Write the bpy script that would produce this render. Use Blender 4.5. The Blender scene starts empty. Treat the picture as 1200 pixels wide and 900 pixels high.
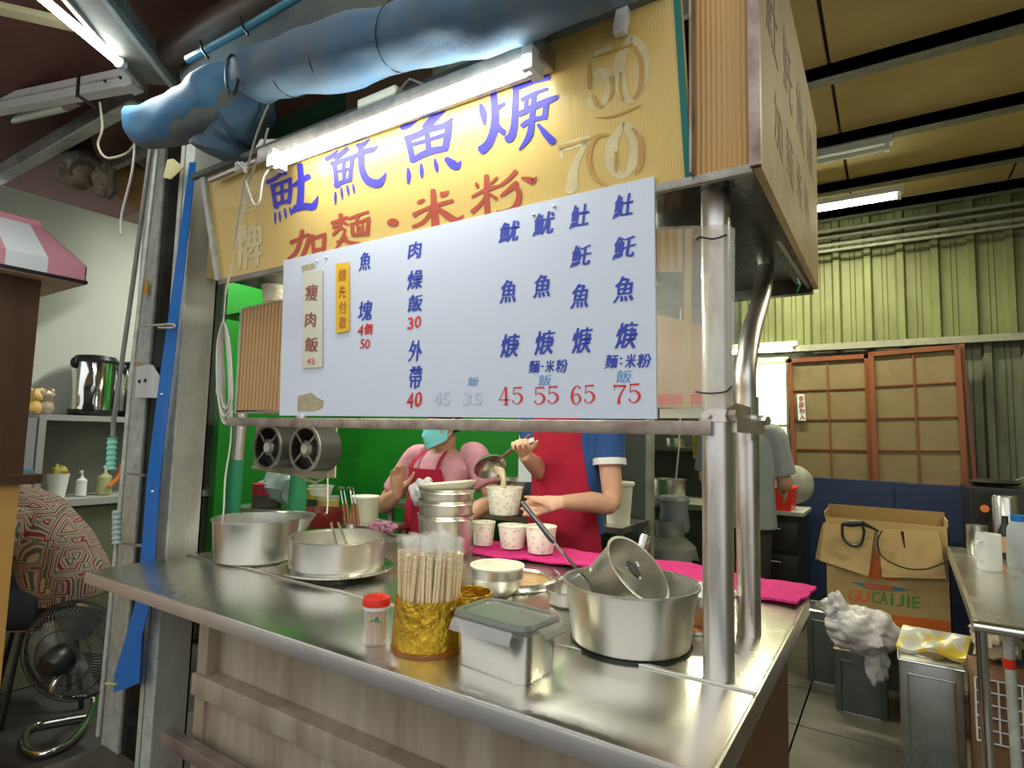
import bpy, bmesh, math, random
from mathutils import Vector, Matrix, noise
random.seed(7)
sc = bpy.context.scene
COL = sc.collection

# ---------------------------------------------------------------- camera
FPX = 685.0
YAW, PIT, ROL = math.radians(33.0), math.radians(4.98), math.radians(1.39)
CAMP = Vector((0.208, -0.808, 1.30))
_F = Vector((-math.sin(YAW)*math.cos(PIT), math.cos(YAW)*math.cos(PIT), math.sin(PIT)))
_r0 = Vector((math.cos(YAW), math.sin(YAW), 0)); _u0 = _r0.cross(_F)
_R = math.cos(ROL)*_r0 + math.sin(ROL)*_u0
_U = -math.sin(ROL)*_r0 + math.cos(ROL)*_u0
cd = bpy.data.cameras.new('camera'); cam = bpy.data.objects.new('camera', cd); COL.objects.link(cam)
cd.sensor_fit = 'HORIZONTAL'; cd.sensor_width = 36.0; cd.lens = FPX/1200*36.0
cd.clip_start = 0.02; cd.clip_end = 100
rm = Matrix((_R, _U, -_F)).transposed().to_4x4(); rm.translation = CAMP
cam.matrix_world = rm
sc.camera = cam

# ---------------------------------------------------------------- world, light, exposure
w = bpy.data.worlds.new('world'); sc.world = w; w.use_nodes = True
nt = w.node_tree; nt.nodes.clear()
out = nt.nodes.new('ShaderNodeOutputWorld'); bg = nt.nodes.new('ShaderNodeBackground')
tc = nt.nodes.new('ShaderNodeTexCoord'); sp = nt.nodes.new('ShaderNodeSeparateXYZ'); cr = nt.nodes.new('ShaderNodeValToRGB')
nt.links.new(tc.outputs['Generated'], sp.inputs[0]); nt.links.new(sp.outputs['Z'], cr.inputs[0])
cr.color_ramp.elements[0].position = 0.0; cr.color_ramp.elements[0].color = (0.55, 0.56, 0.55, 1)
cr.color_ramp.elements[1].position = 0.5; cr.color_ramp.elements[1].color = (0.92, 0.97, 1.0, 1)
nt.links.new(cr.outputs[0], bg.inputs[0])
bg.inputs[1].default_value = 0.95
nt.links.new(bg.outputs[0], out.inputs[0])
def area(name, loc, rot, sx, sy, power, col):
    l = bpy.data.lights.new(name, 'AREA'); l.shape = 'RECTANGLE'; l.size = sx; l.size_y = sy; l.energy = power; l.color = col
    o = bpy.data.objects.new(name, l); COL.objects.link(o); o.location = loc; o.rotation_euler = rot
    return o
sc.view_settings.view_transform = 'Standard'; sc.view_settings.look = 'None'
sc.view_settings.gamma = 1.0; sc.view_settings.use_curve_mapping = False
sc.view_settings.exposure = 0.6
sc.cycles.transparent_max_bounces = 48

# ---------------------------------------------------------------- pixel helpers (photo taken as 1200x900)
def ray(px, py): return (px-600)/FPX*_R - (py-450)/FPX*_U + _F
def at(px, py, ax, v):
    d = ray(px, py); i = 'xyz'.index(ax); t = (v-CAMP[i])/d[i]
    return CAMP + d*t
def hit(px, py, P0, N):
    d = ray(px, py); t = (P0-CAMP).dot(N)/d.dot(N); return CAMP+d*t
def zat(px, py, c):
    d = ray(px, py); t = math.hypot(c[0]-CAMP.x, c[1]-CAMP.y)/math.hypot(d.x, d.y); return CAMP.z+d.z*t
def vessel(pl, pr, pf, z=0.87, kb=1.0):
    """centre and rim radius of a round vessel whose rim spans pl..pr and whose base front is at row pf"""
    P = at((pl+pr)/2, pf, 'z', z); h = Vector((P.x-CAMP.x, P.y-CAMP.y, 0)); hn = h.normalized(); R = 0.1
    for _ in range(6):
        c = P + hn*R*kb
        fw = (Vector((c.x, c.y, z))-CAMP).dot(_F)
        lat = ((pl+pr)/2-600)/FPX
        R = (pr-pl)/2/FPX*fw/math.sqrt(1+lat*lat)
    return Vector((c.x, c.y, z)), R

# ---------------------------------------------------------------- materials
def new_mat(name):
    m = bpy.data.materials.new(name); m.use_nodes = True
    return m, m.node_tree, m.node_tree.nodes['Principled BSDF']
def mat(name, c, rough=0.6, metal=0.0, var=0.0, vs=6.0, c2=None, bump=0.0, bs=60.0, stretch=None, alpha=1.0, trans=0.0, ior=1.45,
        emit=None, es=0.0, coat=0.0, rvar=0.0, sheen=0.0, sub=0.0, mix_lo=0.35, mix_hi=0.7):
    m, t, b = new_mat(name)
    b.inputs['Base Color'].default_value = (*c, 1); b.inputs['Roughness'].default_value = rough; b.inputs['Metallic'].default_value = metal
    b.inputs['Alpha'].default_value = alpha; b.inputs['Transmission Weight'].default_value = trans; b.inputs['IOR'].default_value = ior
    b.inputs['Coat Weight'].default_value = coat; b.inputs['Sheen Weight'].default_value = sheen
    if sub: b.inputs['Subsurface Weight'].default_value = sub; b.inputs['Subsurface Scale'].default_value = 0.01
    if emit: b.inputs['Emission Color'].default_value = (*emit, 1); b.inputs['Emission Strength'].default_value = es
    L = t.links
    if var or c2 or bump or rvar:
        tcn = t.nodes.new('ShaderNodeTexCoord'); mp = t.nodes.new('ShaderNodeMapping'); L.new(tcn.outputs['Object'], mp.inputs[0])
        if stretch: mp.inputs['Scale'].default_value = stretch
    if var or c2 or rvar:
        n = t.nodes.new('ShaderNodeTexNoise'); n.inputs['Scale'].default_value = vs; n.inputs['Detail'].default_value = 6; n.inputs['Roughness'].default_value = 0.65
        L.new(mp.outputs[0], n.inputs['Vector'])
        r = t.nodes.new('ShaderNodeValToRGB'); L.new(n.outputs['Fac'], r.inputs[0])
        r.color_ramp.elements[0].position = mix_lo; r.color_ramp.elements[1].position = mix_hi
        d = c2 if c2 else tuple(max(0, x*(1-var)) for x in c)
        r.color_ramp.elements[0].color = (*d, 1); r.color_ramp.elements[1].color = (*c, 1)
        if var or c2: L.new(r.outputs[0], b.inputs['Base Color'])
        if rvar:
            mr = t.nodes.new('ShaderNodeMapRange'); L.new(n.outputs['Fac'], mr.inputs[0]); mr.inputs[1].default_value = 0.3; mr.inputs[2].default_value = 0.7
            mr.inputs[3].default_value = max(0.02, rough-rvar); mr.inputs[4].default_value = rough+rvar; L.new(mr.outputs[0], b.inputs['Roughness'])
    if bump:
        n2 = t.nodes.new('ShaderNodeTexNoise'); n2.inputs['Scale'].default_value = bs; n2.inputs['Detail'].default_value = 4
        L.new(mp.outputs[0], n2.inputs['Vector']); bp = t.nodes.new('ShaderNodeBump'); bp.inputs['Strength'].default_value = bump; bp.inputs['Distance'].default_value = 0.01
        L.new(n2.outputs['Fac'], bp.inputs['Height']); L.new(bp.outputs[0], b.inputs['Normal'])
    return m
def wave_mat(name, c, c2, scale, axis='X', rough=0.5, dist=0.0, bump=0.3, sharp=False, metal=0.0, coat=0.0, alpha=1.0, noise_c=None):
    m, t, b = new_mat(name); L = t.links
    tcn = t.nodes.new('ShaderNodeTexCoord'); wv = t.nodes.new('ShaderNodeTexWave'); L.new(tcn.outputs['Object'], wv.inputs[0])
    wv.bands_direction = axis; wv.inputs['Scale'].default_value = scale; wv.inputs['Distortion'].default_value = dist; wv.inputs['Detail'].default_value = 3
    r = t.nodes.new('ShaderNodeValToRGB'); L.new(wv.outputs['Fac'], r.inputs[0]); r.color_ramp.elements[0].color = (*c2, 1); r.color_ramp.elements[1].color = (*c, 1)
    if sharp: r.color_ramp.interpolation = 'CONSTANT'; r.color_ramp.elements[1].position = 0.5
    src = r.outputs[0]
    if noise_c:
        n = t.nodes.new('ShaderNodeTexNoise'); n.inputs['Scale'].default_value = 5; n.inputs['Detail'].default_value = 7; L.new(tcn.outputs['Object'], n.inputs['Vector'])
        rr = t.nodes.new('ShaderNodeValToRGB'); L.new(n.outputs['Fac'], rr.inputs[0]); rr.color_ramp.elements[0].position = .42; rr.color_ramp.elements[1].position = .62
        mx = t.nodes.new('ShaderNodeMix'); mx.data_type = 'RGBA'; L.new(rr.outputs[0], mx.inputs['Factor']); L.new(src, mx.inputs[7]); mx.inputs[6].default_value = (*noise_c, 1)
        src = mx.outputs[2]
    L.new(src, b.inputs['Base Color']); b.inputs['Roughness'].default_value = rough; b.inputs['Metallic'].default_value = metal; b.inputs['Coat Weight'].default_value = coat
    b.inputs['Alpha'].default_value = alpha
    if bump:
        bp = t.nodes.new('ShaderNodeBump'); bp.inputs['Strength'].default_value = bump; bp.inputs['Distance'].default_value = 0.004
        L.new(wv.outputs['Fac'], bp.inputs['Height']); L.new(bp.outputs[0], b.inputs['Normal'])
    return m
def dots_mat(name, base, dot, scale, thr=0.28, rough=0.5):
    m, t, b = new_mat(name); L = t.links
    tcn = t.nodes.new('ShaderNodeTexCoord'); v = t.nodes.new('ShaderNodeTexVoronoi'); v.inputs['Scale'].default_value = scale; L.new(tcn.outputs['Object'], v.inputs['Vector'])
    r = t.nodes.new('ShaderNodeValToRGB'); L.new(v.outputs['Distance'], r.inputs[0])
    e = r.color_ramp.elements; e[0].color = (*dot, 1); e[1].position = thr+.03; e[1].color = (*base, 1); e[0].position = thr
    e2 = r.color_ramp.elements.new(thr*.55); e2.color = (*[(a+q)/2 for a, q in zip(base, dot)], 1)
    L.new(r.outputs[0], b.inputs['Base Color']); b.inputs['Roughness'].default_value = rough
    return m

STEEL = mat('stainless_steel', (0.70, 0.68, 0.61), 0.25, 1.0, var=0.08, vs=9, rvar=0.05, bump=0.02, bs=12)
STEELB = mat('brushed_steel', (0.68, 0.66, 0.59), 0.32, 1.0, var=0.10, vs=14, rvar=0.05, bump=0.02, bs=30)
TOPS = mat('counter_steel', (0.70, 0.68, 0.62), 0.26, 1.0, var=0.05, vs=3, rvar=0.04, bump=0.012, bs=4)
CHROME = mat('chrome', (0.8, 0.79, 0.76), 0.1, 1.0)
POST = mat('post_steel', (0.74, 0.69, 0.65), 0.34, 1.0, c2=(0.42, 0.33, 0.26), vs=8, rvar=0.1, stretch=(1, 1, 0.25), mix_lo=.3, mix_hi=.48)
GALV = mat('galvanised_steel', (0.62, 0.64, 0.57), 0.5, 0.25, c2=(0.40, 0.41, 0.36), vs=22, bump=0.1, bs=90)
GALVD = mat('dull_galvanised', (0.30, 0.30, 0.26), 0.6, 0.25, var=0.45, vs=9)
RUSTG = mat('rust_stained_steel', (0.54, 0.55, 0.47), 0.6, 0.15, c2=(0.34, 0.31, 0.24), vs=5, bump=0.1, stretch=(1, 1, .4))
CPANEL = mat('streaked_steel_panel', (0.46, 0.39, 0.30), 0.5, 0.3, c2=(0.27, 0.20, 0.13), vs=10, stretch=(1, 1, 0.12), mix_lo=.3, mix_hi=.62, bump=.05)
RAILM = mat('worn_rail', (0.40, 0.33, 0.28), 0.45, 0.6, c2=(0.2, 0.13, 0.10), vs=14, mix_lo=.3, mix_hi=.6)
SIGNY = wave_mat('sign_yellow', (0.76, 0.53, 0.15), (0.70, 0.46, 0.12), 55, 'X', 0.38, 1.0, 0.10, coat=.3)
PLYO = wave_mat('orange_plywood', (0.70, 0.40, 0.13), (0.58, 0.30, 0.08), 34, 'X', 0.55, 0.6, 0.5, noise_c=(0.62, 0.36, 0.14))
PLYO2 = wave_mat('amber_flutes', (0.56, 0.33, 0.13), (0.40, 0.2, 0.06), 17, 'X', 0.35, 0.5, 0.6)
BOARDM = wave_mat('fluted_white_board', (0.66, 0.69, 0.76), (0.60, 0.63, 0.71), 75, 'X', 0.24, 0.0, 0.06, coat=.35)
INKB = mat('blue_ink', (0.035, 0.06, 0.42), 0.5)
INKR = mat('red_ink', (0.70, 0.035, 0.03), 0.5)
INKLB = mat('light_blue_ink', (0.12, 0.3, 0.55), 0.5)
INKFADE = mat('faded_ink', (0.56, 0.60, 0.70), 0.5)
SIGNB = mat('sign_blue_paint', (0.055, 0.045, 0.50), 0.45)
SIGNR = mat('sign_red_paint', (0.45, 0.075, 0.04), 0.5)
GHOST = mat('pale_glue_ghost', (0.83, 0.69, 0.36), 0.6, var=.2, vs=30)
GHOSTD = mat('brown_glue_ghost', (0.66, 0.38, 0.10), 0.6, var=.2, vs=30)
TEAL = mat('teal_tape', (0.0, 0.17, 0.14), 0.45)
DARKM = mat('dark_sheet_metal', (0.055, 0.062, 0.055), 0.25, 0.75, c2=(0.03, 0.028, 0.02), vs=5, rvar=.08)
BLACK = mat('black_plastic', (0.015, 0.015, 0.015), 0.35)
WHITEP = mat('white_plastic', (0.72, 0.72, 0.68), 0.4)
CREAM = mat('cream_paper', (0.72, 0.69, 0.54), 0.55)
CUPM = dots_mat('printed_paper_cup', (0.78, 0.75, 0.64), (0.50, 0.42, 0.32), 62, .30)
BROWNAWN = mat('brown_awning', (0.20, 0.085, 0.06), 0.75, var=.3, vs=2.5)
BROWNP = mat('brown_pipe', (0.12, 0.07, 0.045), 0.5, var=.4, vs=8)
BLUET = mat('blue_tarp', (0.055, 0.14, 0.24), 0.72, c2=(0.12, 0.15, 0.17), vs=4.5, bump=.6, bs=11)
BLUEL = mat('bright_blue_tarp', (0.05, 0.27, 0.56), 0.5, c2=(0.10, 0.22, 0.33), vs=7, bump=.3, bs=18)
GREYT = mat('grey_tarp', (0.20, 0.21, 0.17), 0.7, c2=(0.09, 0.12, 0.13), vs=4, bump=.4, bs=15)
BLUEV = mat('blue_vinyl', (0.0, 0.15, 0.52), 0.4, var=.15, vs=4)
LBLUE = mat('light_blue_pole', (0.11, 0.38, 0.50), 0.45, var=.3, vs=12)
GREENW = mat('green_wall_paint', (0.011, 0.20, 0.013), 0.45, c2=(0.007, 0.13, 0.009), vs=2.5)
WHITEW = mat('pale_wall', (0.56, 0.60, 0.51), 0.8, var=.08, vs=1.5)
OCEIL = mat('ochre_ceiling', (0.60, 0.46, 0.18), 0.7, c2=(0.50, 0.37, 0.13), vs=2.2)
PURL = mat('grey_purlin', (0.30, 0.30, 0.24), 0.6, 0.0, c2=(0.20, 0.20, 0.15), vs=20)
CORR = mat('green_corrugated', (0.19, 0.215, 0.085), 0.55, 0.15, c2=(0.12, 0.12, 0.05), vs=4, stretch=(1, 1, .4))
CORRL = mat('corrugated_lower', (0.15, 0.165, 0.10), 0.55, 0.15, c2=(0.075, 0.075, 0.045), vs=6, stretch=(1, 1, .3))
FLOORM = mat('floor_tile', (0.13, 0.115, 0.085), 0.5, c2=(0.07, 0.064, 0.05), vs=4, bump=.1, bs=20)
GROUT = mat('grout', (0.05, 0.045, 0.04), .9)
PINK = mat('magenta_towel', (0.56, 0.01, 0.16), 0.9, var=.3, vs=35, bump=.6, bs=120)
APRON = mat('crimson_apron', (0.42, 0.004, 0.032), 0.8, var=.22, vs=5, bump=.2, bs=10)
SHIRTB = mat('blue_sleeve', (0.025, 0.085, 0.26), 0.85, var=.2, vs=20)
SHIRTW = mat('white_trim', (0.70, 0.72, 0.72), 0.85)
SHIRTP = mat('pink_shirt', (0.62, 0.29, 0.34), 0.85, var=.15, vs=25, bump=.3, bs=15)
SHIRTG = mat('grey_shirt', (0.28, 0.30, 0.31), 0.85, var=.12, vs=8, bump=.3, bs=9)
SKIN = mat('skin', (0.58, 0.33, 0.20), 0.5, var=.10, vs=9, sub=.12)
SKIN2 = mat('skin_light', (0.64, 0.38, 0.25), 0.5, var=.10, vs=9, sub=.12)
HAIR = mat('black_hair', (0.012, 0.01, 0.009), 0.5, bump=.5, bs=90, stretch=(1, 1, .1))
TROU = mat('dark_trousers', (0.035, 0.027, 0.022), 0.85)
NAVY = mat('navy_trousers', (0.03, 0.04, 0.06), 0.85, var=.3, vs=9)
MASK = mat('mask_turquoise', (0.20, 0.62, 0.66), 0.75, bump=.2, bs=40)
WOODR = mat('red_brown_wood', (0.22, 0.065, 0.022), 0.5, var=.3, vs=7, stretch=(1, 1, .2))
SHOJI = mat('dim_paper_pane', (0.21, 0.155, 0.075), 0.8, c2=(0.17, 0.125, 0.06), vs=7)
NAVYB = mat('navy_board', (0.018, 0.035, 0.10), 0.6, var=.2, vs=2)
CARD = mat('cardboard', (0.46, 0.31, 0.12), 0.75, var=.12, vs=4)
CARDI = mat('cardboard_inside', (0.38, 0.24, 0.085), 0.8, var=.1, vs=4)
ORANGE = mat('orange_print', (0.62, 0.13, 0.015), 0.6)
GREENP = mat('green_print', (0.10, 0.26, 0.04), 0.6)
BLUEP = mat('slate_blue_print', (0.07, 0.16, 0.22), 0.6)
TIN = mat('tin_can', (0.52, 0.53, 0.50), 0.3, 0.9, var=.2, vs=5, rvar=.08)
TIND = mat('dull_tin_can', (0.20, 0.215, 0.21), 0.35, 0.85, var=.3, vs=5)
BAGM = mat('thin_white_bag', (0.52, 0.49, 0.48), 0.35, c2=(0.40, 0.28, 0.36), vs=7, alpha=.93, bump=1.0, bs=16, mix_lo=.3, mix_hi=.48)
GOLD = mat('gold_foil', (0.80, 0.50, 0.04), 0.28, 0.8, c2=(0.45, 0.25, 0.02), vs=55, bump=.8, bs=75)
CHOP = mat('bamboo_chopstick', (0.92, 0.72, 0.42), 0.6, var=.12, vs=20)
CLEAR = mat('clear_film', (0.9, 0.9, 0.84), 0.05, alpha=.13, bump=.5, bs=90)
CLEARP = mat('clear_plastic', (0.6, 0.6, 0.55), 0.12, alpha=.35)
GLASSY = mat('frosted_acrylic', (0.72, 0.70, 0.60), 0.12, alpha=.26, c2=(0.60, 0.38, 0.18), vs=4, mix_lo=.3, mix_hi=.5)
LIDG = mat('grey_translucent_lid', (0.17, 0.17, 0.14), 0.2, alpha=.9, coat=.4)
REDP = mat('red_plastic', (0.75, 0.03, 0.015), 0.35)
TOOTH = mat('toothpick_wood', (0.72, 0.43, 0.16), 0.6, c2=(0.50, 0.24, 0.06), vs=60, stretch=(1, 1, .08))
SOUP = mat('brown_soup', (0.42, 0.27, 0.13), 0.2, c2=(0.33, 0.19, 0.07), vs=25)
BROTH = mat('pouring_thick_soup', (0.66, 0.54, 0.34), 0.2, trans=.2)
GTAPE = mat('green_tape', (0.03, 0.26, 0.12), 0.4, bump=.4, bs=25)
FANG = mat('grey_fan_metal', (0.045, 0.042, 0.036), 0.4, 0.3)
FANR = mat('fan_rim_metal', (0.42, 0.38, 0.32), 0.4, .6, var=.4, vs=30)
BEIGE = mat('grimy_beige_plate', (0.42, 0.38, 0.25), 0.55, var=.25, vs=10)
MINT = mat('mint_rubber', (0.22, 0.60, 0.42), 0.5)
ORNGP = mat('orange_counter_panel', (0.66, 0.36, 0.09), 0.5)
DWOOD = mat('dark_brown_wood', (0.065, 0.028, 0.014), 0.45, c2=(0.10, 0.045, 0.02), vs=9, stretch=(1, 1, .12))
PINKV = mat('pink_vinyl', (0.62, 0.27, 0.32), 0.5)
CORDW = mat('pale_cord', (0.66, 0.63, 0.55), 0.6)
ROPE = mat('tan_rope', (0.45, 0.40, 0.28), 0.7)
TUBE = mat('lit_tube', (1, 1, 1), 0.4, emit=(0.93, 1.0, 0.98), es=11)
TUBE2 = mat('lit_tube_green', (1, 1, 1), 0.4, emit=(0.96, 1.0, 0.74), es=20)
TUBED = mat('unlit_tube', (0.72, 0.78, 0.62), 0.35)
SHELFM = mat('grey_shelf', (0.36, 0.38, 0.34), 0.6, var=.1, vs=5)
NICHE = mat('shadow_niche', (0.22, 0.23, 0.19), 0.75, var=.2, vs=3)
GLOBE = mat('warm_yellow_plastic', (0.75, 0.50, 0.14), 0.5)
WIN = mat('daylit_frosted_pane', (0.8, 0.85, 0.7), 0.5, emit=(0.86, 0.92, 0.62), es=0.85)
ORGL = mat('orange_rubber', (0.7, 0.2, 0.02), .4)
KDARK = mat('dark_mottled', (0.07, 0.075, 0.05), 0.6, c2=(0.03, 0.035, 0.025), vs=5)  # two dark greenish tones mixed at random
GREYG = mat('grey_glass_door', (0.075, 0.095, 0.075), 0.15, c2=(0.05, 0.065, 0.05), vs=3)
MAUVE = mat('mauve_cloth', (0.30, 0.13, 0.18), .9, var=.2, vs=12)
YELS = mat('yellow_slip', (0.80, 0.48, 0.02), .55)
CREAMS = mat('cream_slip', (0.70, 0.67, 0.50), .6, var=.12, vs=20)
MAROON = mat('maroon_ink', (0.28, 0.07, 0.06), .6)
OCRINK = mat('ochre_ink', (0.50, 0.16, 0.02), .6)
RUBDUCT = mat('duct_foil', (0.20, 0.19, 0.16), .4, .5, var=.4, vs=20)
DUCTC = mat('grimy_duct_cloth', (0.30, 0.25, 0.18), .8, c2=(0.13, .1, .07), vs=14, bump=.5, bs=20)
TAN = mat('tan_residue', (0.52, 0.42, 0.27), .7, var=.3, vs=30)
SNACK = mat('snack_wrapper', (0.65, 0.48, 0.05), .3, c2=(0.50, .5, .45), vs=16, mix_lo=.45, mix_hi=.55)
YCLOTH = mat('yellow_cloth', (0.5, 0.36, 0.02), .8)

# patterned shirt: nested angular bands in maroon, sage, cream and pink
def pattern_mat():
    m, t, b = new_mat('geometric_print'); L = t.links
    tcn = t.nodes.new('ShaderNodeTexCoord'); v = t.nodes.new('ShaderNodeTexVoronoi'); v.distance = 'CHEBYCHEV'
    v.inputs['Scale'].default_value = 9; L.new(tcn.outputs['Object'], v.inputs['Vector'])
    mth = t.nodes.new('ShaderNodeMath'); mth.operation = 'MULTIPLY'; mth.inputs[1].default_value = 4.2; L.new(v.outputs['Distance'], mth.inputs[0])
    fr = t.nodes.new('ShaderNodeMath'); fr.operation = 'FRACT'; L.new(mth.outputs[0], fr.inputs[0])
    r = t.nodes.new('ShaderNodeValToRGB'); r.color_ramp.interpolation = 'CONSTANT'; L.new(fr.outputs[0], r.inputs[0])
    cs = [(0, (.16, .02, .04)), (.25, (.34, .29, .18)), (.38, (.07, .08, .045)), (.60, (.38, .24, .22)), (.74, (.10, .11, .06)), (.9, (.36, .30, .17))]
    e = r.color_ramp.elements; e[0].color = (*cs[0][1], 1); e[0].position = 0; e[1].position = cs[1][0]; e[1].color = (*cs[1][1], 1)
    for p_, c_ in cs[2:]: q = e.new(p_); q.color = (*c_, 1)
    L.new(r.outputs[0], b.inputs['Base Color']); b.inputs['Roughness'].default_value = .85
    return m
PATT = pattern_mat()

# ---------------------------------------------------------------- mesh builder
class M:
    def __init__(s): s.v = []; s.f = []
    def add(s, vs, fs):
        k = len(s.v); s.v += [Vector(v) for v in vs]; s.f += [tuple(i+k for i in f) for f in fs]; return s
    def box(s, lo, hi, rz=0.0, mtx=None):
        (a, b, c), (d, e, f) = lo, hi
        vs = [Vector(p) for p in ((a, b, c), (d, b, c), (d, e, c), (a, e, c), (a, b, f), (d, b, f), (d, e, f), (a, e, f))]
        if rz:
            cc = Vector(((a+d)/2, (b+e)/2, 0)); rm_ = Matrix.Rotation(rz, 3, 'Z'); vs = [rm_ @ (v-cc)+cc for v in vs]
        if mtx: vs = [mtx @ v for v in vs]
        return s.add(vs, [(3, 2, 1, 0), (4, 5, 6, 7), (0, 1, 5, 4), (1, 2, 6, 5), (2, 3, 7, 6), (3, 0, 4, 7)])
    def beam(s, p0, p1, wd, ht, up=(0, 0, 1)):
        p0, p1 = Vector(p0), Vector(p1); d = (p1-p0).normalized(); up = Vector(up); sd = d.cross(up).normalized(); u2 = sd.cross(d).normalized()
        vs = []
        for p in (p0, p1):
            for a, b in ((-1, -1), (1, -1), (1, 1), (-1, 1)): vs.append(p+sd*a*wd/2+u2*b*ht/2)
        return s.add(vs, [(0, 1, 2, 3), (7, 6, 5, 4), (0, 4, 5, 1), (1, 5, 6, 2), (2, 6, 7, 3), (3, 7, 4, 0)])
    def tube(s, path, r, n=10, caps=True, flat=1.0, flatax=(0, 0, 1), wob=0.0, seed=0):
        P = [Vector(p) for p in path]; R = r if isinstance(r, (list, tuple)) else [r]*len(P)
        ref = None; k = len(s.v); vs = []
        for i, p in enumerate(P):
            d = (P[min(i+1, len(P)-1)]-P[max(i-1, 0)]).normalized()
            if ref is None: ref = Vector(flatax) if abs(d.dot(Vector(flatax))) < .95 else Vector((1, 0, 0))
            a = d.cross(ref).normalized(); b = a.cross(d).normalized(); ref = b
            for j in range(n):
                t = 2*math.pi*j/n; rr = R[i]
                if wob: rr *= 1+wob*noise.noise(Vector((math.cos(t)*1.5+seed, math.sin(t)*1.5, i*.35)))
                vs.append(p+a*math.cos(t)*rr+b*math.sin(t)*rr*flat)
        fs = []
        for i in range(len(P)-1):
            for j in range(n): fs.append((i*n+j, i*n+(j+1) % n, (i+1)*n+(j+1) % n, (i+1)*n+j))
        if caps: fs.append(tuple(reversed(range(n)))); fs.append(tuple(range((len(P)-1)*n, len(P)*n)))
        return s.add(vs, fs)
    def cyl(s, p0, p1, r0, r1=None, n=20): return s.tube([p0, p1], [r0, r0 if r1 is None else r1], n)
    def lathe(s, prof, c=(0, 0, 0), n=40, mtx=None, closed=False, oval=1.0):
        c = Vector(c); vs = []
        for r, z in prof:
            for j in range(n):
                t = 2*math.pi*j/n; v = Vector((r*math.cos(t), r*math.sin(t)*oval, z))
                if mtx: v = mtx @ v
                vs.append(v+c)
        fs = []; m = len(prof)
        for i in range(m-1 if not closed else m):
            i2 = (i+1) % m
            for j in range(n): fs.append((i*n+j, i*n+(j+1) % n, i2*n+(j+1) % n, i2*n+j))
        if not closed:
            if prof[0][0] > 1e-5: fs.append(tuple(reversed(range(n))))
            if prof[-1][0] > 1e-5: fs.append(tuple(range((m-1)*n, m*n)))
        return s.add(vs, fs)
    def ell(s, c, r, mtx=None, n=16, m=10, wob=0, seed=0):
        c = Vector(c); vs = []; rr = Vector(r if isinstance(r, (tuple, list)) else (r, r, r))
        for i in range(m+1):
            ph = math.pi*i/m
            for j in range(n):
                t = 2*math.pi*j/n; v = Vector((math.sin(ph)*math.cos(t), math.sin(ph)*math.sin(t), math.cos(ph)))
                k = 1+(wob*noise.noise(v*2.2+Vector((seed, seed, 0)))+wob*.3*noise.noise(v*6+Vector((seed, 0, 0))) if wob else 0)
                v = Vector((v.x*rr.x, v.y*rr.y, v.z*rr.z))*k
                if mtx: v = mtx @ v
                vs.append(v+c)
        fs = []
        for i in range(m):
            for j in range(n): fs.append((i*n+j, (i+1)*n+j, (i+1)*n+(j+1) % n, i*n+(j+1) % n))
        return s.add(vs, fs)
    def grid(s, fn, nu, nv, thick=0.0, tdir=None):
        vs = [fn(i/nu, j/nv) for j in range(nv+1) for i in range(nu+1)]
        fs = [(j*(nu+1)+i, j*(nu+1)+i+1, (j+1)*(nu+1)+i+1, (j+1)*(nu+1)+i) for j in range(nv) for i in range(nu)]
        if thick:
            N = len(vs); td = Vector(tdir)*thick; vs2 = [Vector(v)+td for v in vs]
            fs += [tuple(reversed([q+N for q in f])) for f in fs]
            bd = [i for i in range(nu)]+[(nu)+(nu+1)*j for j in range(nv)]+[nv*(nu+1)+nu-i for i in range(nu)]+[(nv-j)*(nu+1) for j in range(nv)]
            for a, b in zip(bd, bd[1:]+bd[:1]): fs.append((b, a, a+N, b+N))
            vs += vs2
        return s.add(vs, fs)
    def prism(s, poly, d):
        n = len(poly); d = Vector(d)
        return s.add([Vector(p) for p in poly]+[Vector(p)+d for p in poly], [tuple(reversed(range(n))), tuple(range(n, 2*n))]+[(i, (i+1) % n, n+(i+1) % n, n+i) for i in range(n)])
    def wires(s, segs, r=0.001, n=4):
        for a, b in segs: s.tube([a, b], r, n, True)
        return s

ORG = {}
def worg(o): return ORG.get(o.name, Vector((0, 0, 0)))
def build(name, m, ma, parent=None, org=None, smooth=True, ang=35, bevel=0, mods=None, recalc=True):
    o0 = worg(parent) if parent else (Vector(org) if org is not None else Vector((0, 0, 0)))
    me = bpy.data.meshes.new(name)
    if org is None and parent is None and m.v:
        xs = [v.x for v in m.v]; ys = [v.y for v in m.v]; zs = [v.z for v in m.v]
        o0 = Vector(((min(xs)+max(xs))/2, (min(ys)+max(ys))/2, min(zs)))
    me.from_pydata([v-o0 for v in m.v], [], m.f)
    if recalc or bevel:
        bm = bmesh.new(); bm.from_mesh(me)
        bmesh.ops.remove_doubles(bm, verts=bm.verts, dist=1e-6)
        if recalc: bmesh.ops.recalc_face_normals(bm, faces=bm.faces)
        if bevel:
            es = [e for e in bm.edges if len(e.link_faces) == 2 and e.calc_face_angle(0) > math.radians(40)]
            bmesh.ops.bevel(bm, geom=es, offset=bevel, segments=2, affect='EDGES', profile=.6, clamp_overlap=True)
        bm.to_mesh(me); bm.free()
    if smooth:
        me.polygons.foreach_set('use_smooth', [True]*len(me.polygons)); me.set_sharp_from_angle(angle=math.radians(ang))
    me.materials.append(ma)
    o = bpy.data.objects.new(name, me); COL.objects.link(o)
    if parent: o.parent = parent
    else: o.location = o0
    ORG[o.name] = o0
    return o
def tag(o, label, cat, group=None):
    o['label'] = label; o['category'] = cat
    if group: o['group'] = group
    return o
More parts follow.
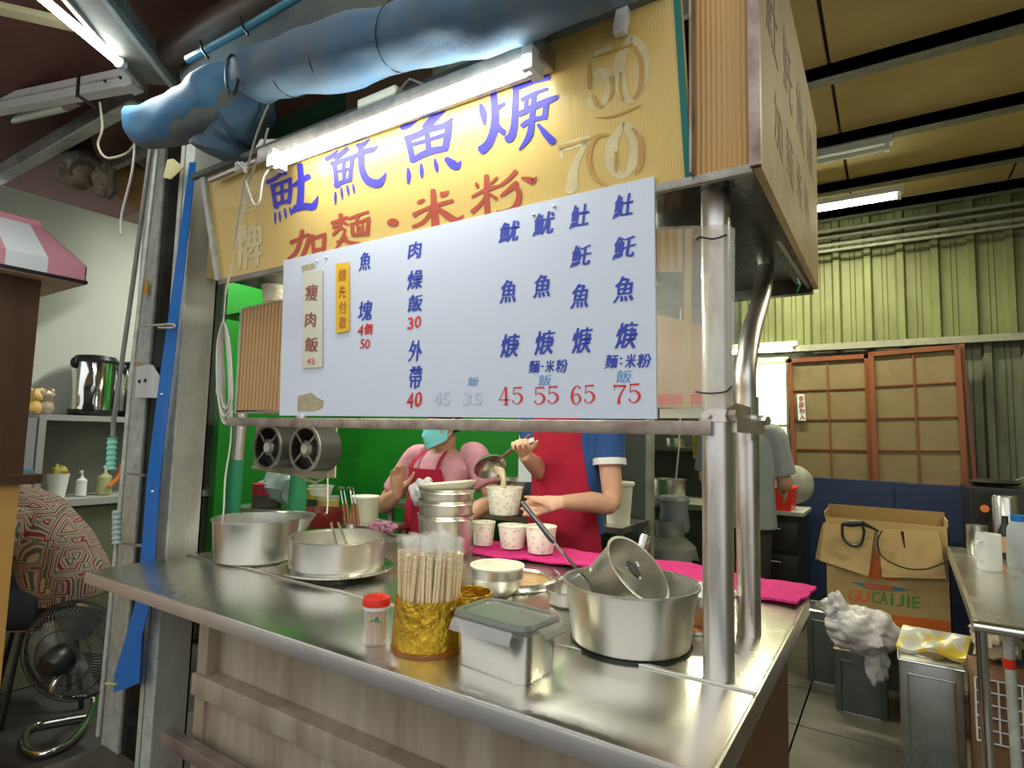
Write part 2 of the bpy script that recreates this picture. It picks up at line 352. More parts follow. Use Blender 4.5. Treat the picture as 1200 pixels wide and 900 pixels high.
def thing(name, label, cat, loc, group=None):
    o = bpy.data.objects.new(name, None); COL.objects.link(o); o.location = loc; ORG[o.name] = Vector(loc); o.empty_display_size = .05
    return tag(o, label, cat, group)
def struct(name, m, ma, **k):
    o = build(name, m, ma, smooth=False, **k); o['kind'] = 'structure'; return o
def dup(o, loc, label=None):
    r = o.copy(); COL.objects.link(r); r.location = loc; ORG[r.name] = Vector(loc)
    if label: r['label'] = label
    for c in o.children:
        q = c.copy(); COL.objects.link(q); q.parent = r
        for g in c.children:
            d = g.copy(); COL.objects.link(d); d.parent = q
    return r
def finish(o, voxel=0.006, it=4, fac=.5):
    """fuse overlapping shapes into one continuous skin"""
    md = o.modifiers.new('r', 'REMESH'); md.mode = 'VOXEL'; md.voxel_size = voxel; md.use_smooth_shade = True
    sm = o.modifiers.new('s', 'SMOOTH'); sm.iterations = it; sm.factor = fac
    dg = bpy.context.evaluated_depsgraph_get(); me = bpy.data.meshes.new_from_object(o.evaluated_get(dg))
    old = o.data; o.modifiers.clear(); ma = old.materials[0]; o.data = me
    if not me.materials: me.materials.append(ma)
    return o

# brush strokes and glyphs, laid flat on a plane given by its origin and two axes
class Sheet:
    '''collects characters; every glyph() or digit() call becomes an object of its own'''
    def __init__(s): s.ms = []
    def add(s, vs, fs):
        if not s.ms: s.ms.append(M())
        s.ms[-1].add(vs, fs)
    def new(s): s.ms.append(M())
class Plane:
    def __init__(s, P0, N): s.P0 = Vector(P0); s.N = Vector(N).normalized()
    def p(s, x, y, lift=0.0): return hit(x, y, s.P0, s.N)+s.N*lift
def catmull(pts, k=5):
    if len(pts) < 3:
        return [tuple(a+(b-a)*t/k for a, b in zip(pts[0], pts[1])) for t in range(k+1)]
    o = []; P = [pts[0]]+list(pts)+[pts[-1]]
    for i in range(1, len(P)-2):
        for t in range(k):
            u = t/k
            o.append(tuple(.5*((2*b)+(-a+c)*u+(2*a-5*b+4*c-d)*u*u+(-a+3*b-3*c+d)*u**3) for a, b, c, d in zip(P[i-1], P[i], P[i+1], P[i+2])))
    o.append(tuple(pts[-1])); return o
def brush(m, pts, mp):
    """pts (x,y,width); mp maps 2D to 3D"""
    q = catmull(pts); n = len(q); Lp = []; Rp = []
    for i, (x, y, wd) in enumerate(q):
        a, b = q[max(0, i-1)], q[min(n-1, i+1)]; dx, dy = b[0]-a[0], b[1]-a[1]; l = math.hypot(dx, dy) or 1
        nx, ny = -dy/l, dx/l; wd = max(wd, .3)
        Lp.append((x+nx*wd/2, y+ny*wd/2)); Rp.append((x-nx*wd/2, y-ny*wd/2))
    def cap(x, y, dx, dy, wd):
        l = math.hypot(dx, dy) or 1; dx, dy = dx/l, dy/l
        return [(x+dx*wd*.32*math.sin(t)+(-dy)*wd/2*math.cos(t), y+dy*wd*.32*math.sin(t)+dx*wd/2*math.cos(t)) for t in (math.pi*.2, math.pi*.4, math.pi*.6, math.pi*.8)]
    vs = [mp(*p) for p in Lp]+[mp(*p) for p in Rp]
    m.add(vs, [(i, i+1, n+i+1, n+i) for i in range(n-1)])
    e = cap(q[-1][0], q[-1][1], q[-1][0]-q[-2][0], q[-1][1]-q[-2][1], q[-1][2])
    m.add([mp(*Lp[-1])]+[mp(*p) for p in e]+[mp(*Rp[-1])], [tuple(range(6))])
    e = cap(q[0][0], q[0][1], q[0][0]-q[1][0], q[0][1]-q[1][1], q[0][2])
    m.add([mp(*Rp[0])]+[mp(*p) for p in e]+[mp(*Lp[0])], [tuple(range(6))])
_gc = {}
def glyph_mesh(ch, weight=0.0):
    if (ch, weight) in _gc: return _gc[(ch, weight)]
    c = bpy.data.curves.new('t', 'FONT'); c.body = ch; c.size = 1; c.resolution_u = 2; c.offset = weight
    o = bpy.data.objects.new('t', c); COL.objects.link(o); bpy.context.view_layer.update()
    me = bpy.data.meshes.new_from_object(o.evaluated_get(bpy.context.evaluated_depsgraph_get()))
    vs = [v.co.copy() for v in me.vertices]; fs = [tuple(p.vertices) for p in me.polygons]
    bpy.data.objects.remove(o); bpy.data.meshes.remove(me); bpy.data.curves.remove(c)
    x0 = min(v.x for v in vs); x1 = max(v.x for v in vs); y0 = min(v.y for v in vs); y1 = max(v.y for v in vs)
    r = ([((v.x-x0)/(x1-x0)-.5, (v.y-y0)/(y1-y0)-.5) for v in vs], fs); _gc[(ch, weight)] = r; return r
def glyph(m, ch, cx, cy, wd, ht, pl, lift=.0012, slope=0.0, shear=0.0, weight=0.0, jit=0.0, bold=.022):
    if isinstance(m, Sheet): m.new()
    """glyph box centred on pixel (cx,cy), wd x ht pixels, its baseline following slope (dy/dx)"""
    vs, fs = glyph_mesh(ch, weight)
    s = random.uniform(0, 50)
    def mp(u, v):
        if jit: u += jit*noise.noise(Vector((u*3+s, v*3, 0))); v += jit*noise.noise(Vector((u*3, v*3+s, 5)))
        return pl.p(cx+u*wd+v*shear*wd, cy-v*ht+u*wd*slope, lift)
    dz = [0] if not bold else [-bold, 0, bold]
    if bold and not isinstance(m, Sheet): pass
    for k, d in enumerate(dz):
        lift_ = lift+.00004*k; mp_ = lambda u, v: pl.p(cx+(u+d)*wd+v*shear*wd, cy-(v+d*.3)*ht+u*wd*slope, lift_)
        m.add([mp_(u+(jit*noise.noise(Vector((u*3+s, v*3, 0))) if jit else 0), v+(jit*noise.noise(Vector((u*3, v*3+s, 5))) if jit else 0)) for u, v in vs], fs)
DIG = {
 '4': [[(.62, 1, .07), (.05, .3, .07)], [(.05, .3, .10), (1, .3, .10)], [(.66, 1, .2), (.66, .05, .2)], [(.42, .03, .06), (.92, .03, .06)]],
 '5': [[(.2, .92, .12), (.85, .95, .17)], [(.2, .95, .07), (.17, .55, .07)], [(.17, .55, .06), (.5, .64, .10), (.85, .48, .2), (.87, .25, .2), (.55, .04, .10), (.2, .09, .08), (.13, .2, .17)]],
 '6': [[(.85, .84, .15), (.6, .98, .08), (.25, .75, .18), (.15, .4, .24), (.3, .08, .15), (.6, .03, .08), (.86, .28, .2), (.65, .55, .12), (.3, .46, .05)]],
 '7': [[(.08, .9, .16), (.95, .9, .17)], [(.08, .98, .06), (.08, .7, .06)], [(.92, .88, .08), (.5, .4, .16), (.42, .03, .24)]],
 '0': [[(.5, .98, .08), (.15, .7, .2), (.15, .3, .2), (.5, .02, .08), (.85, .3, .2), (.85, .7, .2), (.5, .98, .08)]]}
def digit(m, ch, x0, y0, x1, y1, pl, lift=.0012, slope=0):
    if isinstance(m, Sheet): m.new()
    W_, H_ = x1-x0, y1-y0
    for st in DIG[ch]:
        brush(m, [(a*W_, -b*H_, c*W_) for a, b, c in st], lambda X, Y: pl.p(x0+X, y1+Y+X*slope, lift))
def letters(name, m, ma, parent, label=None):
    if isinstance(m, Sheet):
        for q in m.ms: letters('character', q, ma, parent)
        return {}
    o = build(name, m, ma, parent, smooth=False, recalc=False)
    if label: o['label'] = label
    return o

# ================================================================ THE SETTING
fl = struct('floor', M().box((-6, -8, -.05), (3.2, 5.0, -0.006)), GROUT)
base_t = None
for i in range(-12, 6):                       # terracotta-brown floor tiles on both sides of the cart
    for j in range(-3, 9):
        x, y = i*.45, j*.45
        if x < -4 or x > 2.2 or y > 4: continue
        if base_t is None:
            base_t = build('tile', M().box((-.221, -.221, -.006), (.221, .221, 0)), FLOORM, fl, smooth=False)
            base_t.data.transform(Matrix.Identity(4)); o = base_t
        else:
            o = base_t.copy(); COL.objects.link(o)
        o.location = Vector((x, y, 0))-worg(fl)
WALLY = 4.5
def corrug(x0, x1, z0, z1, y, pitch=.20, rib=.045, dep=.035):
    m = M(); prof = []; x = x0
    while x < x1:
        prof += [(x, 0), (x+pitch-rib*1.6, 0), (x+pitch-rib*1.25, dep), (x+pitch-rib*.35, dep)]; x += pitch
        for q in (.33, .52):
            prof.insert(-3, (x-pitch+(pitch-rib)*q, -0.0)); prof.insert(-3, (x-pitch+(pitch-rib)*(q+.02), .006)); prof.insert(-3, (x-pitch+(pitch-rib)*(q+.04), 0))
    vs = [(a, y-d, z0) for a, d in prof]+[(a, y-d, z1) for a, d in prof]; n = len(prof)
    return m.add(vs, [(i, i+1, n+i+1, n+i) for i in range(n-1)])
wb = struct('wall_back', M().box((-4, WALLY+.02, 0), (3.2, WALLY+.1, 3.3)), KDARK)
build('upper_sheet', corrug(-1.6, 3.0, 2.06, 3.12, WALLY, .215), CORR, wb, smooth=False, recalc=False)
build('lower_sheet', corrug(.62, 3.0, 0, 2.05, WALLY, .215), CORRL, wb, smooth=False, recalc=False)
build('rail', M().beam((-1.6, WALLY-.06, 2.06), (3, WALLY-.06, 2.06), .06, .05), PURL, wb, smooth=False)
wr = struct('wall_right', M().box((3.0, -1, 0), (3.1, 4.6, 3.3)), CORRL)
wl = struct('wall_left', M().box((-3.8, -.6, 0), (-3.7, 2.5, 2.55)), WHITEW)
wl.data.materials[0] = WHITEW
struct('wall_green', M().box((-3.3, 2.4, 0), (-1.32, 2.46, 3.1)).box((-3.34, 1.25, 0), (-3.28, 2.46, 3.1)), GREENW)
# interior ceiling: insulated panels with seams, purlins below
ce = struct('ceiling', M().box((-4.2, .85, 3.2), (3.2, 4.7, 3.28)).box((0, -.4, 3.2), (3.2, .85, 3.28)), KDARK)
for i, x in enumerate((-3.6, -2.4, -1.2, 0.0, .95, 1.9)):
    xs = {-3.6: 1.19, -2.4: 1.19, -1.2: 1.19, 0.0: .94, .95: .94, 1.9: 1.1}[x]
    build('ceiling_panel', M().box((x+.006, .85 if x < 0 else -.4, 3.165), (x+xs, 4.5, 3.2)), OCEIL, ce, smooth=False, bevel=.004)
for y, z in ((1.55, 3.1), (2.35, 3.1), (3.12, 3.1), (3.86, 3.1), (4.4, 3.09)):
    build('purlin', M().box((-4.0, y-.03, z), (3.0, y+.03, z+.07)).box((-4.0, y-.03, z), (3.0, y-.024, z+.08)).box((-4., y+.03, z), (3, y+.055, z+.008)), PURL, ce, smooth=False)
# conduits along the top of the back wall
for k, (z, r) in enumerate(((2.99, .014), (2.93, .012), (2.86, .016), (2.81, .012))):
    o = build('wall_conduit', M().tube([(-1.6, WALLY-.12-.02*k, z), (3.0, WALLY-.12-.02*k, z)], r, 8), PURL)
    tag(o, ['topmost', 'second', 'third', 'lowest'][k]+' of the four pipes running along the top of the green corrugated wall', 'pipe', 'pipes at the top of the corrugated wall')

def ceil_light(x0, x1, y, z, label, lit=True, dx=0):
    t = thing('ceiling_light', label, 'light', ((x0+x1)/2, y, z), 'tube lights inside the stall')
    build('batten', M().box((x0-.03, y-.035, z+.03), (x1+.03, y+.035, z+.07)), WHITEP, t, smooth=False)
    build('tube', M().cyl((x0, y, z+.01), (x1, y, z+.01), .016, n=10), TUBE2 if lit else TUBED, t)
    for x in (x0-.015, x1-.01): build('socket', M().box((x, y-.02, z-.01), (x+.025, y+.02, z+.035)), WHITEP, t, smooth=False)
ceil_light(-.9, .29, 3.77, 2.95, 'lit fluorescent tube below the third ceiling beam, right of the sign box')
ceil_light(-.9, .23, 3.15, 3.03, 'unlit white tube light under the ceiling beam, above the lit one', False)
ceil_light(-1.4, -.43, 4.3, 2.03, 'low lit fluorescent tube on the back wall over the bright window')
area('ceiling_tube_light', (-.3, 3.77, 2.90), (0, 0, 0), 1.2, .1, 34, (1, .97, .66))
area('right_interior_fill', (1.6, 2.2, 3.0), (0, 0, 0), 1.2, .1, 26, (1, .96, .68))  # added out-of-view fill for the right of the interior, no tube here
area('kitchen_fill', (-2.2, 1.9, 3.0), (0, 0, 0), 1.2, .1, 40, (.97, 1, .88))  # extra lamp added to lift the kitchen, hidden from view, without a tube
area('side_room_fill', (-2.6, 1.35, 2.65), (0, 0, 0), 1.0, .1, 26, (1, 1, .9))  # added fill lamp to brighten the left room, no fixture modelled

# bright window beside the shoji
wn = struct('window_1', M().box((-.80, 4.44, 1.05), (-.77, 4.47, 1.98)).box((-.51, 4.44, 1.05), (-.49, 4.47, 1.98)).box((-.8, 4.44, 1.95), (-.49, 4.47, 2.0)).box((-.8, 4.435, 1.42), (-.49, 4.46, 1.44)), PURL)
build('pane', M().box((-.8, 4.47, 1.05), (-.5, 4.475, 1.42)), WIN, wn, smooth=False)
build('pane', M().box((-.8, 4.47, 1.44), (-.5, 4.475, 1.97)), WIN, wn, smooth=False)

# two shoji-like doors leaning by the back wall
def shoji(name, A, B, C_, D, label, y):
    """pixel corners A top-left, B top-right, C_ bottom-right, D bottom-left"""
    P = [at(*A, 'y', y), at(*B, 'y', y), at(*C_, 'y', y), at(*D, 'y', y)]
    P[2] = P[1]+(P[2]-P[1])*2.0; P[3] = P[0]+(P[3]-P[0])*2.0
    P[2].z = P[3].z = .03
    o0 = thing(name, label, 'door', ((P[0].x+P[1].x)/2, y, .03), 'paper paned sliding doors')
    def q(u, v): return (P[0]*(1-u)+P[1]*u)*(1-v)+(P[3]*(1-u)+P[2]*u)*v
    T = .022
    fw = .05
    fr = M()
    for a, b in (((fw/2, 0), (fw/2, 1)), ((1-fw/2, 0), (1-fw/2, 1)), ((0, .008), (1, .008)), ((0, .99), (1, .99))): fr.beam(q(*a), q(*b), .034, .035, (0, 1, 0))
    build('frame', fr, WOODR, o0, smooth=False)
    nr = 8
    for i in range(nr):
        for j in range(2):
            u0, u1 = fw+(1-2*fw)*j/2, fw+(1-2*fw)*(j+1)/2; v0, v1 = .012+.97*i/nr, .012+.97*(i+1)/nr
            c = [q(u0, v0), q(u1, v0), q(u1, v1), q(u0, v1)]
            build('pane', M().prism([p+Vector((0, .004, 0)) for p in c], (0, .006, 0)), SHOJI, o0, smooth=False)
    for i in range(1, nr): build('muntin', M().beam(q(fw, .012+.97*i/nr), q(1-fw, .012+.97*i/nr), .009, .012, (0, 1, 0)), WOODR, o0, smooth=False)
    build('mullion', M().beam(q(.5, 0), q(.5, 1), .011, .014, (0, 1, 0)), WOODR, o0, smooth=False)
    return o0
sh1 = shoji('sliding_door', (923, 421), (1018, 415), (1023, 559), (930, 557), 'wooden door with beige paper panes and a small white slip, left of the pair', 4.40)
sh2 = shoji('sliding_door', (1018, 413), (1124, 404), (1134, 563), (1024, 559), 'wooden door with beige paper panes, right of the pair, nearer the cookers', 4.33)
build('side_rail', M().beam(at(1127, 403, 'y', 4.36), Vector((.72, 4.36, .03)), .025, .04, (0, 1, 0)), WOODR, sh2, smooth=False)
pn = Plane((0, 4.368, 0), (0, -1, 0))
n_ = build('notice', M().prism([pn.p(934, 462), pn.p(942.5, 462), pn.p(944.5, 493), pn.p(935.5, 493)], (0, -.002, 0)), SHIRTW, sh1, smooth=False)
lm = Sheet(); pn2 = Plane((0, 4.364, 0), (0, -1, 0))
for i, ch in enumerate('非請勿入'): glyph(lm, ch, 938.6+i*.5, 467+i*7.2, 6, 6, pn2, bold=.05)
letters('lettering', lm, MAROON, n_)

# navy board standing in front
nb = build('navy_board', M().box((-.45, 4.1, 0), (.30, 4.13, 1.04)), NAVYB, smooth=False, bevel=.003)
tag(nb, 'tall flat navy blue board standing in front of the paper paned doors, left half', 'board')
nb2 = build('navy_board', M().box((.22, 4.075, 0), (.63, 4.1, 1.035)), NAVYB, smooth=False, bevel=.003)
tag(nb2, 'flat navy board overlapping the right half of the blue board behind the carton', 'board')

# ---------------------------------------------------------------- dark kitchen behind
kw = struct('trim_1', M().box((-1.32, 2.38, 0), (-1.27, 2.46, 3.1)), KDARK)
gd = thing('glass_door', 'dark grey glass door ajar behind the server in crimson apron', 'door', (-1.1, 2.4, 0))
build('glass', M().box((-1.27, 2.41, .05), (-.945, 2.42, 2.4)), GREYG, gd, smooth=False)
build('frame', M().box((-.955, 2.38, 0), (-.925, 2.44, 2.4)).box((-1.29, 2.38, 0), (-1.26, 2.44, 2.4)), GALVD, gd, smooth=False)
struct('wall_kitchen', M().box((-2.6, 4.3, 0), (-.85, 4.4, 3.1)), KDARK)
ks = thing('kitchen_counter', 'dark kitchen worktop in the far room, behind the glass door', 'counter', (-1.3, 3.9, 0))
build('worktop', M().box((-2.0, 3.6, .78), (-.80, 4.25, .82)), GALVD, ks, smooth=False)
build('cabinet', M().box((-1.98, 3.65, 0), (-.82, 4.22, .78)), KDARK, ks, smooth=False)
sh_ = thing('wall_shelf', 'dark wall shelf above the kitchen worktop', 'shelf', (-1.4, 4.2, 1.2))
build('board', M().box((-2.0, 4.05, 1.2), (-.86, 4.29, 1.23)), KDARK, sh_, smooth=False)
def simple_pot(name, label, c, r, h, ma, group=None, cat='pot', flare=1.0, lip=.006, handles=False):
    t = thing(name, label, cat, c, group)
    build('body', M().lathe([(0, .002), (r*.96/flare, .002), (r/flare, .012), (r, h), (r+lip, h+.002), (r+lip, h+.005), (r-.002, h+.005), (r/flare-.004, .014), (0, .006)], c, 32), ma, t)
    if handles:
        for s in (-1, 1):
            build('handle', M().tube([Vector(c)+Vector((s*r*.98, -.03, h*.75)), Vector(c)+Vector((s*(r+.035), -.025, h*.78)), Vector(c)+Vector((s*(r+.035), .025, h*.78)), Vector(c)+Vector((s*r*.98, .03, h*.75))], .005, 8), ma, t)
    return t
simple_pot('stock_pot', 'dark shiny stockpot on the far kitchen worktop', (-1.28, 3.78, .82), .13, .16, STEELB)
rc = thing('blender_jug', 'pale grey plastic jug on the kitchen worktop behind the cart', 'jug', at(790, 600, 'y', 3.0)+Vector((0, 0, -.12)))
c = worg(rc)
build('body', M().lathe([(0, 0), (.09, 0), (.10, .03), (.085, .15), (.10, .2), (.09, .22), (0, .22)], c, 24), mat('pale_grey', (.22, .24, .25), .4), rc)
build('handle', M().tube([c+Vector((-.09, 0, .17)), c+Vector((-.14, 0, .14)), c+Vector((-.13, 0, .05)), c+Vector((-.09, 0, .04))], .012, 8), GALVD, rc)
gas = thing('gas_cylinder', 'grey rounded gas cylinder with dark burner opening in the shadow behind the cart', 'cylinder', (-.95, 2.95, 0))
build('tank', M().lathe([(0, 0), (.17, 0), (.185, .04), (.185, .52), (.16, .62), (.09, .68), (0, .69)], (-1.0, 2.95, 0), 28), GALVD, gas)
build('collar', M().lathe([(.09, .66), (.095, .78), (.088, .78), (.083, .67)], (-1.0, 2.95, 0), 24, closed=True), GALVD, gas)
stv = thing('wok_burner', 'round black cast burner stand on the floor, in the dark behind the cart', 'stove', (-.82, 2.75, 0))
build('ring', M().lathe([(.13, .5), (.15, .5), (.15, .56), (.13, .56)], (-.85, 2.75, 0), 24, closed=True), BLACK, stv)
for k in range(4):
    a = k*math.pi/2+.4; build('leg', M().beam((-.85+.14*math.cos(a), 2.75+.14*math.sin(a), .5), (-.85+.19*math.cos(a), 2.75+.19*math.sin(a), 0), .02, .02, (1, 0, .1)), BLACK, stv, smooth=False)
yc = build('yellow_cloth', M().grid(lambda u, v: at(812+u*22, 505+v*32+u*6, 'y', 3.4)+Vector((0, .02*math.sin(u*9), 0)), 10, 8, .004, (0, 1, 0)), YCLOTH)
tag(yc, 'dull yellow cloth hanging in the kitchen, left of the front steel post', 'cloth')
hc = build('dangling_cable', M().tube([at(797, 495, 'y', 3.4)+Vector((0, 0, 1.7)), at(797, 495, 'y', 3.4), at(795, 530, 'y', 3.4), at(792, 562, 'y', 3.4)], .006, 6), CORDW)
tag(hc, 'pale cable hanging in the dark kitchen above the pots', 'cable')
for k, (a, b) in enumerate(((772, 548), (786, 552), (842, 552))):
    o = simple_pot('saucepan', ['small steel pan on the wall shelf, leftmost, in the dark kitchen', 'small steel pan on the wall shelf, beside the leftmost one', 'small steel pan on the wall shelf, right of the cord'][k], (-1.62+.28*k, 4.15, 1.23), .08, .07, STEELB, 'pans on the dark shelf')
bk = thing('water_bucket', 'pale plastic bucket standing at the right elbow of the server in crimson apron', 'bucket', (-1.02, 2.15, .55))
c = worg(bk); build('body', M().lathe([(0, 0), (.06, 0), (.075, .2), (.085, .2), (.085, .215), (.07, .215), (.055, .01), (0, .01)], c, 24), CREAM, bk)
tb = thing('prep_table', 'plain steel prep table behind the two servers', 'table', (-1.6, 2.15, 0))
build('top', M().box((-2.6, 1.98, .82), (-.93, 2.36, .85)), STEELB, tb, smooth=False)
build('shelf', M().box((-2.55, 2.0, .50), (-.95, 2.34, .52)), GALVD, tb, smooth=False)
for x in (-2.55, -.97):
    for y in (2.0, 2.32): build('leg', M().box((x, y, 0), (x+.03, y+.03, .82)), GALVD, tb, smooth=False)
bk.location.z = .85; ORG[bk.name] = Vector((-1.02, 2.15, .85))
cb = thing('white_cabinet', 'white cabinet against the green wall, behind the ladling hand', 'cabinet', (-1.75, 2.25, .85))
a = at(607, 560, 'y', 2.2); b_ = at(632, 500, 'y', 2.2)
build('body', M().box((a.x, 2.2, .85), (b_.x+.18, 2.38, 1.55)), SHIRTW, cb, smooth=False, bevel=.004)
build('door', M().box((a.x+.02, 2.19, .88), (b_.x+.16, 2.2, 1.52)), SHIRTW, cb, smooth=False)
pot = simple_pot('stock_pot', 'wide steel pot behind the held paper cup', (at(612, 560, 'y', 2.08).x, 2.1, .85), .17, .19, STEEL, None, handles=True)

# ================================================================ FOOD CART
ct = thing('food_cart', 'stainless steel food cart counter with streaked steel front panels', 'cart', (-.9, .5, 0))
ZT = .87
# counter top with rolled lip
CY = 1.06
build('countertop', M().box((-1.8, 0, ZT-.028), (0, CY, ZT)), TOPS, ct, bevel=.004)
build('front_lip', M().box((-1.8, -.004, ZT-.034), (.0, .006, ZT-.004)), mat('satin_steel_edge', (.60, .56, .52), .42, .75, var=.15, vs=7), ct, bevel=.002)
build('side_lip', M().box((-.004, 0, ZT-.046), (.004, CY, ZT-.003)), STEELB, ct, bevel=.002)
build('seam_strip', M().box((-1.8, .292, ZT), (.004, .306, ZT+.005)), STEEL, ct, bevel=.002)
xb0, xb1, yb = -1.36, -.05, .1
build('front_panel', M().box((xb0+.04, yb+.035, .1), (xb1, yb+.05, ZT-.03)), CPANEL, ct, smooth=False)
for z0, z1 in ((.60, .655),): build('front_rail', M().box((xb0, yb-.012, z0), (xb1, yb+.035, z1)), CPANEL, ct, bevel=.003)
build('lower_panel', M().box((xb0+.02, yb+.01, .2), (xb1, yb+.034, .60)), CPANEL, ct, smooth=False)
build('bottom_rail', M().box((xb0-.06, yb-.05, .47), (xb1, yb-.02, .505)), RAILM, ct, bevel=.003)
build('corner_post', M().box((xb0, yb, .1), (xb0+.045, yb+.045, ZT-.03)), CPANEL, ct, bevel=.003)
build('corner_post', M().box((xb1-.045, yb, .1), (xb1, yb+.045, ZT-.03)), CPANEL, ct, bevel=.003)
build('side_panel', M().box((xb1-.02, yb+.04, .05), (xb1, CY-.04, ZT-.03)), DWOOD, ct, smooth=False)
build('back_panel', M().box((xb0, CY-.08, .1), (xb1-.02, CY-.06, ZT-.03)), CPANEL, ct, smooth=False)
build('left_panel', M().box((xb0, yb+.05, .1), (xb0+.015, CY-.08, ZT-.03)), CPANEL, ct, smooth=False)
for x in (xb0+.02, xb1-.06):
    for y in (yb+.01, CY-.1): build('foot', M().box((x, y, 0), (x+.04, y+.04, .1)), GALVD, ct, smooth=False)

# frame: posts, rails
fr = thing('canopy_frame', 'steel pipe frame carrying the yellow sign box above the counter', 'frame', (-.07, .325, ZT))
PX, PY0, PY1 = -.066, .325, .62
build('post', M().tube([(PX, PY0, ZT), (PX, PY0, 1.80)], .0275, 24), POST, fr)
build('post', M().tube([(PX-.005, PY1, ZT), (PX-.005, PY1, 1.40)], .0255, 24), POST, fr)
bp_ = [(PX-.005, PY1-.012, 1.30), (PX-.005, PY1-.012, 1.40), (PX-.005, .61, 1.46), (PX-.005, .68, 1.56), (PX-.005, .80, 1.66), (PX-.005, .865, 1.74), (PX-.005, .88, 1.82), (PX-.005, .88, 1.93)]
bb = [p[:3] for p in catmull([(*p,) for p in bp_], 1)] if False else bp_
def smooth3(P, k=5):
    P = [Vector(p) for p in P]; Q = [P[0]]+P+[P[-1]]; o = []
    for i in range(1, len(Q)-2):
        for t in range(k):
            u = t/k; a, b, c_, d = Q[i-1:i+3]; o.append(.5*((2*b)+(c_-a)*u+(2*a-5*b+4*c_-d)*u*u+(3*b-a-3*c_+d)*u**3))
    return o+[P[-1]]
build('bent_pipe', M().tube(smooth3(bp_), .0235, 20), POST, fr)
for y, z in ((PY0, 1.345), (PY1, 1.345)):
    c = Vector((PX, y, z)); cl = build('clamp', M().lathe([(.024, -.012), (.033, -.012), (.033, .012), (.024, .012)], c, 20, closed=True), POST, fr)
    build('clamp_bolt', M().cyl(c+Vector((.03, -.02, 0)), c+Vector((.045, -.028, 0)), .011, n=6).cyl(c+Vector((-.01, -.03, 0)), c+Vector((-.01, -.045, 0)), .008, n=6), POST, cl)
build('clamp_arm', M().beam((PX+.005, PY0+.02, 1.36), (PX, PY1-.02, 1.36), .02, .03).beam((PX+.03, PY0+.01, 1.33), (PX+.03, PY1, 1.33), .006, .03), POST, fr)
build('front_rail', M().box((-1.60, .28, 1.308), (PX, .305, 1.334)), RAILM, fr, bevel=.003)
pl_t = at(296, 340, 'y', .68); pl_b = at(280, 520, 'y', .68)
d_ = (pl_b-pl_t); lo = pl_t+d_*((0-pl_t.z)/d_.z); hi = pl_t+d_*((1.78-pl_t.z)/d_.z)
lp = thing('frame_post', 'left steel pipe post with green tape, behind the deep pot', 'post', lo.to_tuple())
build('pipe', M().tube([lo, hi], .0235, 20), POST, lp)
gl = [lo+(hi-lo)*k for k in (.50, .55, .60, .655)]
build('tape_wrap', M().tube(gl, [.0285, .030, .029, .028], 14, wob=.12), GTAPE, lp)
gp = thing('rear_post', 'rear left pipe wrapped in dark green tape, below the two fans', 'post', (at(348, 598, 'y', .95).x, .95, 0))
p0 = at(348, 598, 'y', .95); p1 = Vector((p0.x-.01, .95, 1.778)); build('pipe', M().tube([(p0.x, .95, 0), p1], .025, 16), POST, gp)
build('tape_wrap', M().tube([(p0.x, .95, ZT+.02), (p0.x, .95, 1.0), (p0.x, .95, 1.09)], [.04, .038, .034], 14, wob=.2), GTAPE, gp)
# ---------------------------------------------------------------- sign box
SB = Vector((0, .23, 1.775)); ST = Vector((0, .158, 2.094))
SN = Vector((1, 0, 0)).cross(ST-SB).normalized()
if SN.y > 0: SN = -SN
SP = Plane(SB, SN)
sg = thing('sign_box', 'yellow wooden box sign with large blue and red brush lettering', 'sign', (-.8, .6, 1.77))
xl, xr = -1.60, -.085
def sp_(x, k): return Vector((x, SB.y+(ST.y-SB.y)*k, SB.z+(ST.z-SB.z)*k))
TOPK = 1.02
fc = build('face', M().prism([sp_(xl, 0), sp_(xr, 0), sp_(xr, TOPK), sp_(xl, TOPK)], -SN*.012), SIGNY, sg, smooth=False)
build('teal_strip', M().prism([sp_(xr-.012, 0)+SN*.001, sp_(xr, 0)+SN*.001, sp_(xr, TOPK)+SN*.001, sp_(xr-.012, TOPK)+SN*.001], SN*.002), TEAL, sg, smooth=False)
build('end_board', M().box((xr+.004, .228, 1.772), (.018, .245, 2.32)), PLYO, sg, bevel=.002)
build('edge_batten', M().box((-.083, .205, 1.775), (-.079, .232, 2.32)), RAILM, sg, smooth=False)
build('side_board', M().add([(.020, .215, 1.765), (.020, 1.16, 1.765), (.020, 1.20, 2.30), (.020, .215, 2.36), (.034, .215, 1.765), (.034, 1.16, 1.765), (.034, 1.20, 2.30), (.034, .215, 2.36)], [(0, 1, 2, 3), (7, 6, 5, 4), (0, 4, 5, 1), (1, 5, 6, 2), (2, 6, 7, 3), (3, 7, 4, 0)]), mat('weathered_ply', (.50, .36, .18), .6, c2=(.36, .26, .12), vs=6), sg, smooth=False)
build('side_edge', M().box((.018, .208, 1.765), (.036, .222, 2.36)), RAILM, sg, smooth=False)
build('soffit', M().box((xl, .245, 1.778), (.02, 1.15, 1.786)), DARKM, sg, smooth=False)
build('soffit_wing', M().box((-2.24, .6, 1.778), (xl, 1.15, 1.786)), DARKM, sg, smooth=False)
build('soffit_edge', M().box((-.02, .235, 1.766), (.022, 1.16, 1.78)).box((xl, 1.13, 1.75), (.02, 1.16, 1.786)), DARKM, sg, smooth=False)
build('soffit_fold', M().beam((-.012, .26, 1.772), (.012, 1.15, 1.765), .01, .006), STEELB, sg, smooth=False)
build('back_board', M().box((xl, 1.13, 1.786), (.02, 1.15, 2.2)), GALVD, sg, smooth=False)
build('left_board', M().box((xl, .25, 1.786), (xl+.012, 1.13, 2.05)), GALVD, sg, smooth=False)
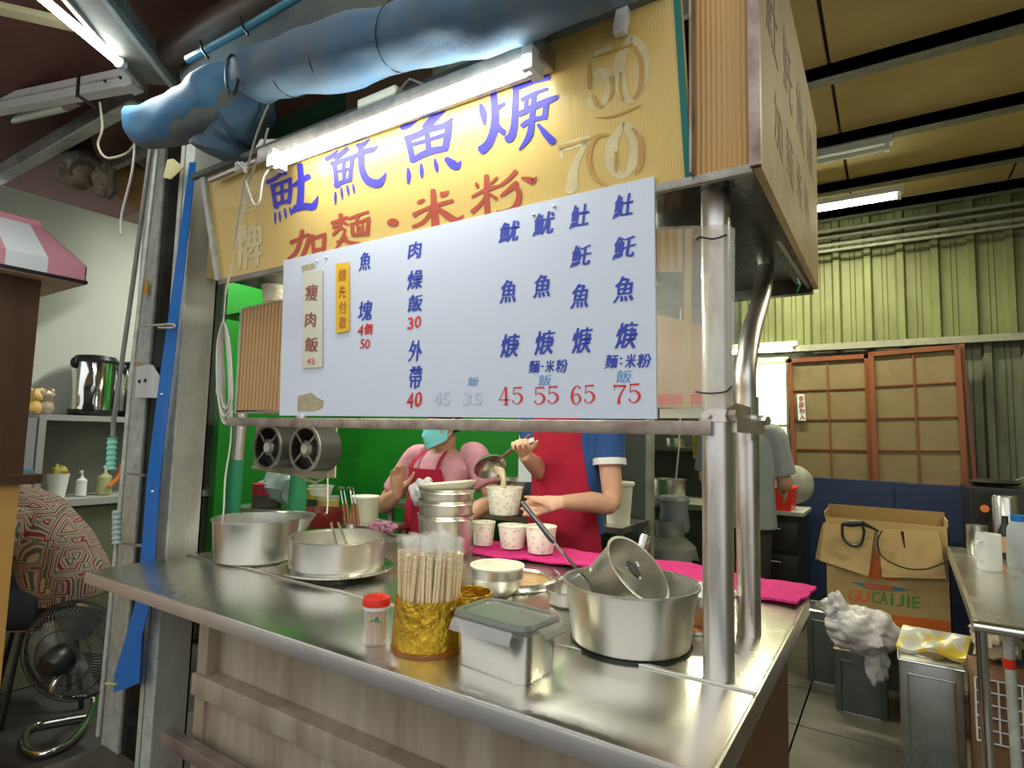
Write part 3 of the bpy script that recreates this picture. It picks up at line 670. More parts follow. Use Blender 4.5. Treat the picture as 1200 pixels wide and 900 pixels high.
build('top_board', M().box((xl, .235, 2.09), (.02, 1.13, 2.10)), GALVD, sg, smooth=False)
build('bottom_trim', M().box((xl, .223, 1.760), (.02, .236, 1.776)), FANR, sg, bevel=.002)
build('top_trim', M().tube([sp_(xl-.05, TOPK)+SN*.01, sp_(-.4, TOPK)+SN*.006, sp_(xr-.02, TOPK)+SN*.006], .011, 8, wob=.3), GREYT, sg)
build('left_trim', M().beam(sp_(xl, 0)+SN*.006, sp_(xl, TOPK)+SN*.006, .022, .012, (0, 1, 0)), GALV, sg, smooth=False)
build('top_pipe', M().tube([at(247, 211, 'y', .14), at(282, 196, 'y', .14), at(330, 176, 'y', .14)], .009, 8), STEELB, sg)

def strokes(counts, S, ox, oy, k, pl, ma, parent, lift=.0012):
    i = 0
    for n in counts:                      # one object per written character
        m = M()
        for st in S[i:i+n]:
            i += 1; brush(m, [(ox+x/k, oy+y/k, wd*1.22/k) for x, y, wd in st], lambda X, Y: pl.p(X, Y, lift+i*.00003))
        letters('character', m, ma, parent)
A2 = [ # first two blue characters, read off a sixfold enlargement
 [(212,238,26),(165,275,24),(120,305,26),(82,322,30)],[(180,262,20),(215,262,16)],[(112,352,26),(180,325,20),(248,300,26)],[(120,345,28),(128,420,24),(146,498,30)],[(240,300,26),(245,380,24),(232,465,28)],[(184,325,20),(188,470,20)],[(130,408,20),(242,372,20)],[(135,490,28),(185,462,22),(240,458,22)],
 [(138,535,9),(137,575,13),(137,617,5)],[(167,530,9),(171,570,13),(172,602,5)],[(204,508,10),(210,545,14),(214,574,6)],[(240,500,10),(247,530,13),(251,553,6)],
 [(312,200,34),(320,330,38),(312,480,42)],[(268,345,22),(318,312,30),(375,280,34)],[(262,530,20),(295,498,44),(360,490,38),(405,490,38),(440,418,5)],
 [(575,100,12),(540,135,24),(498,160,28)],[(645,85,26),(600,125,30),(560,150,28)],[(535,192,28),(610,168,24),(690,142,26)],[(552,190,24),(562,270,24),(572,350,30)],[(680,150,26),(672,220,22),(664,300,26)],[(620,170,20),(622,320,20)],[(556,252,16),(680,222,16)],[(560,345,28),(610,320,24),(668,302,24)],
 [(561,392,10),(560,435,14),(561,480,5)],[(601,360,10),(606,400,14),(610,445,5)],[(644,345,10),(650,380,14),(654,416,5)],[(685,335,9),(690,368,13),(694,402,5)],
 [(800,20,10),(760,55,26),(715,66,26)],[(742,60,30),(738,110,30)],[(690,142,24),(770,105,30),(820,92,30),(857,68,8)],[(740,110,32),(748,230,36),(790,310,46),(860,330,48),(900,290,24),(918,252,5)]]
strokes((15, 16), A2, 300, 160, 6, SP, SIGNB, sg)
A3 = [ # third and fourth blue characters
 [(215,432,12),(170,470,26),(118,488,34)],[(375,378,34),(320,430,44),(268,490,44)],[(145,562,36),(220,535,34),(290,500,34),(380,478,30),(438,432,14)],[(152,560,32),(168,620,32),(186,702,32)],[(275,520,28),(290,650,30)],[(418,460,36),(408,540,38),(392,622,36)],[(168,600,22),(260,575,20),(400,530,22)],[(182,700,28),(250,660,34),(330,632,36),(400,622,28)],
 [(156,750,12),(160,795,24),(157,846,10)],[(240,722,12),(243,770,22),(243,810,8)],[(328,692,12),(336,735,24),(342,772,10)],[(402,690,30),(440,722,48),(470,735,36),(494,702,5)],
 [(622,345,22),(636,400,38),(645,470,12)],[(702,262,36),(712,400,40),(705,500,44),(670,590,44),(625,632,50)],[(772,335,16),(740,355,22),(712,372,26)],[(715,450,18),(745,500,30),(768,520,34)],
 [(940,120,30),(952,160,32)],[(1052,166,34),(960,192,30),(860,232,32)],[(845,232,32),(842,330,34),(835,470,38),(815,545,42),(788,562,40)],[(885,312,22),(960,272,20),(1046,240,14)],[(868,402,28),(960,355,32),(1050,318,34),(1110,292,20)],[(1040,330,26),(1028,425,30)],[(885,478,26),(930,445,24),(1030,420,22)],[(915,300,20),(905,395,24)],[(962,270,26),(948,430,30),(930,540,34),(868,630,10)],[(988,470,16),(1035,530,34),(1080,578,42)]]
strokes((12, 14), A3, 450, 60, 5.4545, SP, SIGNB, sg)
A4 = [ # red characters, left pair
 [(248,745,26),(300,722,20),(372,690,18),(368,740,26),(345,805,26),(318,862,22)],[(328,662,24),(312,730,26),(285,810,24),(232,862,22)],[(398,695,24),(402,750,22),(408,815,22)],[(395,718,22),(492,686,20)],[(484,690,24),(478,800,26)],[(402,806,24),(480,786,22)],
 [(598,548,26),(596,620,22)],[(535,608,22),(590,588,18),(645,568,18)],[(545,640,18),(600,612,16)],[(612,600,16),(650,620,14)],[(545,690,18),(595,640,18)],[(595,630,16),(632,662,18)],[(622,680,16),(598,740,18),(556,800,14)],[(572,742,12),(640,708,16)],[(600,712,14),(650,742,22),(720,762,34),(775,758,20),(840,735,5)],
 [(655,578,16),(720,552,16),(792,528,14)],[(722,556,16),(706,600,16)],[(668,618,16),(735,598,14),(800,572,18)],[(676,612,20),(684,690,22)],[(795,575,22),(784,690,24)],[(680,692,18),(785,682,20)],[(714,602,12),(718,688,12)],[(754,592,12),(752,684,12)],[(718,640,10),(754,630,10)],[(718,664,9),(754,656,9)]]
strokes((6, 19), A4, 300, 160, 6, SP, SIGNR, sg)
A5 = [[(168,438,62),(168,443,62)],[(325,316,10),(340,308,22),(368,294,12)],[(522,240,10),(505,256,26),(478,262,30)],[(302,392,26),(360,362,18),(430,335,22),(550,300,18)],[(425,236,28),(430,330,34),(440,468,44)],[(425,345,22),(370,430,20),(295,468,16)],[(440,340,16),(500,385,34),(560,425,36),(590,420,24),(620,394,5)],
 [(700,188,12),(706,205,22),(712,218,8)],[(834,152,14),(815,172,14),(790,195,10)],[(675,276,14),(730,245,16),(780,225,22),(850,205,12)],[(767,142,26),(766,240,28),(772,395,30)],[(772,255,18),(730,320,20),(675,372,24)],[(780,252,12),(830,288,18)],[(955,112,22),(905,165,20),(850,206,14)],[(992,155,12),(1045,170,34),(1060,178,30),(1087,150,6)],[(858,270,14),(905,235,24),(950,195,28),(962,185,20)],[(940,205,24),(972,240,28),(970,300,32),(935,352,28),(880,368,18),(832,370,8)]]
strokes((1, 6, 10), A5, 430, 180, 5.4545, SP, SIGNR, sg)
# pale ghosts where characters were peeled off
gm = Sheet(); glyph(gm, '牌', 293, 288, 28, 52, SP, slope=-.22, bold=.05); glyph(gm, '老', 290, 238, 22, 22, SP, slope=-.22, bold=.05)
letters('glue_ghost', gm, GHOST, sg)
gm = M()
for ch, x0, y0, x1, y1 in (('5', 688, 62, 718, 132), ('0', 722, 46, 758, 126), ('7', 655, 168, 690, 228), ('0', 712, 150, 750, 214)):
    for st in DIG[ch]: brush(gm, [(a*(x1-x0), -b*(y1-y0), c_*(x1-x0)*1.9) for a, b, c_ in st], lambda X, Y: SP.p(x0+X, y1+Y-.3*X, .0006))
letters('glue_ghost', gm, GHOST, sg)
gm = M()
for ch, x0, y0, x1, y1 in (('0', 726, 52, 755, 120),): 
    brush(gm, [(745, 55, 3), (752, 75, 6), (751, 100, 6), (743, 116, 3)], lambda X, Y: SP.p(X, Y, .0016)); brush(gm, [(728, 85, 3), (727, 105, 4), (731, 118, 2)], lambda X, Y: SP.p(X, Y, .0016))
for st in ([(742, 151, 3), (751, 165, 7), (751, 190, 7), (745, 205, 2)], [(712, 158, 3), (697, 162, 6), (690, 185, 6), (697, 208, 5), (712, 218, 3)], [(656, 173, 4), (680, 166, 3), (694, 162, 1.5)], [(692, 72, 2), (691, 90, 5), (691, 104, 4)], [(716, 90, 4), (718, 105, 4), (714, 118, 2)], [(722, 178, 3), (722, 200, 4)], [(698, 138, 1), (720, 136, 3), (750, 124, 2)], [(690, 70, 1), (712, 62, 3), (742, 52, 2)], [(695, 112, 3), (700, 122, 6), (706, 126, 2)]):
    brush(gm, st, lambda X, Y: SP.p(X, Y, .0016))
letters('glue_stain', gm, GHOSTD, sg)
# brush characters on the end of the box
SPR = Plane((.0345, 0, 0), (1, 0, 0)); rb = Sheet(); rr_ = Sheet()
def rglyph(m, ch, y, z, s):
    vs, fs = glyph_mesh(ch, 0.0); m.new(); m.add([Vector((.0352, y+u*s*.9, z+v*s-u*.02)) for u, v in vs], fs)
for i, ch in enumerate('𩵚魠魚焿'): rglyph(rb, ch, .36+i*.21, 2.13, .15)
for i, ch in enumerate('加麵米粉'): rglyph(rr_, ch, .42+i*.16, 1.93, .11)
letters('lettering', rb, mat('weathered_blue', (.20,.17,.22), .6, c2=(.42,.31,.18), vs=18, mix_lo=.4, mix_hi=.6), sg)['label'] = 'blue lettering on the end board'
letters('lettering', rr_, mat('weathered_red', (.42,.13,.07), .6, c2=(.45,.30,.16), vs=18, mix_lo=.35, mix_hi=.6), sg)['label'] = 'red lettering on the end board'
# tears, hook and ballast on the sign
tr_ = M(); 
for q in ([(802, 150, 2), (806, 165, 6), (808, 178, 7), (807, 192, 3)], [(881, 10, 3), (884, 22, 6), (888, 40, 3)], [(803, 100, 1), (804, 130, 3), (805, 150, 2)]):
    brush(tr_, q, lambda X, Y: at(X, Y, 'y', .2272))
letters('torn_patch', tr_, DARKM, sg)
hk = build('clip', M().box((-.012, -.012, 0), (.012, .006, .05), mtx=Matrix.Rotation(.15, 3, 'Y')).tube([(0, 0, .05), (.004, -.004, .062), (0, 0, .074)], .006, 8), WHITEP, org=(0, 0, 0), bevel=.003)
hk.location = SP.p(730, 44, .012); tag(hk, 'small off-white cable clip at the top edge of the yellow sign, upper right', 'clip')

# tube light in front of the sign
tl = thing('sign_light', 'bright fluorescent tube mounted across the front of the yellow sign', 'light', (-.78, .1, 2.03))
TL, TR = at(322, 190, 'y', .10), at(622, 76, 'y', .10)
build('tube', M().cyl(TL, TR, .0165, n=14), TUBE, tl)
build('batten', M().beam(TL+Vector((-.10, .035, .045)), TR+Vector((.02, .035, .035)), .05, .045), FANR, tl, bevel=.004)
for p in (TL, TR): build('socket', M().box(tuple(p+Vector((-.012, -.016, -.016))), tuple(p+Vector((.012, .03, .03)))), WHITEP, tl, smooth=False)
area('sign_tube_light', ((TL+TR)/2+Vector((0, -.03, 0))).to_tuple(), (math.radians(50), 0, 0), .8, .03, 1.0, (.95, 1, .98))
bl = build('ballast', M().box((-.062, -.02, 0), (.062, .02, .032)).tube([(.06, 0, .03), (.09, 0, .045), (.13, .0, .02)], .003, 6), CREAM, org=(0, 0, 0), bevel=.003)
bl.location = at(448, 128, 'y', .135); bl.rotation_euler = (.1, 0, 0); tag(bl, 'old cream ballast box sitting on top of the sign light housing', 'ballast')
wr_ = build('light_wire', M().tube(smooth3([TL+Vector((0, 0, 0)), at(309, 208, 'y', .09), at(304, 236, 'y', .09), at(297, 238, 'y', .09), at(288, 212, 'y', .09)]), .0025, 6), CORDW)
tag(wr_, 'white wire looping from the left end of the sign light', 'wire')
kn = build('wire_bundle', M().tube(smooth3([at(282+7*math.cos(k*1.9), 196+6*math.sin(k*2.7), 'y', .08+.01*math.sin(k)) for k in range(16)]), .003, 6), CORDW)
tag(kn, 'tangled knot of wire at the upper left corner of the yellow sign', 'wire')

ul = thing('under_light', 'fluorescent tube light under the sign box, hidden behind the price board', 'light', (-.8, .55, 1.74))
build('batten', M().box((-1.45, .52, 1.745), (-.22, .58, 1.777)), WHITEP, ul, smooth=False)
build('tube', M().cyl((-1.4, .55, 1.728), (-.27, .55, 1.728), .014, n=12), TUBE2, ul)
area('under_tube_light', (-.83, .55, 1.70), (0, 0, 0), 1.1, .03, 6.5, (1, 1, .9))
# ---------------------------------------------------------------- white price board
WP = Plane((0, .215, 0), (0, -1, 0))
wbd = thing('price_board', 'large white fluted price board with blue dishes and red prices', 'sign', (-.69, .22, 1.335))
cs = [at(335, 306, 'y', .222), at(768, 208, 'y', .222), at(771, 491, 'y', .222), at(330, 487, 'y', .222)]
build('panel', M().prism([Vector((p.x, .215, p.z)) for p in cs], (0, .007, 0)), BOARDM, wbd, smooth=False)
BP = Plane((0, .215, 0), (0, -1, 0))
mb, mr, mlb, mf = Sheet(), Sheet(), Sheet(), Sheet()
for ch, x, y, W_, H_ in (('魷', 597.6, 271.4, 22, 24), ('魷', 637.9, 262, 23, 26), ('𩵚', 680, 253, 21, 26), ('𩵚', 731.4, 241, 22, 27), ('魠', 681.5, 299.5, 22, 25), ('魠', 732.3, 289.7, 24, 26),
    ('魚', 596.3, 341, 18, 27), ('魚', 636, 335, 19, 27), ('魚', 680.6, 346.6, 20, 28), ('魚', 732.3, 339, 22, 29), ('焿', 598, 405, 20, 27), ('焿', 638.5, 401.5, 21, 28), ('焿', 682.5, 398.5, 21, 30), ('焿', 734.7, 393, 23, 31),
    ('麵', 626.4, 429.6, 12, 15), ('米', 644.7, 429.2, 10, 14), ('粉', 658.6, 428.7, 13, 15), ('麵', 717, 423.5, 14, 16), ('米', 739.3, 423, 12, 16), ('粉', 755.2, 422.6, 15, 16),
    ('魚', 428.3, 306, 13, 21), ('塊', 428.3, 364, 15, 23), ('肉', 486.5, 293, 14, 20), ('燥', 487, 327.5, 17, 22), ('飯', 487, 355, 16, 20), ('外', 487.2, 411.3, 15, 24), ('帶', 487.2, 442.4, 14, 26)):
    sl = -.226+(y-208)/283*.235; glyph(mb, ch, x, y, W_, H_, BP, slope=sl, shear=.16, bold=.035, jit=.05)
for x, y in ((636, 429.2), (728, 420), (728, 426)): mb.new(); brush(mb, [(x-.8, y, 2), (x+.8, y, 2)], lambda X, Y: BP.p(X, Y, .0012))
for t_, x0, y0, x1, y1 in (('45', 584.5, 454, 613, 475), ('55', 625.5, 453, 655, 474.5), ('65', 668.5, 451.5, 697.5, 474), ('75', 719, 450, 751, 473.5)):
    mid = (x0+x1)/2; digit(mr, t_[0], x0, y0, mid-1, y1, BP); digit(mr, t_[1], mid+1, y0-1, x1, y1-1, BP)
for ch, x, y, W_, H_ in (('4', 423, 387, 6, 12), ('個', 432, 385.6, 9, 13), ('5', 425, 403, 5, 11), ('0', 431, 403, 5.5, 11), ('3', 481.5, 379, 6.5, 14), ('0', 490, 377, 7, 14), ('4', 481, 469, 7.5, 18), ('0', 490.5, 468, 8, 18)):
    glyph(mr, ch, x, y, W_, H_, BP, shear=.15, bold=.05, jit=.06)
for ch, x, y, W_, H_ in (('飯', 638.8, 445.5, 15, 13), ('飯', 731.4, 441, 18, 15), ('飯', 555, 447, 13, 11)): glyph(mlb, ch, x, y, W_, H_, BP, bold=.0, shear=.1)
for ch, x, y in (('4', 513, 467), ('5', 523, 467), ('3', 548, 467), ('5', 560, 467)): glyph(mf, ch, x, y, 9, 15, BP, bold=.05)
letters('lettering', mb, INKB, wbd)['label'] = 'blue handwritten dish names'
letters('lettering', mr, INKR, wbd)['label'] = 'red prices'
letters('lettering', mlb, INKLB, wbd)['label'] = 'light blue handwriting'
letters('lettering', mf, INKFADE, wbd)['label'] = 'faint erased prices'
def slip(name, quad, ma, chars, inkm, label):
    o = build(name, M().prism([BP.p(x, y, .003) for x, y in quad], (0, -.0012, 0)), ma, smooth=False)
    tag(o, label, 'paper slip'); m = Sheet()
    for ch, x, y, W_, H_ in chars: glyph(m, ch, x, y, W_, H_, BP, lift=.0052, bold=.025, shear=.08, jit=.05)
    letters('lettering', m, inkm, o); return o
slip('paper_slip', [(357.4, 318), (379, 316.5), (379, 430.5), (355.5, 432)], CREAMS, (('瘦', 367, 343, 14, 19), ('肉', 365.8, 375, 12, 17), ('飯', 366.7, 404, 15, 17)), MAROON, 'cream paper slip taped to the left of the price board')
slip('paper_slip', [(394.8, 309.5), (410, 307.5), (410.5, 388), (395, 391)], YELS, (('請', 403, 322.6, 9, 14), ('先', 403, 342, 8, 14), ('付', 403.4, 360.5, 8, 14), ('款', 403.4, 378, 8, 14)), OCRINK, 'bright yellow paper slip on the price board, right of the cream one')
m = Sheet(); glyph(m, '4', 363.5, 423.5, 4, 7, BP, lift=.0052); glyph(m, '5', 368.5, 423.5, 4, 7, BP, lift=.0052)
letters('price', m, INKR, bpy.data.objects['paper_slip'])
build('tape_residue', M().prism([BP.p(x, y, .0002) for x, y in ((349, 464), (358, 462), (365, 460), (372, 466), (380, 470), (378, 478), (368, 482), (349, 482))], (0, -.0006, 0)), TAN, wbd, smooth=False)
build('tape_residue', M().prism([BP.p(x, y, .0002) for x, y in ((353, 312), (368, 308), (370, 314), (355, 320))], (0, -.0006, 0)), TAN, wbd, smooth=False)
for x, y in ((372, 306), (383, 302), (626, 252), (650, 242)):
    build('screw', M().ell(BP.p(x, y, .002), .004, n=8, m=6), CHROME, wbd)

# clear acrylic boxes right and left of the board
ac = thing('acrylic_case', 'stained clear acrylic sheet tied to the front right post', 'panel', (-.1, .29, 1.335))
def py(y, *q): return [at(a, b, 'y', y) for a, b in q]
build('sheet', M().prism(py(.285, (770, 266), (852, 263), (861, 268), (860, 474), (852, 478), (768, 478)), (0, .003, 0)), GLASSY, ac, smooth=False)
build('amber_panel', M().prism(py(.42, (768, 270), (800, 268), (800, 318), (768, 318)), (0, .004, 0)), PLYO2, ac, smooth=False)
build('back_sheet', M().prism(py(.44, (768, 368), (828, 382), (828, 478), (768, 478)), (0, .004, 0)), mat('peach_acrylic', (.62, .36, .17), .35, c2=(.5, .27, .12), vs=7), ac, smooth=False)
build('label', M().prism(py(.30, (773, 479), (823, 478), (823, 490), (773, 490)), (0, .002, 0)), CREAMS, ac, smooth=False)
build('red_strip', M().prism(py(.435, (768, 462), (824, 462), (824, 474), (768, 474)), (0, .002, 0)), REDP, ac, smooth=False)
build('tape', M().prism(py(.30, (803, 268), (811, 268), (809, 478), (800, 478)), (0, .001, 0)), mat('yellow_tape', (.6, .42, .08), .4, alpha=.6), ac, smooth=False)
build('wire_tie', M().tube(smooth3(py(.28, (816, 282), (820, 278), (836, 280), (852, 275))), .0016, 6), BLACK, ac)
build('wire_tie', M().tube(smooth3(py(.28, (815, 459), (830, 461), (850, 459), (858, 452))), .0016, 6), BLACK, ac)
al = thing('amber_case', 'amber fluted plastic case hanging at the left end of the price board', 'case', (-1.5, .3, 1.36))
build('front', M().prism(py(.30, (283, 362), (334, 350), (334, 482), (276, 484)), (0, .006, 0)), PLYO2, al, smooth=False)
build('rim', M().tube(py(.296, (334, 350), (283, 362), (276, 484), (334, 482)), .005, 8), CLEARP, al)
build('side', M().prism([at(283, 362, 'y', .306), at(283, 362, 'y', .306)+Vector((0, .14, 0)), at(276, 484, 'y', .306)+Vector((0, .14, 0)), at(276, 484, 'y', .306)], (.004, 0, 0)), PLYO2, al, smooth=False)
build('bottom', M().box((-1.585, .30, 1.352), (-1.30, .44, 1.358)), RAILM, al, smooth=False)
cp = thing('paper_cup_stack', 'stack of printed paper cups under the left end of the yellow sign', 'cups', at(321, 352, 'y', .36).to_tuple())
c = at(321, 354, 'y', .37); cp.location = c; ORG[cp.name] = c.copy()
for k in range(4): build('cup', M().lathe([(.034, .022*k), (.041, .022*k+.05), (.044, .022*k+.05), (.044, .022*k+.054), (.039, .022*k+.054), (.032, .022*k)], c, 20, closed=True), CUPM, cp)

# ---------------------------------------------------------------- axial fans
fn = thing('fan_plate', 'grimy beige metal plate holding the two round fans under the sign', 'plate', (-1.6, .62, 1.13))
build('plate', M().prism(py(.60, (300, 497), (394, 498), (392, 560), (370, 561), (297, 549)), (0, .006, 0)), BEIGE, fn, smooth=False)
build('bracket', M().tube(py(.6, (296, 548), (345, 556), (370, 566), (385, 556)), .006, 8), BEIGE, fn)
def axfan(px, py_, label):
    c = at(px, py_, 'y', .50); R = .078
    t = thing('axial_fan', label, 'fan', (c.x, .5, c.z), 'axial fans under the sign'); c = Vector((c.x, .5, c.z))
    ry = Matrix.Rotation(math.radians(90), 3, 'X')
    build('housing', M().lathe([(R, -.09), (R, .0), (R-.005, 0), (R-.005, -.09)], c, 36, mtx=ry, closed=True), FANG, t)
    build('rim', M().lathe([(R-.007, 0), (R+.003, 0), (R+.003, .006), (R-.007, .006)], c, 36, mtx=ry, closed=True), FANR, t)
    build('hub', M().lathe([(0, .004), (.018, .004), (.03, -.002), (.032, -.05), (0, -.05)], c, 24, mtx=ry), FANR, t)
    build('label_disc', M().lathe([(0, .0065), (.017, .0065), (.017, .004), (0, .004)], c, 20, mtx=ry), CREAMS, t)
    for k in range(5):
        a = k*2*math.pi/5+.3
        def fb(u, v, a=a):
            r = .030+v*.042; th = a+(u-.5)*.95+v*.15; return c+Vector((r*math.cos(th), .035+(u-.5)*.03, r*math.sin(th)))
        build('blade', M().grid(fb, 6, 3, .0015, (0, 1, 0)), FANG, t)
    for k in range(4):
        a = k*math.pi/2+.75; build('spoke', M().beam(c+Vector((.024*math.cos(a), -.002, .024*math.sin(a))), c+Vector(((R-.003)*math.cos(a), -.002, (R-.003)*math.sin(a))), .008, .004, (0, 1, 0)), FANR, t, smooth=False)
    return t
axfan(314, 524, 'left one of the two round dark fans under the sign')
axfan(358, 526, 'right one of the two round dark fans under the sign')
sb_ = build('pull_string', M().tube([at(384, 560, 'y', .6), at(384, 590, 'y', .6), at(383, 602, 'y', .6)], .003, 6), CORDW)
tag(sb_, 'short pale string hanging from the fan plate corner', 'string')
sk = build('wall_socket', M().box((0, 0, 0), (.05, .02, .06)), CREAM, org=(0, 0, 0), bevel=.004); sk.location = at(252, 462, 'y', 1.2)
tag(sk, 'cream wall socket behind the hanging white cable', 'socket')

# coil of white cable hanging by the column
cc = thing('cable_coil', 'coil of white cable hanging between the column and amber case', 'cable', at(262, 480, 'y', .3).to_tuple())
for k in range(7):
    x0, x1 = 255+k*1.0, 272-k*.6
    y1 = 480+10*math.sin(k*2.1)
    pts = [at(x, y, 'y', .29+.006*k) for x, y in ((262, 374), (x0, 400+3*k), (x0-1+k*.5, 440), (x0+2, y1-6), (264+k*.5, y1+8), (x1, y1-12), (x1-1, 430), (x1-4, 395), (262, 376))]
    build('loop', M().tube(smooth3(pts, 4), .0032, 6), CORDW, cc)
build('lead', M().tube(smooth3([at(x, y, 'y', .28) for x, y in ((300, 110), (287, 160), (275, 230), (268, 300), (262, 376))]), .0028, 6), CORDW, cc)
build('lead', M().tube(smooth3([at(x, y, 'y', .30) for x, y in ((272, 480), (270, 520), (264, 560), (262, 600), (258, 625))]), .003, 6), CORDW, cc)
for k, q in enumerate((((322, 105), (300, 160), (283, 230), (273, 300), (264, 345)), ((314, 150), (308, 172), (290, 220), (276, 290)))):
    o = build('hanging_rope', M().tube(smooth3([at(x, y, 'y', .12) for x, y in q]), .0035, 6), ROPE)
    tag(o, ['long tan rope from the blue tarp down past the sign corner', 'short tan rope from the blue tarp to the sign corner knot'][k], 'rope', 'ropes at the sign corner')

# ================================================================ THINGS ON THE COUNTER
def pot_at(name, label, pl, pr, pf, rimy, z=ZT, taper=.95, ma=STEELB, lip=.005, cat='pot', group=None, kb=None):
    c, R = vessel(pl, pr, pf, z, taper)
    h = zat((pl+pr)/2, rimy, c)-z
    t = thing(name, label, cat, c.to_tuple(), group)
    rb_ = R*taper
    build('body', M().lathe([(0, .001), (rb_-.008, .001), (rb_, .008), (R, h-.004), (R+lip, h-.002), (R+lip, h+.002), (R-.001, h+.001), (rb_-.003, .012), (rb_-.01, .005), (0, .005)], c, 48), ma, t)
    return t, c, R, h
p1t, p1c, p1R, p1h = pot_at('deep_pot', 'deep round steel pot at the left end of the counter', 246, 350, 665, 607, taper=.93)
p2t, _, _, _ = pot_at('mixing_bowl', 'flared steel bowl tucked behind the deep pot at left', 296, 368, 640, 604, taper=.55, cat='bowl')
# shallow steel sieve on a tray with tongs
tr, tcn_, tR, th_ = pot_at('round_tray', 'wide shallow steel plate under the round sieve', 328, 460, 683, 663, taper=.72, ma=STEEL, lip=.006, cat='plate')
tr.children[0].data.name = 'rim_plate'
sv = thing('round_sieve', 'round steel sieve pan resting on the wide plate', 'sieve', (tcn_.x, tcn_.y, ZT+.012))
R = tR*.86; zr = zat(395, 628, tcn_)-ZT-.012
build('wall', M().lathe([(R*.93, 0), (R*.93, .012), (R*.99, .016), (R*.99, zr-.005), (R+.003, zr), (R-.001, zr), (R*.985, .018), (R*.9, .012), (R*.9, 0)], (tcn_.x, tcn_.y, ZT+.012), 48, closed=True), STEELB, sv)
mm = M()
for k in range(-9, 10):
    l = math.sqrt(max(0, (R*.93)**2-(k*R*.098)**2)); o_ = Vector((tcn_.x, tcn_.y, ZT+.026))
    mm.tube([o_+Vector((k*R*.098, -l, 0)), o_+Vector((k*R*.098, l, 0))], .0012, 4); mm.tube([o_+Vector((-l, k*R*.098, 0)), o_+Vector((l, k*R*.098, 0))], .0012, 4)
x = build('mesh', mm, STEEL, sv); x['kind'] = 'stuff'
tg = thing('tongs', 'thin steel tongs standing in the round sieve', 'tongs', (tcn_.x, tcn_.y, ZT+.03))
yy = tcn_.y
for q in ((397, 652, 388, 612), (412, 652, 396, 612)):
    build('arm', M().beam(at(q[0], q[1], 'y', yy), at(q[2], q[3], 'y', yy), .008, .003, (0, 1, 0)), STEEL, tg, smooth=False)
# chopstick holder
def at_c(px, py): return at(px, py, 'z', ZT)
hc_, hR = vessel(458, 541, 773, ZT, 1.0)
hz = zat(500, 697, hc_)-ZT
ch_ = thing('chopstick_holder', 'oval gold foil holder full of wrapped chopsticks', 'holder', hc_.to_tuple())
pr_ = [(hR*.98, .006), (hR*.99, .008)]+[(hR*(1-.05*k/5), .01+(hz-.01)*k/5) for k in range(6)]+[(hR*.91, hz), (hR*.92, .01)]
build('wall', M().lathe(pr_, hc_, 40, closed=True), GOLD, ch_)
build('base', M().lathe([(0, 0), (hR*1.02, 0), (hR*1.03, .006), (hR*.9, .012), (0, .012)], hc_, 40), mat('amber_plastic', (.25, .08, .01), .2), ch_)
h2 = Vector((hc_.x+.045, hc_.y+.075, ZT))
ch2 = thing('chopstick_holder', 'second gold foil holder, half hidden behind the full front one', 'holder', h2.to_tuple())
build('wall', M().lathe([(.05, .004), (.052, .006), (.05, .10), (.047, .10), (.048, .006)], h2, 32, closed=True), GOLD, ch2)
build('base', M().lathe([(0, 0), (.051, 0), (.051, .006), (0, .006)], h2, 32), mat('amber_plastic_b', (.25, .08, .01), .2), ch2)
stick = None
ztop = zat(500, 645, hc_)-ZT
for k in range(74):
    a = k*2.39996; r_ = hR*.86*math.sqrt((k+.5)/74)
    bx, by = r_*math.cos(a)*.9, r_*math.sin(a)*.9
    tx, ty = bx*1.06+random.uniform(-.010, .010), by*1.0+random.uniform(-.010, .010)
    L = .20
    if stick is None:
        stick = thing('chopsticks', 'wrapped disposable wooden chopsticks standing in the gold holder', 'chopsticks', (0, 0, 0), 'chopsticks in the gold holder')
        build('sticks', M().box((-.0048, -.0024, .003), (-.0006, .0024, L)).box((.0006, -.0024, .003), (.0048, .0024, L)), CHOP, stick, smooth=False)
        def slv(u, v):
            t = 2*math.pi*u; z_ = L*.80+v*(L*.2+.036); q = .6+.4*min(1, (1-v)*7+.1)
            return Vector(((.0065+.0018*math.sin(v*23+3*u))*math.cos(t)*(1 if v < .88 else 1.25), (.0032+.0012*math.cos(v*31))*math.sin(t)*q+ (0 if v < .86 else .004*math.sin(u*19)), z_))
        build('film_sleeve', M().grid(slv, 8, 16), CLEAR, stick)
        o = stick
    else: o = dup(stick, (0, 0, 0))
    b0 = Vector((hc_.x+bx, hc_.y+by, ZT+.014)); dz = ztop-.014; vec = Vector((tx-bx, ty-by, dz)).normalized()
    o.location = b0; o.rotation_euler = (Vector((0, 0, 1)).rotation_difference(vec).to_matrix() @ Matrix.Rotation(random.uniform(-1.2, 1.2), 3, 'Z')).to_euler()
    s_ = dz/L*random.uniform(.965, 1.02); o.scale = (1.1, 1.1, s_)
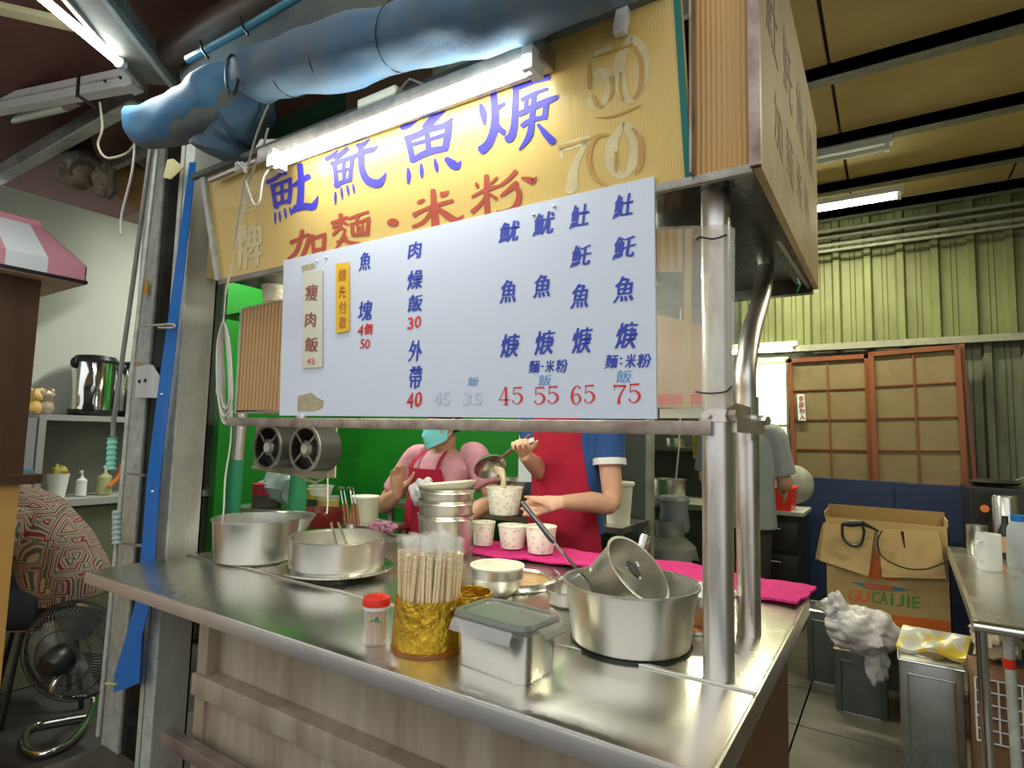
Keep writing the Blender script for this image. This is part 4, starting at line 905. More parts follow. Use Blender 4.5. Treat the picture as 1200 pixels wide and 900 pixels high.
# toothpick jar
jc, jR = vessel(423, 455, 759, ZT, .95)
jh = zat(438, 697, jc)-ZT
tj = thing('toothpick_jar', 'clear toothpick bottle with a red flip lid', 'jar', jc.to_tuple())
build('bottle', M().lathe([(jR*.8, .001), (jR*.9, .004), (jR*.86, jh*.3), (jR*.82, jh*.36), (jR*.9, jh*.55), (jR*.9, jh*.74)], jc, 28), mat('thin_clear_plastic', (.9, .9, .86), .1, alpha=.28), tj)
build('collar', M().lathe([(0, jh*.72), (jR*.98, jh*.72), (jR*1.0, jh*.80), (jR*.9, jh*.81), (0, jh*.81)], jc, 28), WHITEP, tj)
build('lid', M().lathe([(0, jh*.79), (jR*1.04, jh*.80), (jR*1.06, jh*.86), (jR*1.0, jh*.95), (jR*.6, jh*1.0), (0, jh*.985)], jc, 28), REDP, tj)['label'] = 'red lid'
tk = M()
for k in range(60):
    a = k*2.4; r_ = jR*.72*math.sqrt((k+.5)/60); p = jc+Vector((r_*math.cos(a), r_*math.sin(a), .004)); tk.cyl(p, p+Vector((random.uniform(-.002, .002), random.uniform(-.002, .002), jh*.62)), .0011, n=5)
x = build('toothpicks', tk, TOOTH, tj); x['kind'] = 'stuff'
lb_ = M(); jd = Vector((CAMP.x-jc.x, CAMP.y-jc.y, 0)).normalized(); ja = math.atan2(jd.y, jd.x)
build('label', M().grid(lambda u, v: jc+Vector((jR*.925*math.cos(ja-.5+u), jR*.925*math.sin(ja-.5+u), jh*(.50+.035*v)+jh*.02*math.sin(u*5))), 10, 1), GREENP, tj, smooth=False)
build('label', M().grid(lambda u, v: jc+Vector((jR*.925*math.cos(ja-.15+u*.45), jR*.925*math.sin(ja-.15+u*.45), jh*(.54+.09*v*(1-abs(u*2-1))))), 8, 2), BLUEP, tj, smooth=False)

# steel lunch box
lbx = thing('lunch_box', 'rectangular steel food box with a grey clip lid', 'box', (-.41, .14, ZT))
L0 = at_c(528, 777); F0 = at_c(613, 807); R0 = at_c(658, 785)
ex = (F0-L0); ey = (R0-F0); ey = ey-ex*(ey.dot(ex)/ex.length_squared); ey = ey.normalized()*.115; B0 = L0+ey
cen = (L0+F0+ey+L0+ey+F0)/4; cen = (L0+F0)/2+ey/2
hx, hy = ex.length/2, ey.length/2; ux, uy = ex.normalized(), ey.normalized()
lidz = zat(575, 733, L0*.5+F0*.5)-ZT-.004
def rrect(hx, hy, r, z, n=6):
    o = []
    for sx, sy, a0 in ((1, 1, 0), (-1, 1, 90), (-1, -1, 180), (1, -1, 270)):
        for k in range(n+1):
            a = math.radians(a0+90*k/n); o.append(cen+ux*(sx*(hx-r)+r*math.cos(a))+uy*(sy*(hy-r)+r*math.sin(a))+Vector((0, 0, z)))
    return o
def stackrect(m, rows):
    n = len(rows[0]); k = len(m.v); vs = [p for r in rows for p in r]
    fs = [(i*n+j, i*n+(j+1) % n, (i+1)*n+(j+1) % n, (i+1)*n+j) for i in range(len(rows)-1) for j in range(n)]
    fs += [tuple(reversed(range(n))), tuple(range((len(rows)-1)*n, len(rows)*n))]
    return m.add(vs, fs)
cen = Vector((cen.x, cen.y, ZT))
build('body', stackrect(M(), [rrect(hx*.955, hy*.93, .025, .0), rrect(hx*.975, hy*.96, .026, .006), rrect(hx*1.0, hy*1.0, .028, lidz*.97), rrect(hx*1.02, hy*1.03, .028, lidz*.99), rrect(hx*1.02, hy*1.03, .028, lidz)]), STEEL, lbx)
build('lid', stackrect(M(), [rrect(hx*1.05, hy*1.08, .026, lidz), rrect(hx*1.07, hy*1.1, .028, lidz+.004), rrect(hx*1.07, hy*1.1, .028, lidz+.010), rrect(hx*1.02, hy*1.03, .026, lidz+.016), rrect(hx*.93, hy*.9, .024, lidz+.016), rrect(hx*.90, hy*.86, .024, lidz+.012)]), LIDG, lbx)
for s, L_ in ((-1, hx*.82), (1, hx*.82)):
    m = M(); c0 = cen+uy*s*hy*1.1; 
    def cf(u, v): return c0+ux*(u*2-1)*L_+uy*s*(.006+.010*math.sin(v*math.pi*.5))+Vector((0, 0, lidz+.008-v*.020))
    build('side_clip', M().grid(cf, 10, 4, .0018, tuple(uy*s)), CLEARP, lbx)
for s in (-1, 1):
    c1 = cen+ux*s*hx*1.07
    def cf(u, v): return c1+uy*(u*2-1)*hy*.6+ux*s*(.004+.020*v)+Vector((0, 0, lidz+.008-v*v*.012))
    build('end_clip', M().grid(cf, 8, 4, .0018, (0, 0, 1)), LIDG, lbx)

# big pot with ladle, saucepan
bp2, bc, bR, bh = pot_at('stock_pot', 'large steel pot holding a saucepan and ladle, right of the lunch box', 660, 817, 779, 681, taper=.88)
build('base_ring', M().lathe([(bR*.80, -.0005), (bR*.91, -.0005), (bR*.91, .006), (bR*.80, .006)], bc, 40, closed=True), DARKM, bp2)
sd = Vector((-1, .1, 0)).normalized(); 
pts = [bc+sd*bR*.98+Vector((0, -.035, bh*.93)), bc+sd*(bR+.028)+Vector((0, -.03, bh*.88)), bc+sd*(bR+.03)+Vector((0, .03, bh*.84)), bc+sd*bR*.98+Vector((0, .04, bh*.9))]
build('handle', M().tube(smooth3(pts), .005, 8), STEEL, bp2)
# saucepan tilted inside
sm_c = at(748, 667, 'y', bc.y+.005)
axis = (_R*.55+_U*.70-_F*.42).normalized()
q_ = Vector((0, 0, 1)).rotation_difference(axis).to_matrix()
sp2 = thing('saucepan', 'small riveted steel saucepan lying tilted inside the large pot', 'pan', sm_c.to_tuple())
build('body', M().lathe([(0, -.088), (.066, -.088), (.072, -.08), (.079, -.004), (.084, 0), (.078, 0), (.070, -.078), (0, -.083)], sm_c, 48, mtx=q_), STEELB, sp2)
hs = q_ @ Vector((.030, .055, .030)) + sm_c
hp0 = at(746, 662, 'y', bc.y+.085); hp1 = at(757, 629, 'y', bc.y+.13)
build('handle', M().lathe([(.0135, 0), (.0135, 1), (.011, 1), (.011, 0)], (0, 0, 0), 20, closed=True, mtx=None) if False else M().tube([hp0, (hp0+hp1)/2, hp1], [.0095, .0125, .0135], 16), STEEL, sp2)
bpt = at(743, 668, 'y', bc.y+.03)
build('bracket', M().ell(bpt, (.024, .016, .004), mtx=q_), FANG, sp2)
for dx, dy in ((-9, -18), (4, -20), (6, -6)): build('rivet', M().ell(at(744+dx, 683+dy, 'y', bc.y+.020), .0035, n=8, m=6), CHROME, sp2)
# ladle
ld = thing('ladle', 'ladle with a black grip and steel rod leaning in the large pot', 'ladle', at(700, 690, 'y', bc.y-.02).to_tuple())
a0, a1, a2 = at(613, 590, 'y', .56), at(650, 636, 'y', .50), at(692, 686, 'y', bc.y+.01)
build('grip', M().tube([a0, a0*.6+a1*.4, a1*.93+a0*.07, a1], [.0085, .0075, .0105, .006], 14, flat=.7), BLACK, ld)
build('rod', M().tube([a1, a2, a2+(a2-a1)*.2], .0038, 10), CHROME, ld)
build('bowl', M().lathe([(0, -.03), (.022, -.024), (.034, -.008), (.036, 0), (.034, 0), (.031, -.008), (.02, -.022), (0, -.027)], a2+(a2-a1)*.2+Vector((.034, 0, -.0)), 24), STEELB, ld)
# steel bowl with cream inner bowl
b3, c3, R3, h3 = pot_at('steel_bowl', 'small steel bowl holding a cream paper bowl, right of the chopsticks', 551, 613, 701, 661, taper=.55, cat='bowl')
b3.children[0].data.clear_geometry()
me_ = build('tmp', M().lathe([(0, .0), (R3*.52, .0), (R3*.6, .003), (R3*.86, h3*.30), (R3*.97, h3*.58), (R3*.99, h3*.60), (R3*.98, h3*.64), (R3, h3*.9), (R3*.96, h3*.9), (R3*.90, h3*.55), (R3*.5, .008), (0, .008)], c3, 40), STEELB, b3)
bd = b3.children[0]; bd.data = me_.data; bpy.data.objects.remove(me_)
b4 = thing('paper_bowl', 'cream paper bowl sitting in the small steel bowl', 'bowl', (c3.x, c3.y, c3.z+h3*.6))
build('body', M().lathe([(R3*.8, h3*.35), (R3*.985, h3*.92), (R3*1.03, h3*.94), (R3*1.03, h3*.99), (R3*.95, h3*.99), (R3*.90, h3*.80), (R3*.75, h3*.4)], c3, 40, closed=True), CREAM, b4)
build('paper_liner', M().lathe([(R3*.9, h3*.80), (R3*.5, h3*.74), (0, h3*.75)], c3, 40), mat('pale_sage', (.42, .43, .33), .4), b4)
# bowl stack
cbs, Rs = vessel(487, 555, 655, ZT, .7)
zt_ = [zat(520, y, cbs)-ZT for y in (620, 601, 584, 571)]
for k in range(3):
    z0 = zt_[k]-.035; z1 = zt_[k+1]-.002 if k < 3 else 0
    if k == 0: z0 = 0
    t = thing('steel_bowl', ['lowest', 'middle', 'topmost'][k]+' steel bowl of the stack behind the chopsticks', 'bowl', (cbs.x, cbs.y, ZT+z0), 'stacked steel bowls')
    build('body', M().lathe([(0, z0), (Rs*.6, z0), (Rs*.86, z0+.012), (Rs*.93, z1-.018), (Rs*.97, z1-.014), (Rs*.95, z1-.01), (Rs*1.0, z1), (Rs*.96, z1), (Rs*.88, z0+.016), (0, z0+.006)], cbs, 40), STEELB, t)
t = thing('paper_bowl', 'cream paper bowl tipped on top of the steel bowl stack', 'bowl', (cbs.x, cbs.y, ZT+zt_[3]-.03))
tm = Matrix.Rotation(math.radians(-7), 3, 'Y')
build('body', M().lathe([(0, -.03), (Rs*.7, -.03), (Rs*.99, .012), (Rs*1.03, .014), (Rs*1.03, .020), (Rs*.96, .020), (Rs*.68, -.025), (0, -.025)], cbs+Vector((0, 0, zt_[3])), 40, mtx=tm), CREAM, t)
# soup pan with ring
sc_, sR = vessel(552, 655, 697, ZT, 1.0)
so = thing('soup_pan', 'round steel soup well with wide rim and brown soup', 'pan', sc_.to_tuple())
build('rim', M().lathe([(sR*.82, .002), (sR*.80, .014), (sR*.83, .018), (sR*.97, .010), (sR, .004), (sR*.98, .001)], sc_, 48, closed=True), STEEL, so)
build('soup', M().lathe([(0, .006), (sR*.81, .006), (sR*.81, .002), (0, .002)], sc_, 40), SOUP, so)
build('handle', M().tube(smooth3([at(636, 688, 'z', ZT+.01), at(648, 686, 'z', ZT+.016), at(657, 676, 'z', ZT+.016), at(650, 668, 'z', ZT+.012)]), .004, 8), STEEL, so)
# bowls/lids behind big pot
pot_at('pan_lid', 'dull steel pan leaning low between the soup well and large pot', 640, 690, 716, 690, taper=.9, ma=STEELB, cat='lid')
rbw, rc_, rR_, rh_ = pot_at('mixing_bowl', 'steel bowl behind the large pot, left of the front post', 786, 862, 740, 692, taper=.62, cat='bowl')
rim_ = thing('orange_dish', 'steel dish of orange sauce beside the front post base', 'dish', at(822, 741, 'z', ZT).to_tuple())
dc, dR = vessel(797, 836, 746, ZT, 1.0)
build('dish', M().lathe([(0, .001), (dR*.9, .001), (dR, .010), (dR*.95, .010), (dR*.85, .004), (0, .004)], dc, 28), STEEL, rim_)
build('sauce', M().lathe([(0, .006), (dR*.88, .006), (dR*.84, .004), (0, .0035)], dc, 28), mat('orange_sauce', (.55, .22, .06), .2), rim_)
# magenta towels
def towel(quad, label, seed, th=.008):
    P = [at(x, y, 'z', ZT+.002) for x, y in quad]
    def f(u, v):
        p = (P[0]*(1-u)+P[1]*u)*(1-v)+(P[3]*(1-u)+P[2]*u)*v
        n_ = noise.noise(p*9+Vector((seed, 0, 0)))*.010+noise.noise(p*30)*.003
        e = .008*noise.noise(Vector((u*8, v*8, seed)))
        return p+Vector((e, e, .009+max(-.006, n_)))
    o = build('towel', M().grid(f, 60, 20, -.006, (0, 0, 1)), PINK); tag(o, label, 'towel', 'magenta towels on the back edge')
towel([(742, 652), (957, 690), (935, 712), (735, 672)], 'magenta towel folded along the back edge, right of the large pot', 1)
towel([(560, 634), (740, 655), (735, 674), (552, 650)], 'magenta towel under the row of paper cups', 5)
# paper cups
def cup(px, pr, pf, ry, label, z=ZT+.016, c=None):
    cc_, R_ = vessel(px, pr, pf, z, .78) if c is None else c
    h_ = zat((px+pr)/2, ry, cc_)-cc_.z if c is None else R_*1.45
    t = thing('paper_cup', label, 'cup', cc_.to_tuple(), 'printed paper cups')
    build('body', M().lathe([(0, .003), (R_*.76, .003), (R_*.78, 0), (R_*.80, .004), (R_*.985, h_-.006), (R_*.95, h_-.006), (R_*.76, .007), (0, .007)], cc_, 36), CUPM, t)
    build('rim', M().lathe([(R_*.985, h_-.006), (R_*1.02, h_-.004), (R_*1.01, h_), (R_*.95, h_-.001)], cc_, 36, closed=True), CREAM, t)
    return t, cc_, R_, h_
cup(552, 580, 640, 611, 'printed paper cup, leftmost on the magenta towel beside the bowl stack')
cup(583, 617, 644, 615, 'printed paper cup, middle one of the three on the towel')
cup(615, 652, 650, 616, 'printed paper cup, rightmost on the towel, behind the black ladle grip')

# ---------------------------------------------------------------- condiments at the back left
def ytable(px, py, y): return at(px, py, 'y', y)
sft = thing('back_shelf', 'low steel shelf behind the counter, holding sauces under the fans', 'shelf', (-2.05, 1.25, 0))
build('top', M().box((-2.9, 1.10, .85), (-1.72, 1.31, .872)), STEELB, sft, smooth=False)
for x in (-2.88, -1.76):
    for y in (1.12, 1.27): build('leg', M().box((x, y, 0), (x+.025, y+.025, .85)), GALVD, sft, smooth=False)
def jar(name, label, px, py, r, h, ma, lid, y=1.2, lidh=.018):
    c = at(px, py, 'y', y); c.z = .872; t = thing(name, label, 'jar', c.to_tuple())
    build('body', M().lathe([(0, 0), (r, 0), (r*1.02, .006), (r, h-lidh), (0, h-lidh)], c, 20), ma, t)
    build('lid', M().lathe([(0, h-lidh), (r*1.06, h-lidh), (r*1.06, h), (0, h)], c, 20), lid, t); return t
jar('sauce_jar', 'dark jar with a crimson lid behind the deep pot', 312, 600, .075, .13, KDARK, mat('crimson_lid', (.35, .01, .03), .4), 1.2, .06)
jar('sauce_jar', 'jar with a yellow-green lid, behind the fan plate string', 371, 600, .05, .13, KDARK, mat('lime_lid', (.42, .45, .02), .4), 1.2, .05)
jar('sauce_jar', 'glass jar of yellow pickles below the fan plate corner', 384, 600, .05, .11, mat('yellow_pickle', (.45, .35, .08), .3), CLEARP, 1.13)
jar('food_tub', 'pale translucent tub, rightmost of the tubs below the fans', 427, 603, .065, .12, mat('tub_white', (.5, .5, .38), .4), CREAM, 1.2, .01)
c = at(390, 560, 'y', 1.2); bx_ = thing('plastic_tub', 'clear plastic tub stacked on the pickle jar', 'tub', (c.x, 1.13, .983))
build('body', M().lathe([(0, 0), (.05, 0), (.06, .04), (.064, .04), (.064, .046), (.056, .043), (.047, .004), (0, .004)], (c.x, 1.13, .983), 24), CLEARP, bx_)
gb = build('plastic_bag', M().tube(smooth3([at(300, 575, 'y', 1.25), at(312, 570, 'y', 1.25), at(325, 568, 'y', 1.25), at(338, 572, 'y', 1.25), at(345, 575, 'y', 1.25)]), [.004]*5+[.045]*5+[.085]*5+[.075]*5+[.03], 18, wob=.5), mat('grey_green_bag', (.22, .30, .27), .25, alpha=.9, bump=.5, bs=15))
tag(gb, 'knotted translucent grey-green plastic bag above the crimson lid', 'bag')
rt = thing('red_basin', 'dark red basin behind the round sieve', 'basin', (at(375, 620, 'y', 1.0).x, 1.0, ZT))
c = worg(rt); build('body', M().lathe([(0, 0), (.10, 0), (.115, .07), (.11, .07), (.095, .005), (0, .005)], c, 32), mat('dark_red_plastic', (.16, .015, .01), .3), rt)
for k, (px, y) in enumerate(((403, .98), (407, .985), (414, .99), (418, 1.0))):
    t = thing('skimmer', ['leftmost', 'second', 'third', 'rightmost'][k]+' of the four wooden handled utensils with wire hooks behind the round sieve', 'utensil', at(px, 622, 'y', y).to_tuple(), 'upright utensils behind the sieve')
    b0 = at(px+2, 615, 'y', y); b1 = at(px-1, 590, 'y', y); b2 = at(px-4, 573, 'y', y)
    build('handle', M().tube([b0, b1], [.008, .007], 10), mat('brown_handle%d' % k, (.22, .08, .02), .4), t)
    build('hook', M().tube(smooth3([b1, b2, b2+Vector((-.012, 0, .006)), b2+Vector((-.018, 0, -.006))]), .003, 6), CHROME, t)
tcan = thing('utensil_can', 'steel can holding the wooden handled utensils', 'can', at(411, 622, 'y', .99).to_tuple())
c = at(411, 622, 'y', .99); c.z = ZT; tcan.location = c; ORG[tcan.name] = c.copy()
build('body', M().lathe([(0, 0), (.03, 0), (.03, .03), (.028, .03), (.027, .003), (0, .003)], c, 20), STEELB, tcan)
mc = build('mauve_cloth', M().ell(at(447, 618, 'y', 1.0)+Vector((0, 0, .0)), (.07, .04, .028), wob=.5, n=24, m=14), MAUVE); mc.location.z += 0
tag(mc, 'crumpled mauve cloth at the back edge behind the sieve', 'cloth')
wc = build('wet_cloth', M().ell(at(262, 655, 'z', ZT)+Vector((-.02, .22, .02)), (.10, .05, .035), wob=.5, n=20, m=12), SHIRTW)
tag(wc, 'crumpled white and yellow wrapper between the column and deep pot', 'wrapper')

# ================================================================ PEOPLE
def loft(m, secs, n=24):
    """secs: (centre, lateral unit vector, half width, half depth)"""
    vs = []
    for c, ax, rx, ry in secs:
        c = Vector(c); ax = Vector(ax).normalized(); fw = Vector((-ax.y, ax.x, 0))
        for j in range(n):
            t = 2*math.pi*j/n; k = abs(math.cos(t))**.8*(1 if math.cos(t) > 0 else -1); q = abs(math.sin(t))**.8*(1 if math.sin(t) > 0 else -1)
            vs.append(c+ax*rx*k+fw*ry*q)
    N = len(secs); fs = [(i*n+j, i*n+(j+1) % n, (i+1)*n+(j+1) % n, (i+1)*n+j) for i in range(N-1) for j in range(n)]
    fs += [tuple(reversed(range(n))), tuple(range((N-1)*n, N*n))]
    return m.add(vs, fs)
def hand(m, wrist, fdir, pdir, curl=.6, size=1.0, spread=.25, thumb=1, tdir=None):
    """palm from the wrist along fdir, palm facing pdir; thumb on side*cross"""
    f = Vector(fdir).normalized(); p = Vector(pdir); p = (p-f*p.dot(f)).normalized(); s = f.cross(p)*thumb; w = Vector(wrist)
    S = size; kn = []
    m.tube([w-f*.02*S, w+f*.02*S, w+f*.055*S, w+f*.085*S], [.024*S, .030*S, .036*S, .034*S], 14, flat=.52, flatax=tuple(p))
    for k, L in enumerate((.070, .078, .073, .058)):
        off = (1.5-k)*.0195*S; b = w+f*.075*S+s*off
        d = f; pts = [b]; a = 0
        for j, q in enumerate((.45, .31, .24)):
            a += curl*(.55 if j == 0 else .9); a_ = a
            dd = (f*math.cos(a_)+p*math.sin(a_)+s*spread*(1.5-k)*.18).normalized(); pts.append(pts[-1]+dd*L*q*S*1.05)
        m.tube(pts, [.0098*S, .0092*S, .0085*S, .0068*S], 10); m.ell(pts[-1], .0070*S, n=8, m=6)
    tb = w+f*.022*S+s*.024*S
    td = (f*.55+s*.75+p*.35).normalized() if tdir is None else Vector(tdir).normalized(); t1 = tb+td*.042*S
    t2 = t1+(td*.7+f*.5+p*.25).normalized()*.032*S; t3 = t2+(td*.35+f*.8+p*.35).normalized()*.024*S
    m.tube([tb, t1, t2, t3], [.0145*S, .0125*S, .0105*S, .008*S], 10); m.ell(t3, .0082*S, n=8, m=6)
def limb(m, pts, rs, n=14, flat=1.0): m.tube(smooth3(pts, 4), [rs[min(i//4, len(rs)-2)]*(1-(i % 4)/4)+rs[min(i//4+1, len(rs)-1)]*((i % 4)/4) for i in range((len(pts)-1)*4)]+[rs[-1]], n, flat=flat)
def head(m, c, fw, r=.095):
    """skull, jaw, nose, ears, brow, lips"""
    c = Vector(c); f = Vector(fw).normalized(); s = f.cross(Vector((0, 0, 1))).normalized(); k = r/.095
    R_ = Matrix((s, f, Vector((0, 0, 1)))).transposed()
    m.ell(c+Vector((0, 0, .025*k))-f*.008*k, (.076*k, .094*k, .098*k), mtx=R_, n=24, m=18)
    m.ell(c+f*.016*k+Vector((0, 0, -.045*k)), (.059*k, .070*k, .068*k), mtx=R_, n=20, m=14)
    m.ell(c+f*.062*k+Vector((0, 0, -.095*k)), (.024*k, .020*k, .018*k), mtx=R_)
    m.tube([c+f*.083*k+Vector((0, 0, .012*k)), c+f*.098*k+Vector((0, 0, -.018*k)), c+f*.108*k+Vector((0, 0, -.034*k)), c+f*.085*k+Vector((0, 0, -.042*k))], [.009*k, .012*k, .015*k, .009*k], 10)
    for q in (-1, 1):
        m.ell(c+s*q*.077*k+Vector((0, 0, -.008*k)), (.009*k, .017*k, .032*k), mtx=R_, n=12, m=8)
        m.ell(c+s*q*.033*k+f*.076*k+Vector((0, 0, .022*k)), (.024*k, .012*k, .009*k), mtx=R_, n=12, m=8)
        m.ell(c+s*q*.045*k+f*.055*k+Vector((0, 0, -.025*k)), (.022*k, .022*k, .02*k), mtx=R_, n=12, m=8)
    m.ell(c+f*.086*k+Vector((0, 0, -.060*k)), (.024*k, .010*k, .006*k), mtx=R_); m.ell(c+f*.085*k+Vector((0, 0, -.069*k)), (.020*k, .010*k, .007*k), mtx=R_)
def eyes(parent, c, fw, k=1.0):
    c = Vector(c); f = Vector(fw).normalized(); s = f.cross(Vector((0, 0, 1))).normalized()
    for q in (-1, 1):
        e = build('eye', M().ell(c+s*q*.032*k+f*.078*k+Vector((0, 0, .004*k)), .0125*k, n=14, m=10), SHIRTW, parent)
        build('iris', M().ell(c+s*q*.032*k+f*.088*k+Vector((0, 0, .003*k)), .0055*k, n=10, m=8), BLACK, e)
def legs(m, hipc, ax, hw, foot, r=.078, h=.92):
    ax = Vector(ax).normalized(); fw = Vector((-ax.y, ax.x, 0))*-1
    for q in (-1, 1):
        a = Vector(hipc)+ax*q*hw
        limb(m, [(a.x, a.y, h), (a.x, a.y, h*.53), (a.x, a.y, .09)], [r, r*.72, r*.55])
        b = Vector((a.x, a.y, .045)); m.ell(b+fw*.06, (.045, .045, .04)); m.ell(b+fw*.13, (.043, .05, .032)); m.ell(b-fw*.01, (.04, .04, .045))

# ---- server in the crimson apron, ladling
Y0 = 1.56; mx_ = -1.02
axm = Vector((1, -.12, 0)).normalized(); fwm = Vector((axm.y, -axm.x, 0))  # towards the customer
man = thing('person', 'server in crimson apron and blue short sleeves ladling soup into a paper cup', 'person', (mx_, Y0, 0))
SHR = Vector((-.815, 1.53, 1.375)); SHL = Vector((-1.225, 1.57, 1.385))
ELR = at(716, 588, 'y', 1.50); WRR = at(655, 589, 'y', 1.24)
cupc = at(591, 590, 'y', 1.17)
ELL = at(636, 553, 'y', 1.50); WRL = at(614, 533, 'y', 1.30)
b = M()
loft(b, [((mx_, Y0, .86), axm, .15, .10), ((mx_, Y0, .98), axm, .16, .105), ((mx_, Y0, 1.10), axm, .145, .098), ((mx_, Y0, 1.25), axm, .165, .105), ((mx_, Y0, 1.36), axm, .175, .10), ((mx_, Y0+.005, 1.43), axm, .12, .07), ((mx_, Y0+.005, 1.46), axm, .06, .055)])
b.tube([(mx_, Y0, 1.40), (mx_, Y0-.01, 1.50), (mx_, Y0-.03, 1.56)], [.062, .055, .052], 14)
HC = Vector((mx_, Y0-.045, 1.60)); head(b, HC, fwm+Vector((0, 0, -.3)))
limb(b, [SHR+Vector((-.06, .01, .01)), SHR, (SHR+ELR)/2, ELR, (ELR*.6+WRR*.4), WRR], [.055, .060, .048, .042, .043, .026])
limb(b, [SHL+Vector((.06, 0, .01)), SHL, (SHL+ELL)/2, ELL, (ELL*.55+WRL*.45), WRL], [.055, .058, .048, .040, .040, .026])
gdir = (cupc-WRR); gdir.z -= 0
hd = (cupc+Vector((.05, .045, -.02))-WRR).normalized()
hand(b, WRR, hd, Vector((-.35, -.8, .1)), curl=.55, size=1.05, thumb=-1, tdir=(-.75, -.35, .55))
legs(b, (mx_, Y0, 0), axm, .085, None)
# ladling fist: fingers wrapped round the ladle handle
lh0 = at(608, 519, 'y', 1.24); 
hand(b, WRL, (lh0-WRL).normalized()+Vector((0, 0, .2)), Vector((.5, -.6, -.5)), curl=1.15, size=.92, thumb=1)
body = build('body', b, SKIN2, man, recalc=False); finish(body, .005, 3)
eyes(man, HC, fwm+Vector((0, 0, -.3)))
hr = M(); hr.ell(HC+Vector((0, .012, .038)), (.083, .098, .095), n=24, m=16); build('hair', hr, HAIR, man)
st_ = M()
loft(st_, [((mx_, Y0, .88), axm, .172, .118), ((mx_, Y0, 1.05), axm, .165, .113), ((mx_, Y0, 1.25), axm, .18, .118), ((mx_, Y0, 1.37), axm, .19, .112), ((mx_, Y0+.005, 1.435), axm, .13, .082), ((mx_, Y0+.005, 1.462), axm, .078, .07)])
def sleeve(m, inner, S_, E_, k0, r0, r1):
    """sleeve following the same curve as the arm, ending at fraction k0 of the upper arm"""
    q = smooth3([inner, S_, (S_+E_)/2, E_], 5); n = 6+int(round(k0*10)); q = q[:n]
    m.tube(q, [r0+(r1-r0)*k/(n-1) for k in range(n)], 18)
sleeve(st_, SHR+Vector((-.06, .01, .01)), SHR, ELR, .52, .074, .068); sleeve(st_, SHL+Vector((.06, 0, .01)), SHL, ELL, .52, .073, .067)
sh = build('shirt', st_, SHIRTB, man, recalc=False); finish(sh, .008, 3)
for a, e, r in ((SHR, ELR, .0700), (SHL, ELL, .0690)):
    p0, p1 = a*.52+e*.48, a*.44+e*.56; d = (p1-p0).normalized()
    mt = Vector((0, 0, 1)).rotation_difference(d).to_matrix(); L_ = (p1-p0).length
    build('cuff', M().lathe([(r, 0), (r*1.02, L_), (r*.9, L_), (r*.9, 0)], p0, 24, mtx=mt, closed=True), SHIRTW, man)
tr2 = M(); legs(tr2, (mx_, Y0, 0), axm, .085, None, r=.088, h=.93); o = build('trousers', tr2, NAVY, man, recalc=False); finish(o, .009, 2)
def apron(parent, c, ax, prof, label=None):
    """prof: (z, half width angle, rx, ry)"""
    ax = Vector(ax).normalized(); fw = Vector((ax.y, -ax.x, 0)); c = Vector(c)
    def f(u, v):
        i = v*(len(prof)-1); k = min(int(i), len(prof)-2); t = i-k
        z, w_, rx, ry = [p*(1-t)+q*t for p, q in zip(prof[k], prof[k+1])]
        a = (u*2-1)*w_; rr = 1+.02*math.sin(a*9+z*7)*(1 if z < 1.0 else .3)
        return Vector((c.x, c.y, z))+ax*math.sin(a)*rx*rr+fw*math.cos(a)*ry*rr
    return build('apron', M().grid(f, 36, 30, .003, tuple(-fw)), APRON, parent)
apron(man, (mx_, Y0, 0), axm, [(.45, 1.5, .22, .17), (.80, 1.45, .20, .15), (1.02, 1.25, .18, .135), (1.10, 1.0, .18, .13), (1.25, .80, .187, .13), (1.40, .70, .19, .125)])
# ladle in hand, soup and held cup
lw = thing('soup_ladle', 'steel soup ladle held up by the server, pouring into the cup', 'ladle', lh0.to_tuple())
hA, hB, bc_ = at(622, 510, 'y', 1.25), at(583, 540, 'y', 1.20), at(573, 549, 'y', 1.19)
build('handle', M().tube([hA, (hA+hB)/2, hB], [.0065, .0075, .0055], 12), mat('dark_wood_handle', (.12, .04, .03), .4), lw)
nrm = Vector((.55, -.35, -.62)).normalized()  # open side tipped towards the cup
qm = Vector((0, 0, 1)).rotation_difference(nrm).to_matrix(); r_ = .070
build('bowl', M().lathe([(r_*.02, -r_*.62), (r_*.55, -r_*.52), (r_*.85, -r_*.25), (r_, 0), (r_*.97, 0), (r_*.82, -r_*.22), (r_*.5, -r_*.48), (r_*.02, -r_*.57)], bc_+Vector((0, .01, .005)), 32, mtx=qm, closed=True), STEEL, lw)
cr_ = .053
sp_m = build('pouring_soup', M().tube(smooth3([at(580, 549, 'y', 1.18), at(587, 553, 'y', 1.175), at(590, 562, 'y', 1.17), at(590, 574, 'y', 1.17), at(590, 585, 'y', 1.17)]), [.012, .013, .014, .015, .016, .0155, .015, .014, .013, .0125, .012, .011, .011, .010, .010, .010, .010, .010, .010, .010, .010], 10, wob=.4), BROTH)
tag(sp_m, 'thick pale soup pouring from the ladle into the cup', 'soup')
cup_c, cup_R = cupc.copy(), 21.5/FPX*(cupc-CAMP).dot(_F)
cup_c.z = at(591, 602, 'y', 1.17).z
cup(0, 0, 0, 0, 'printed paper cup held in the server\'s hand under the pouring ladle', c=(cup_c, cup_R))

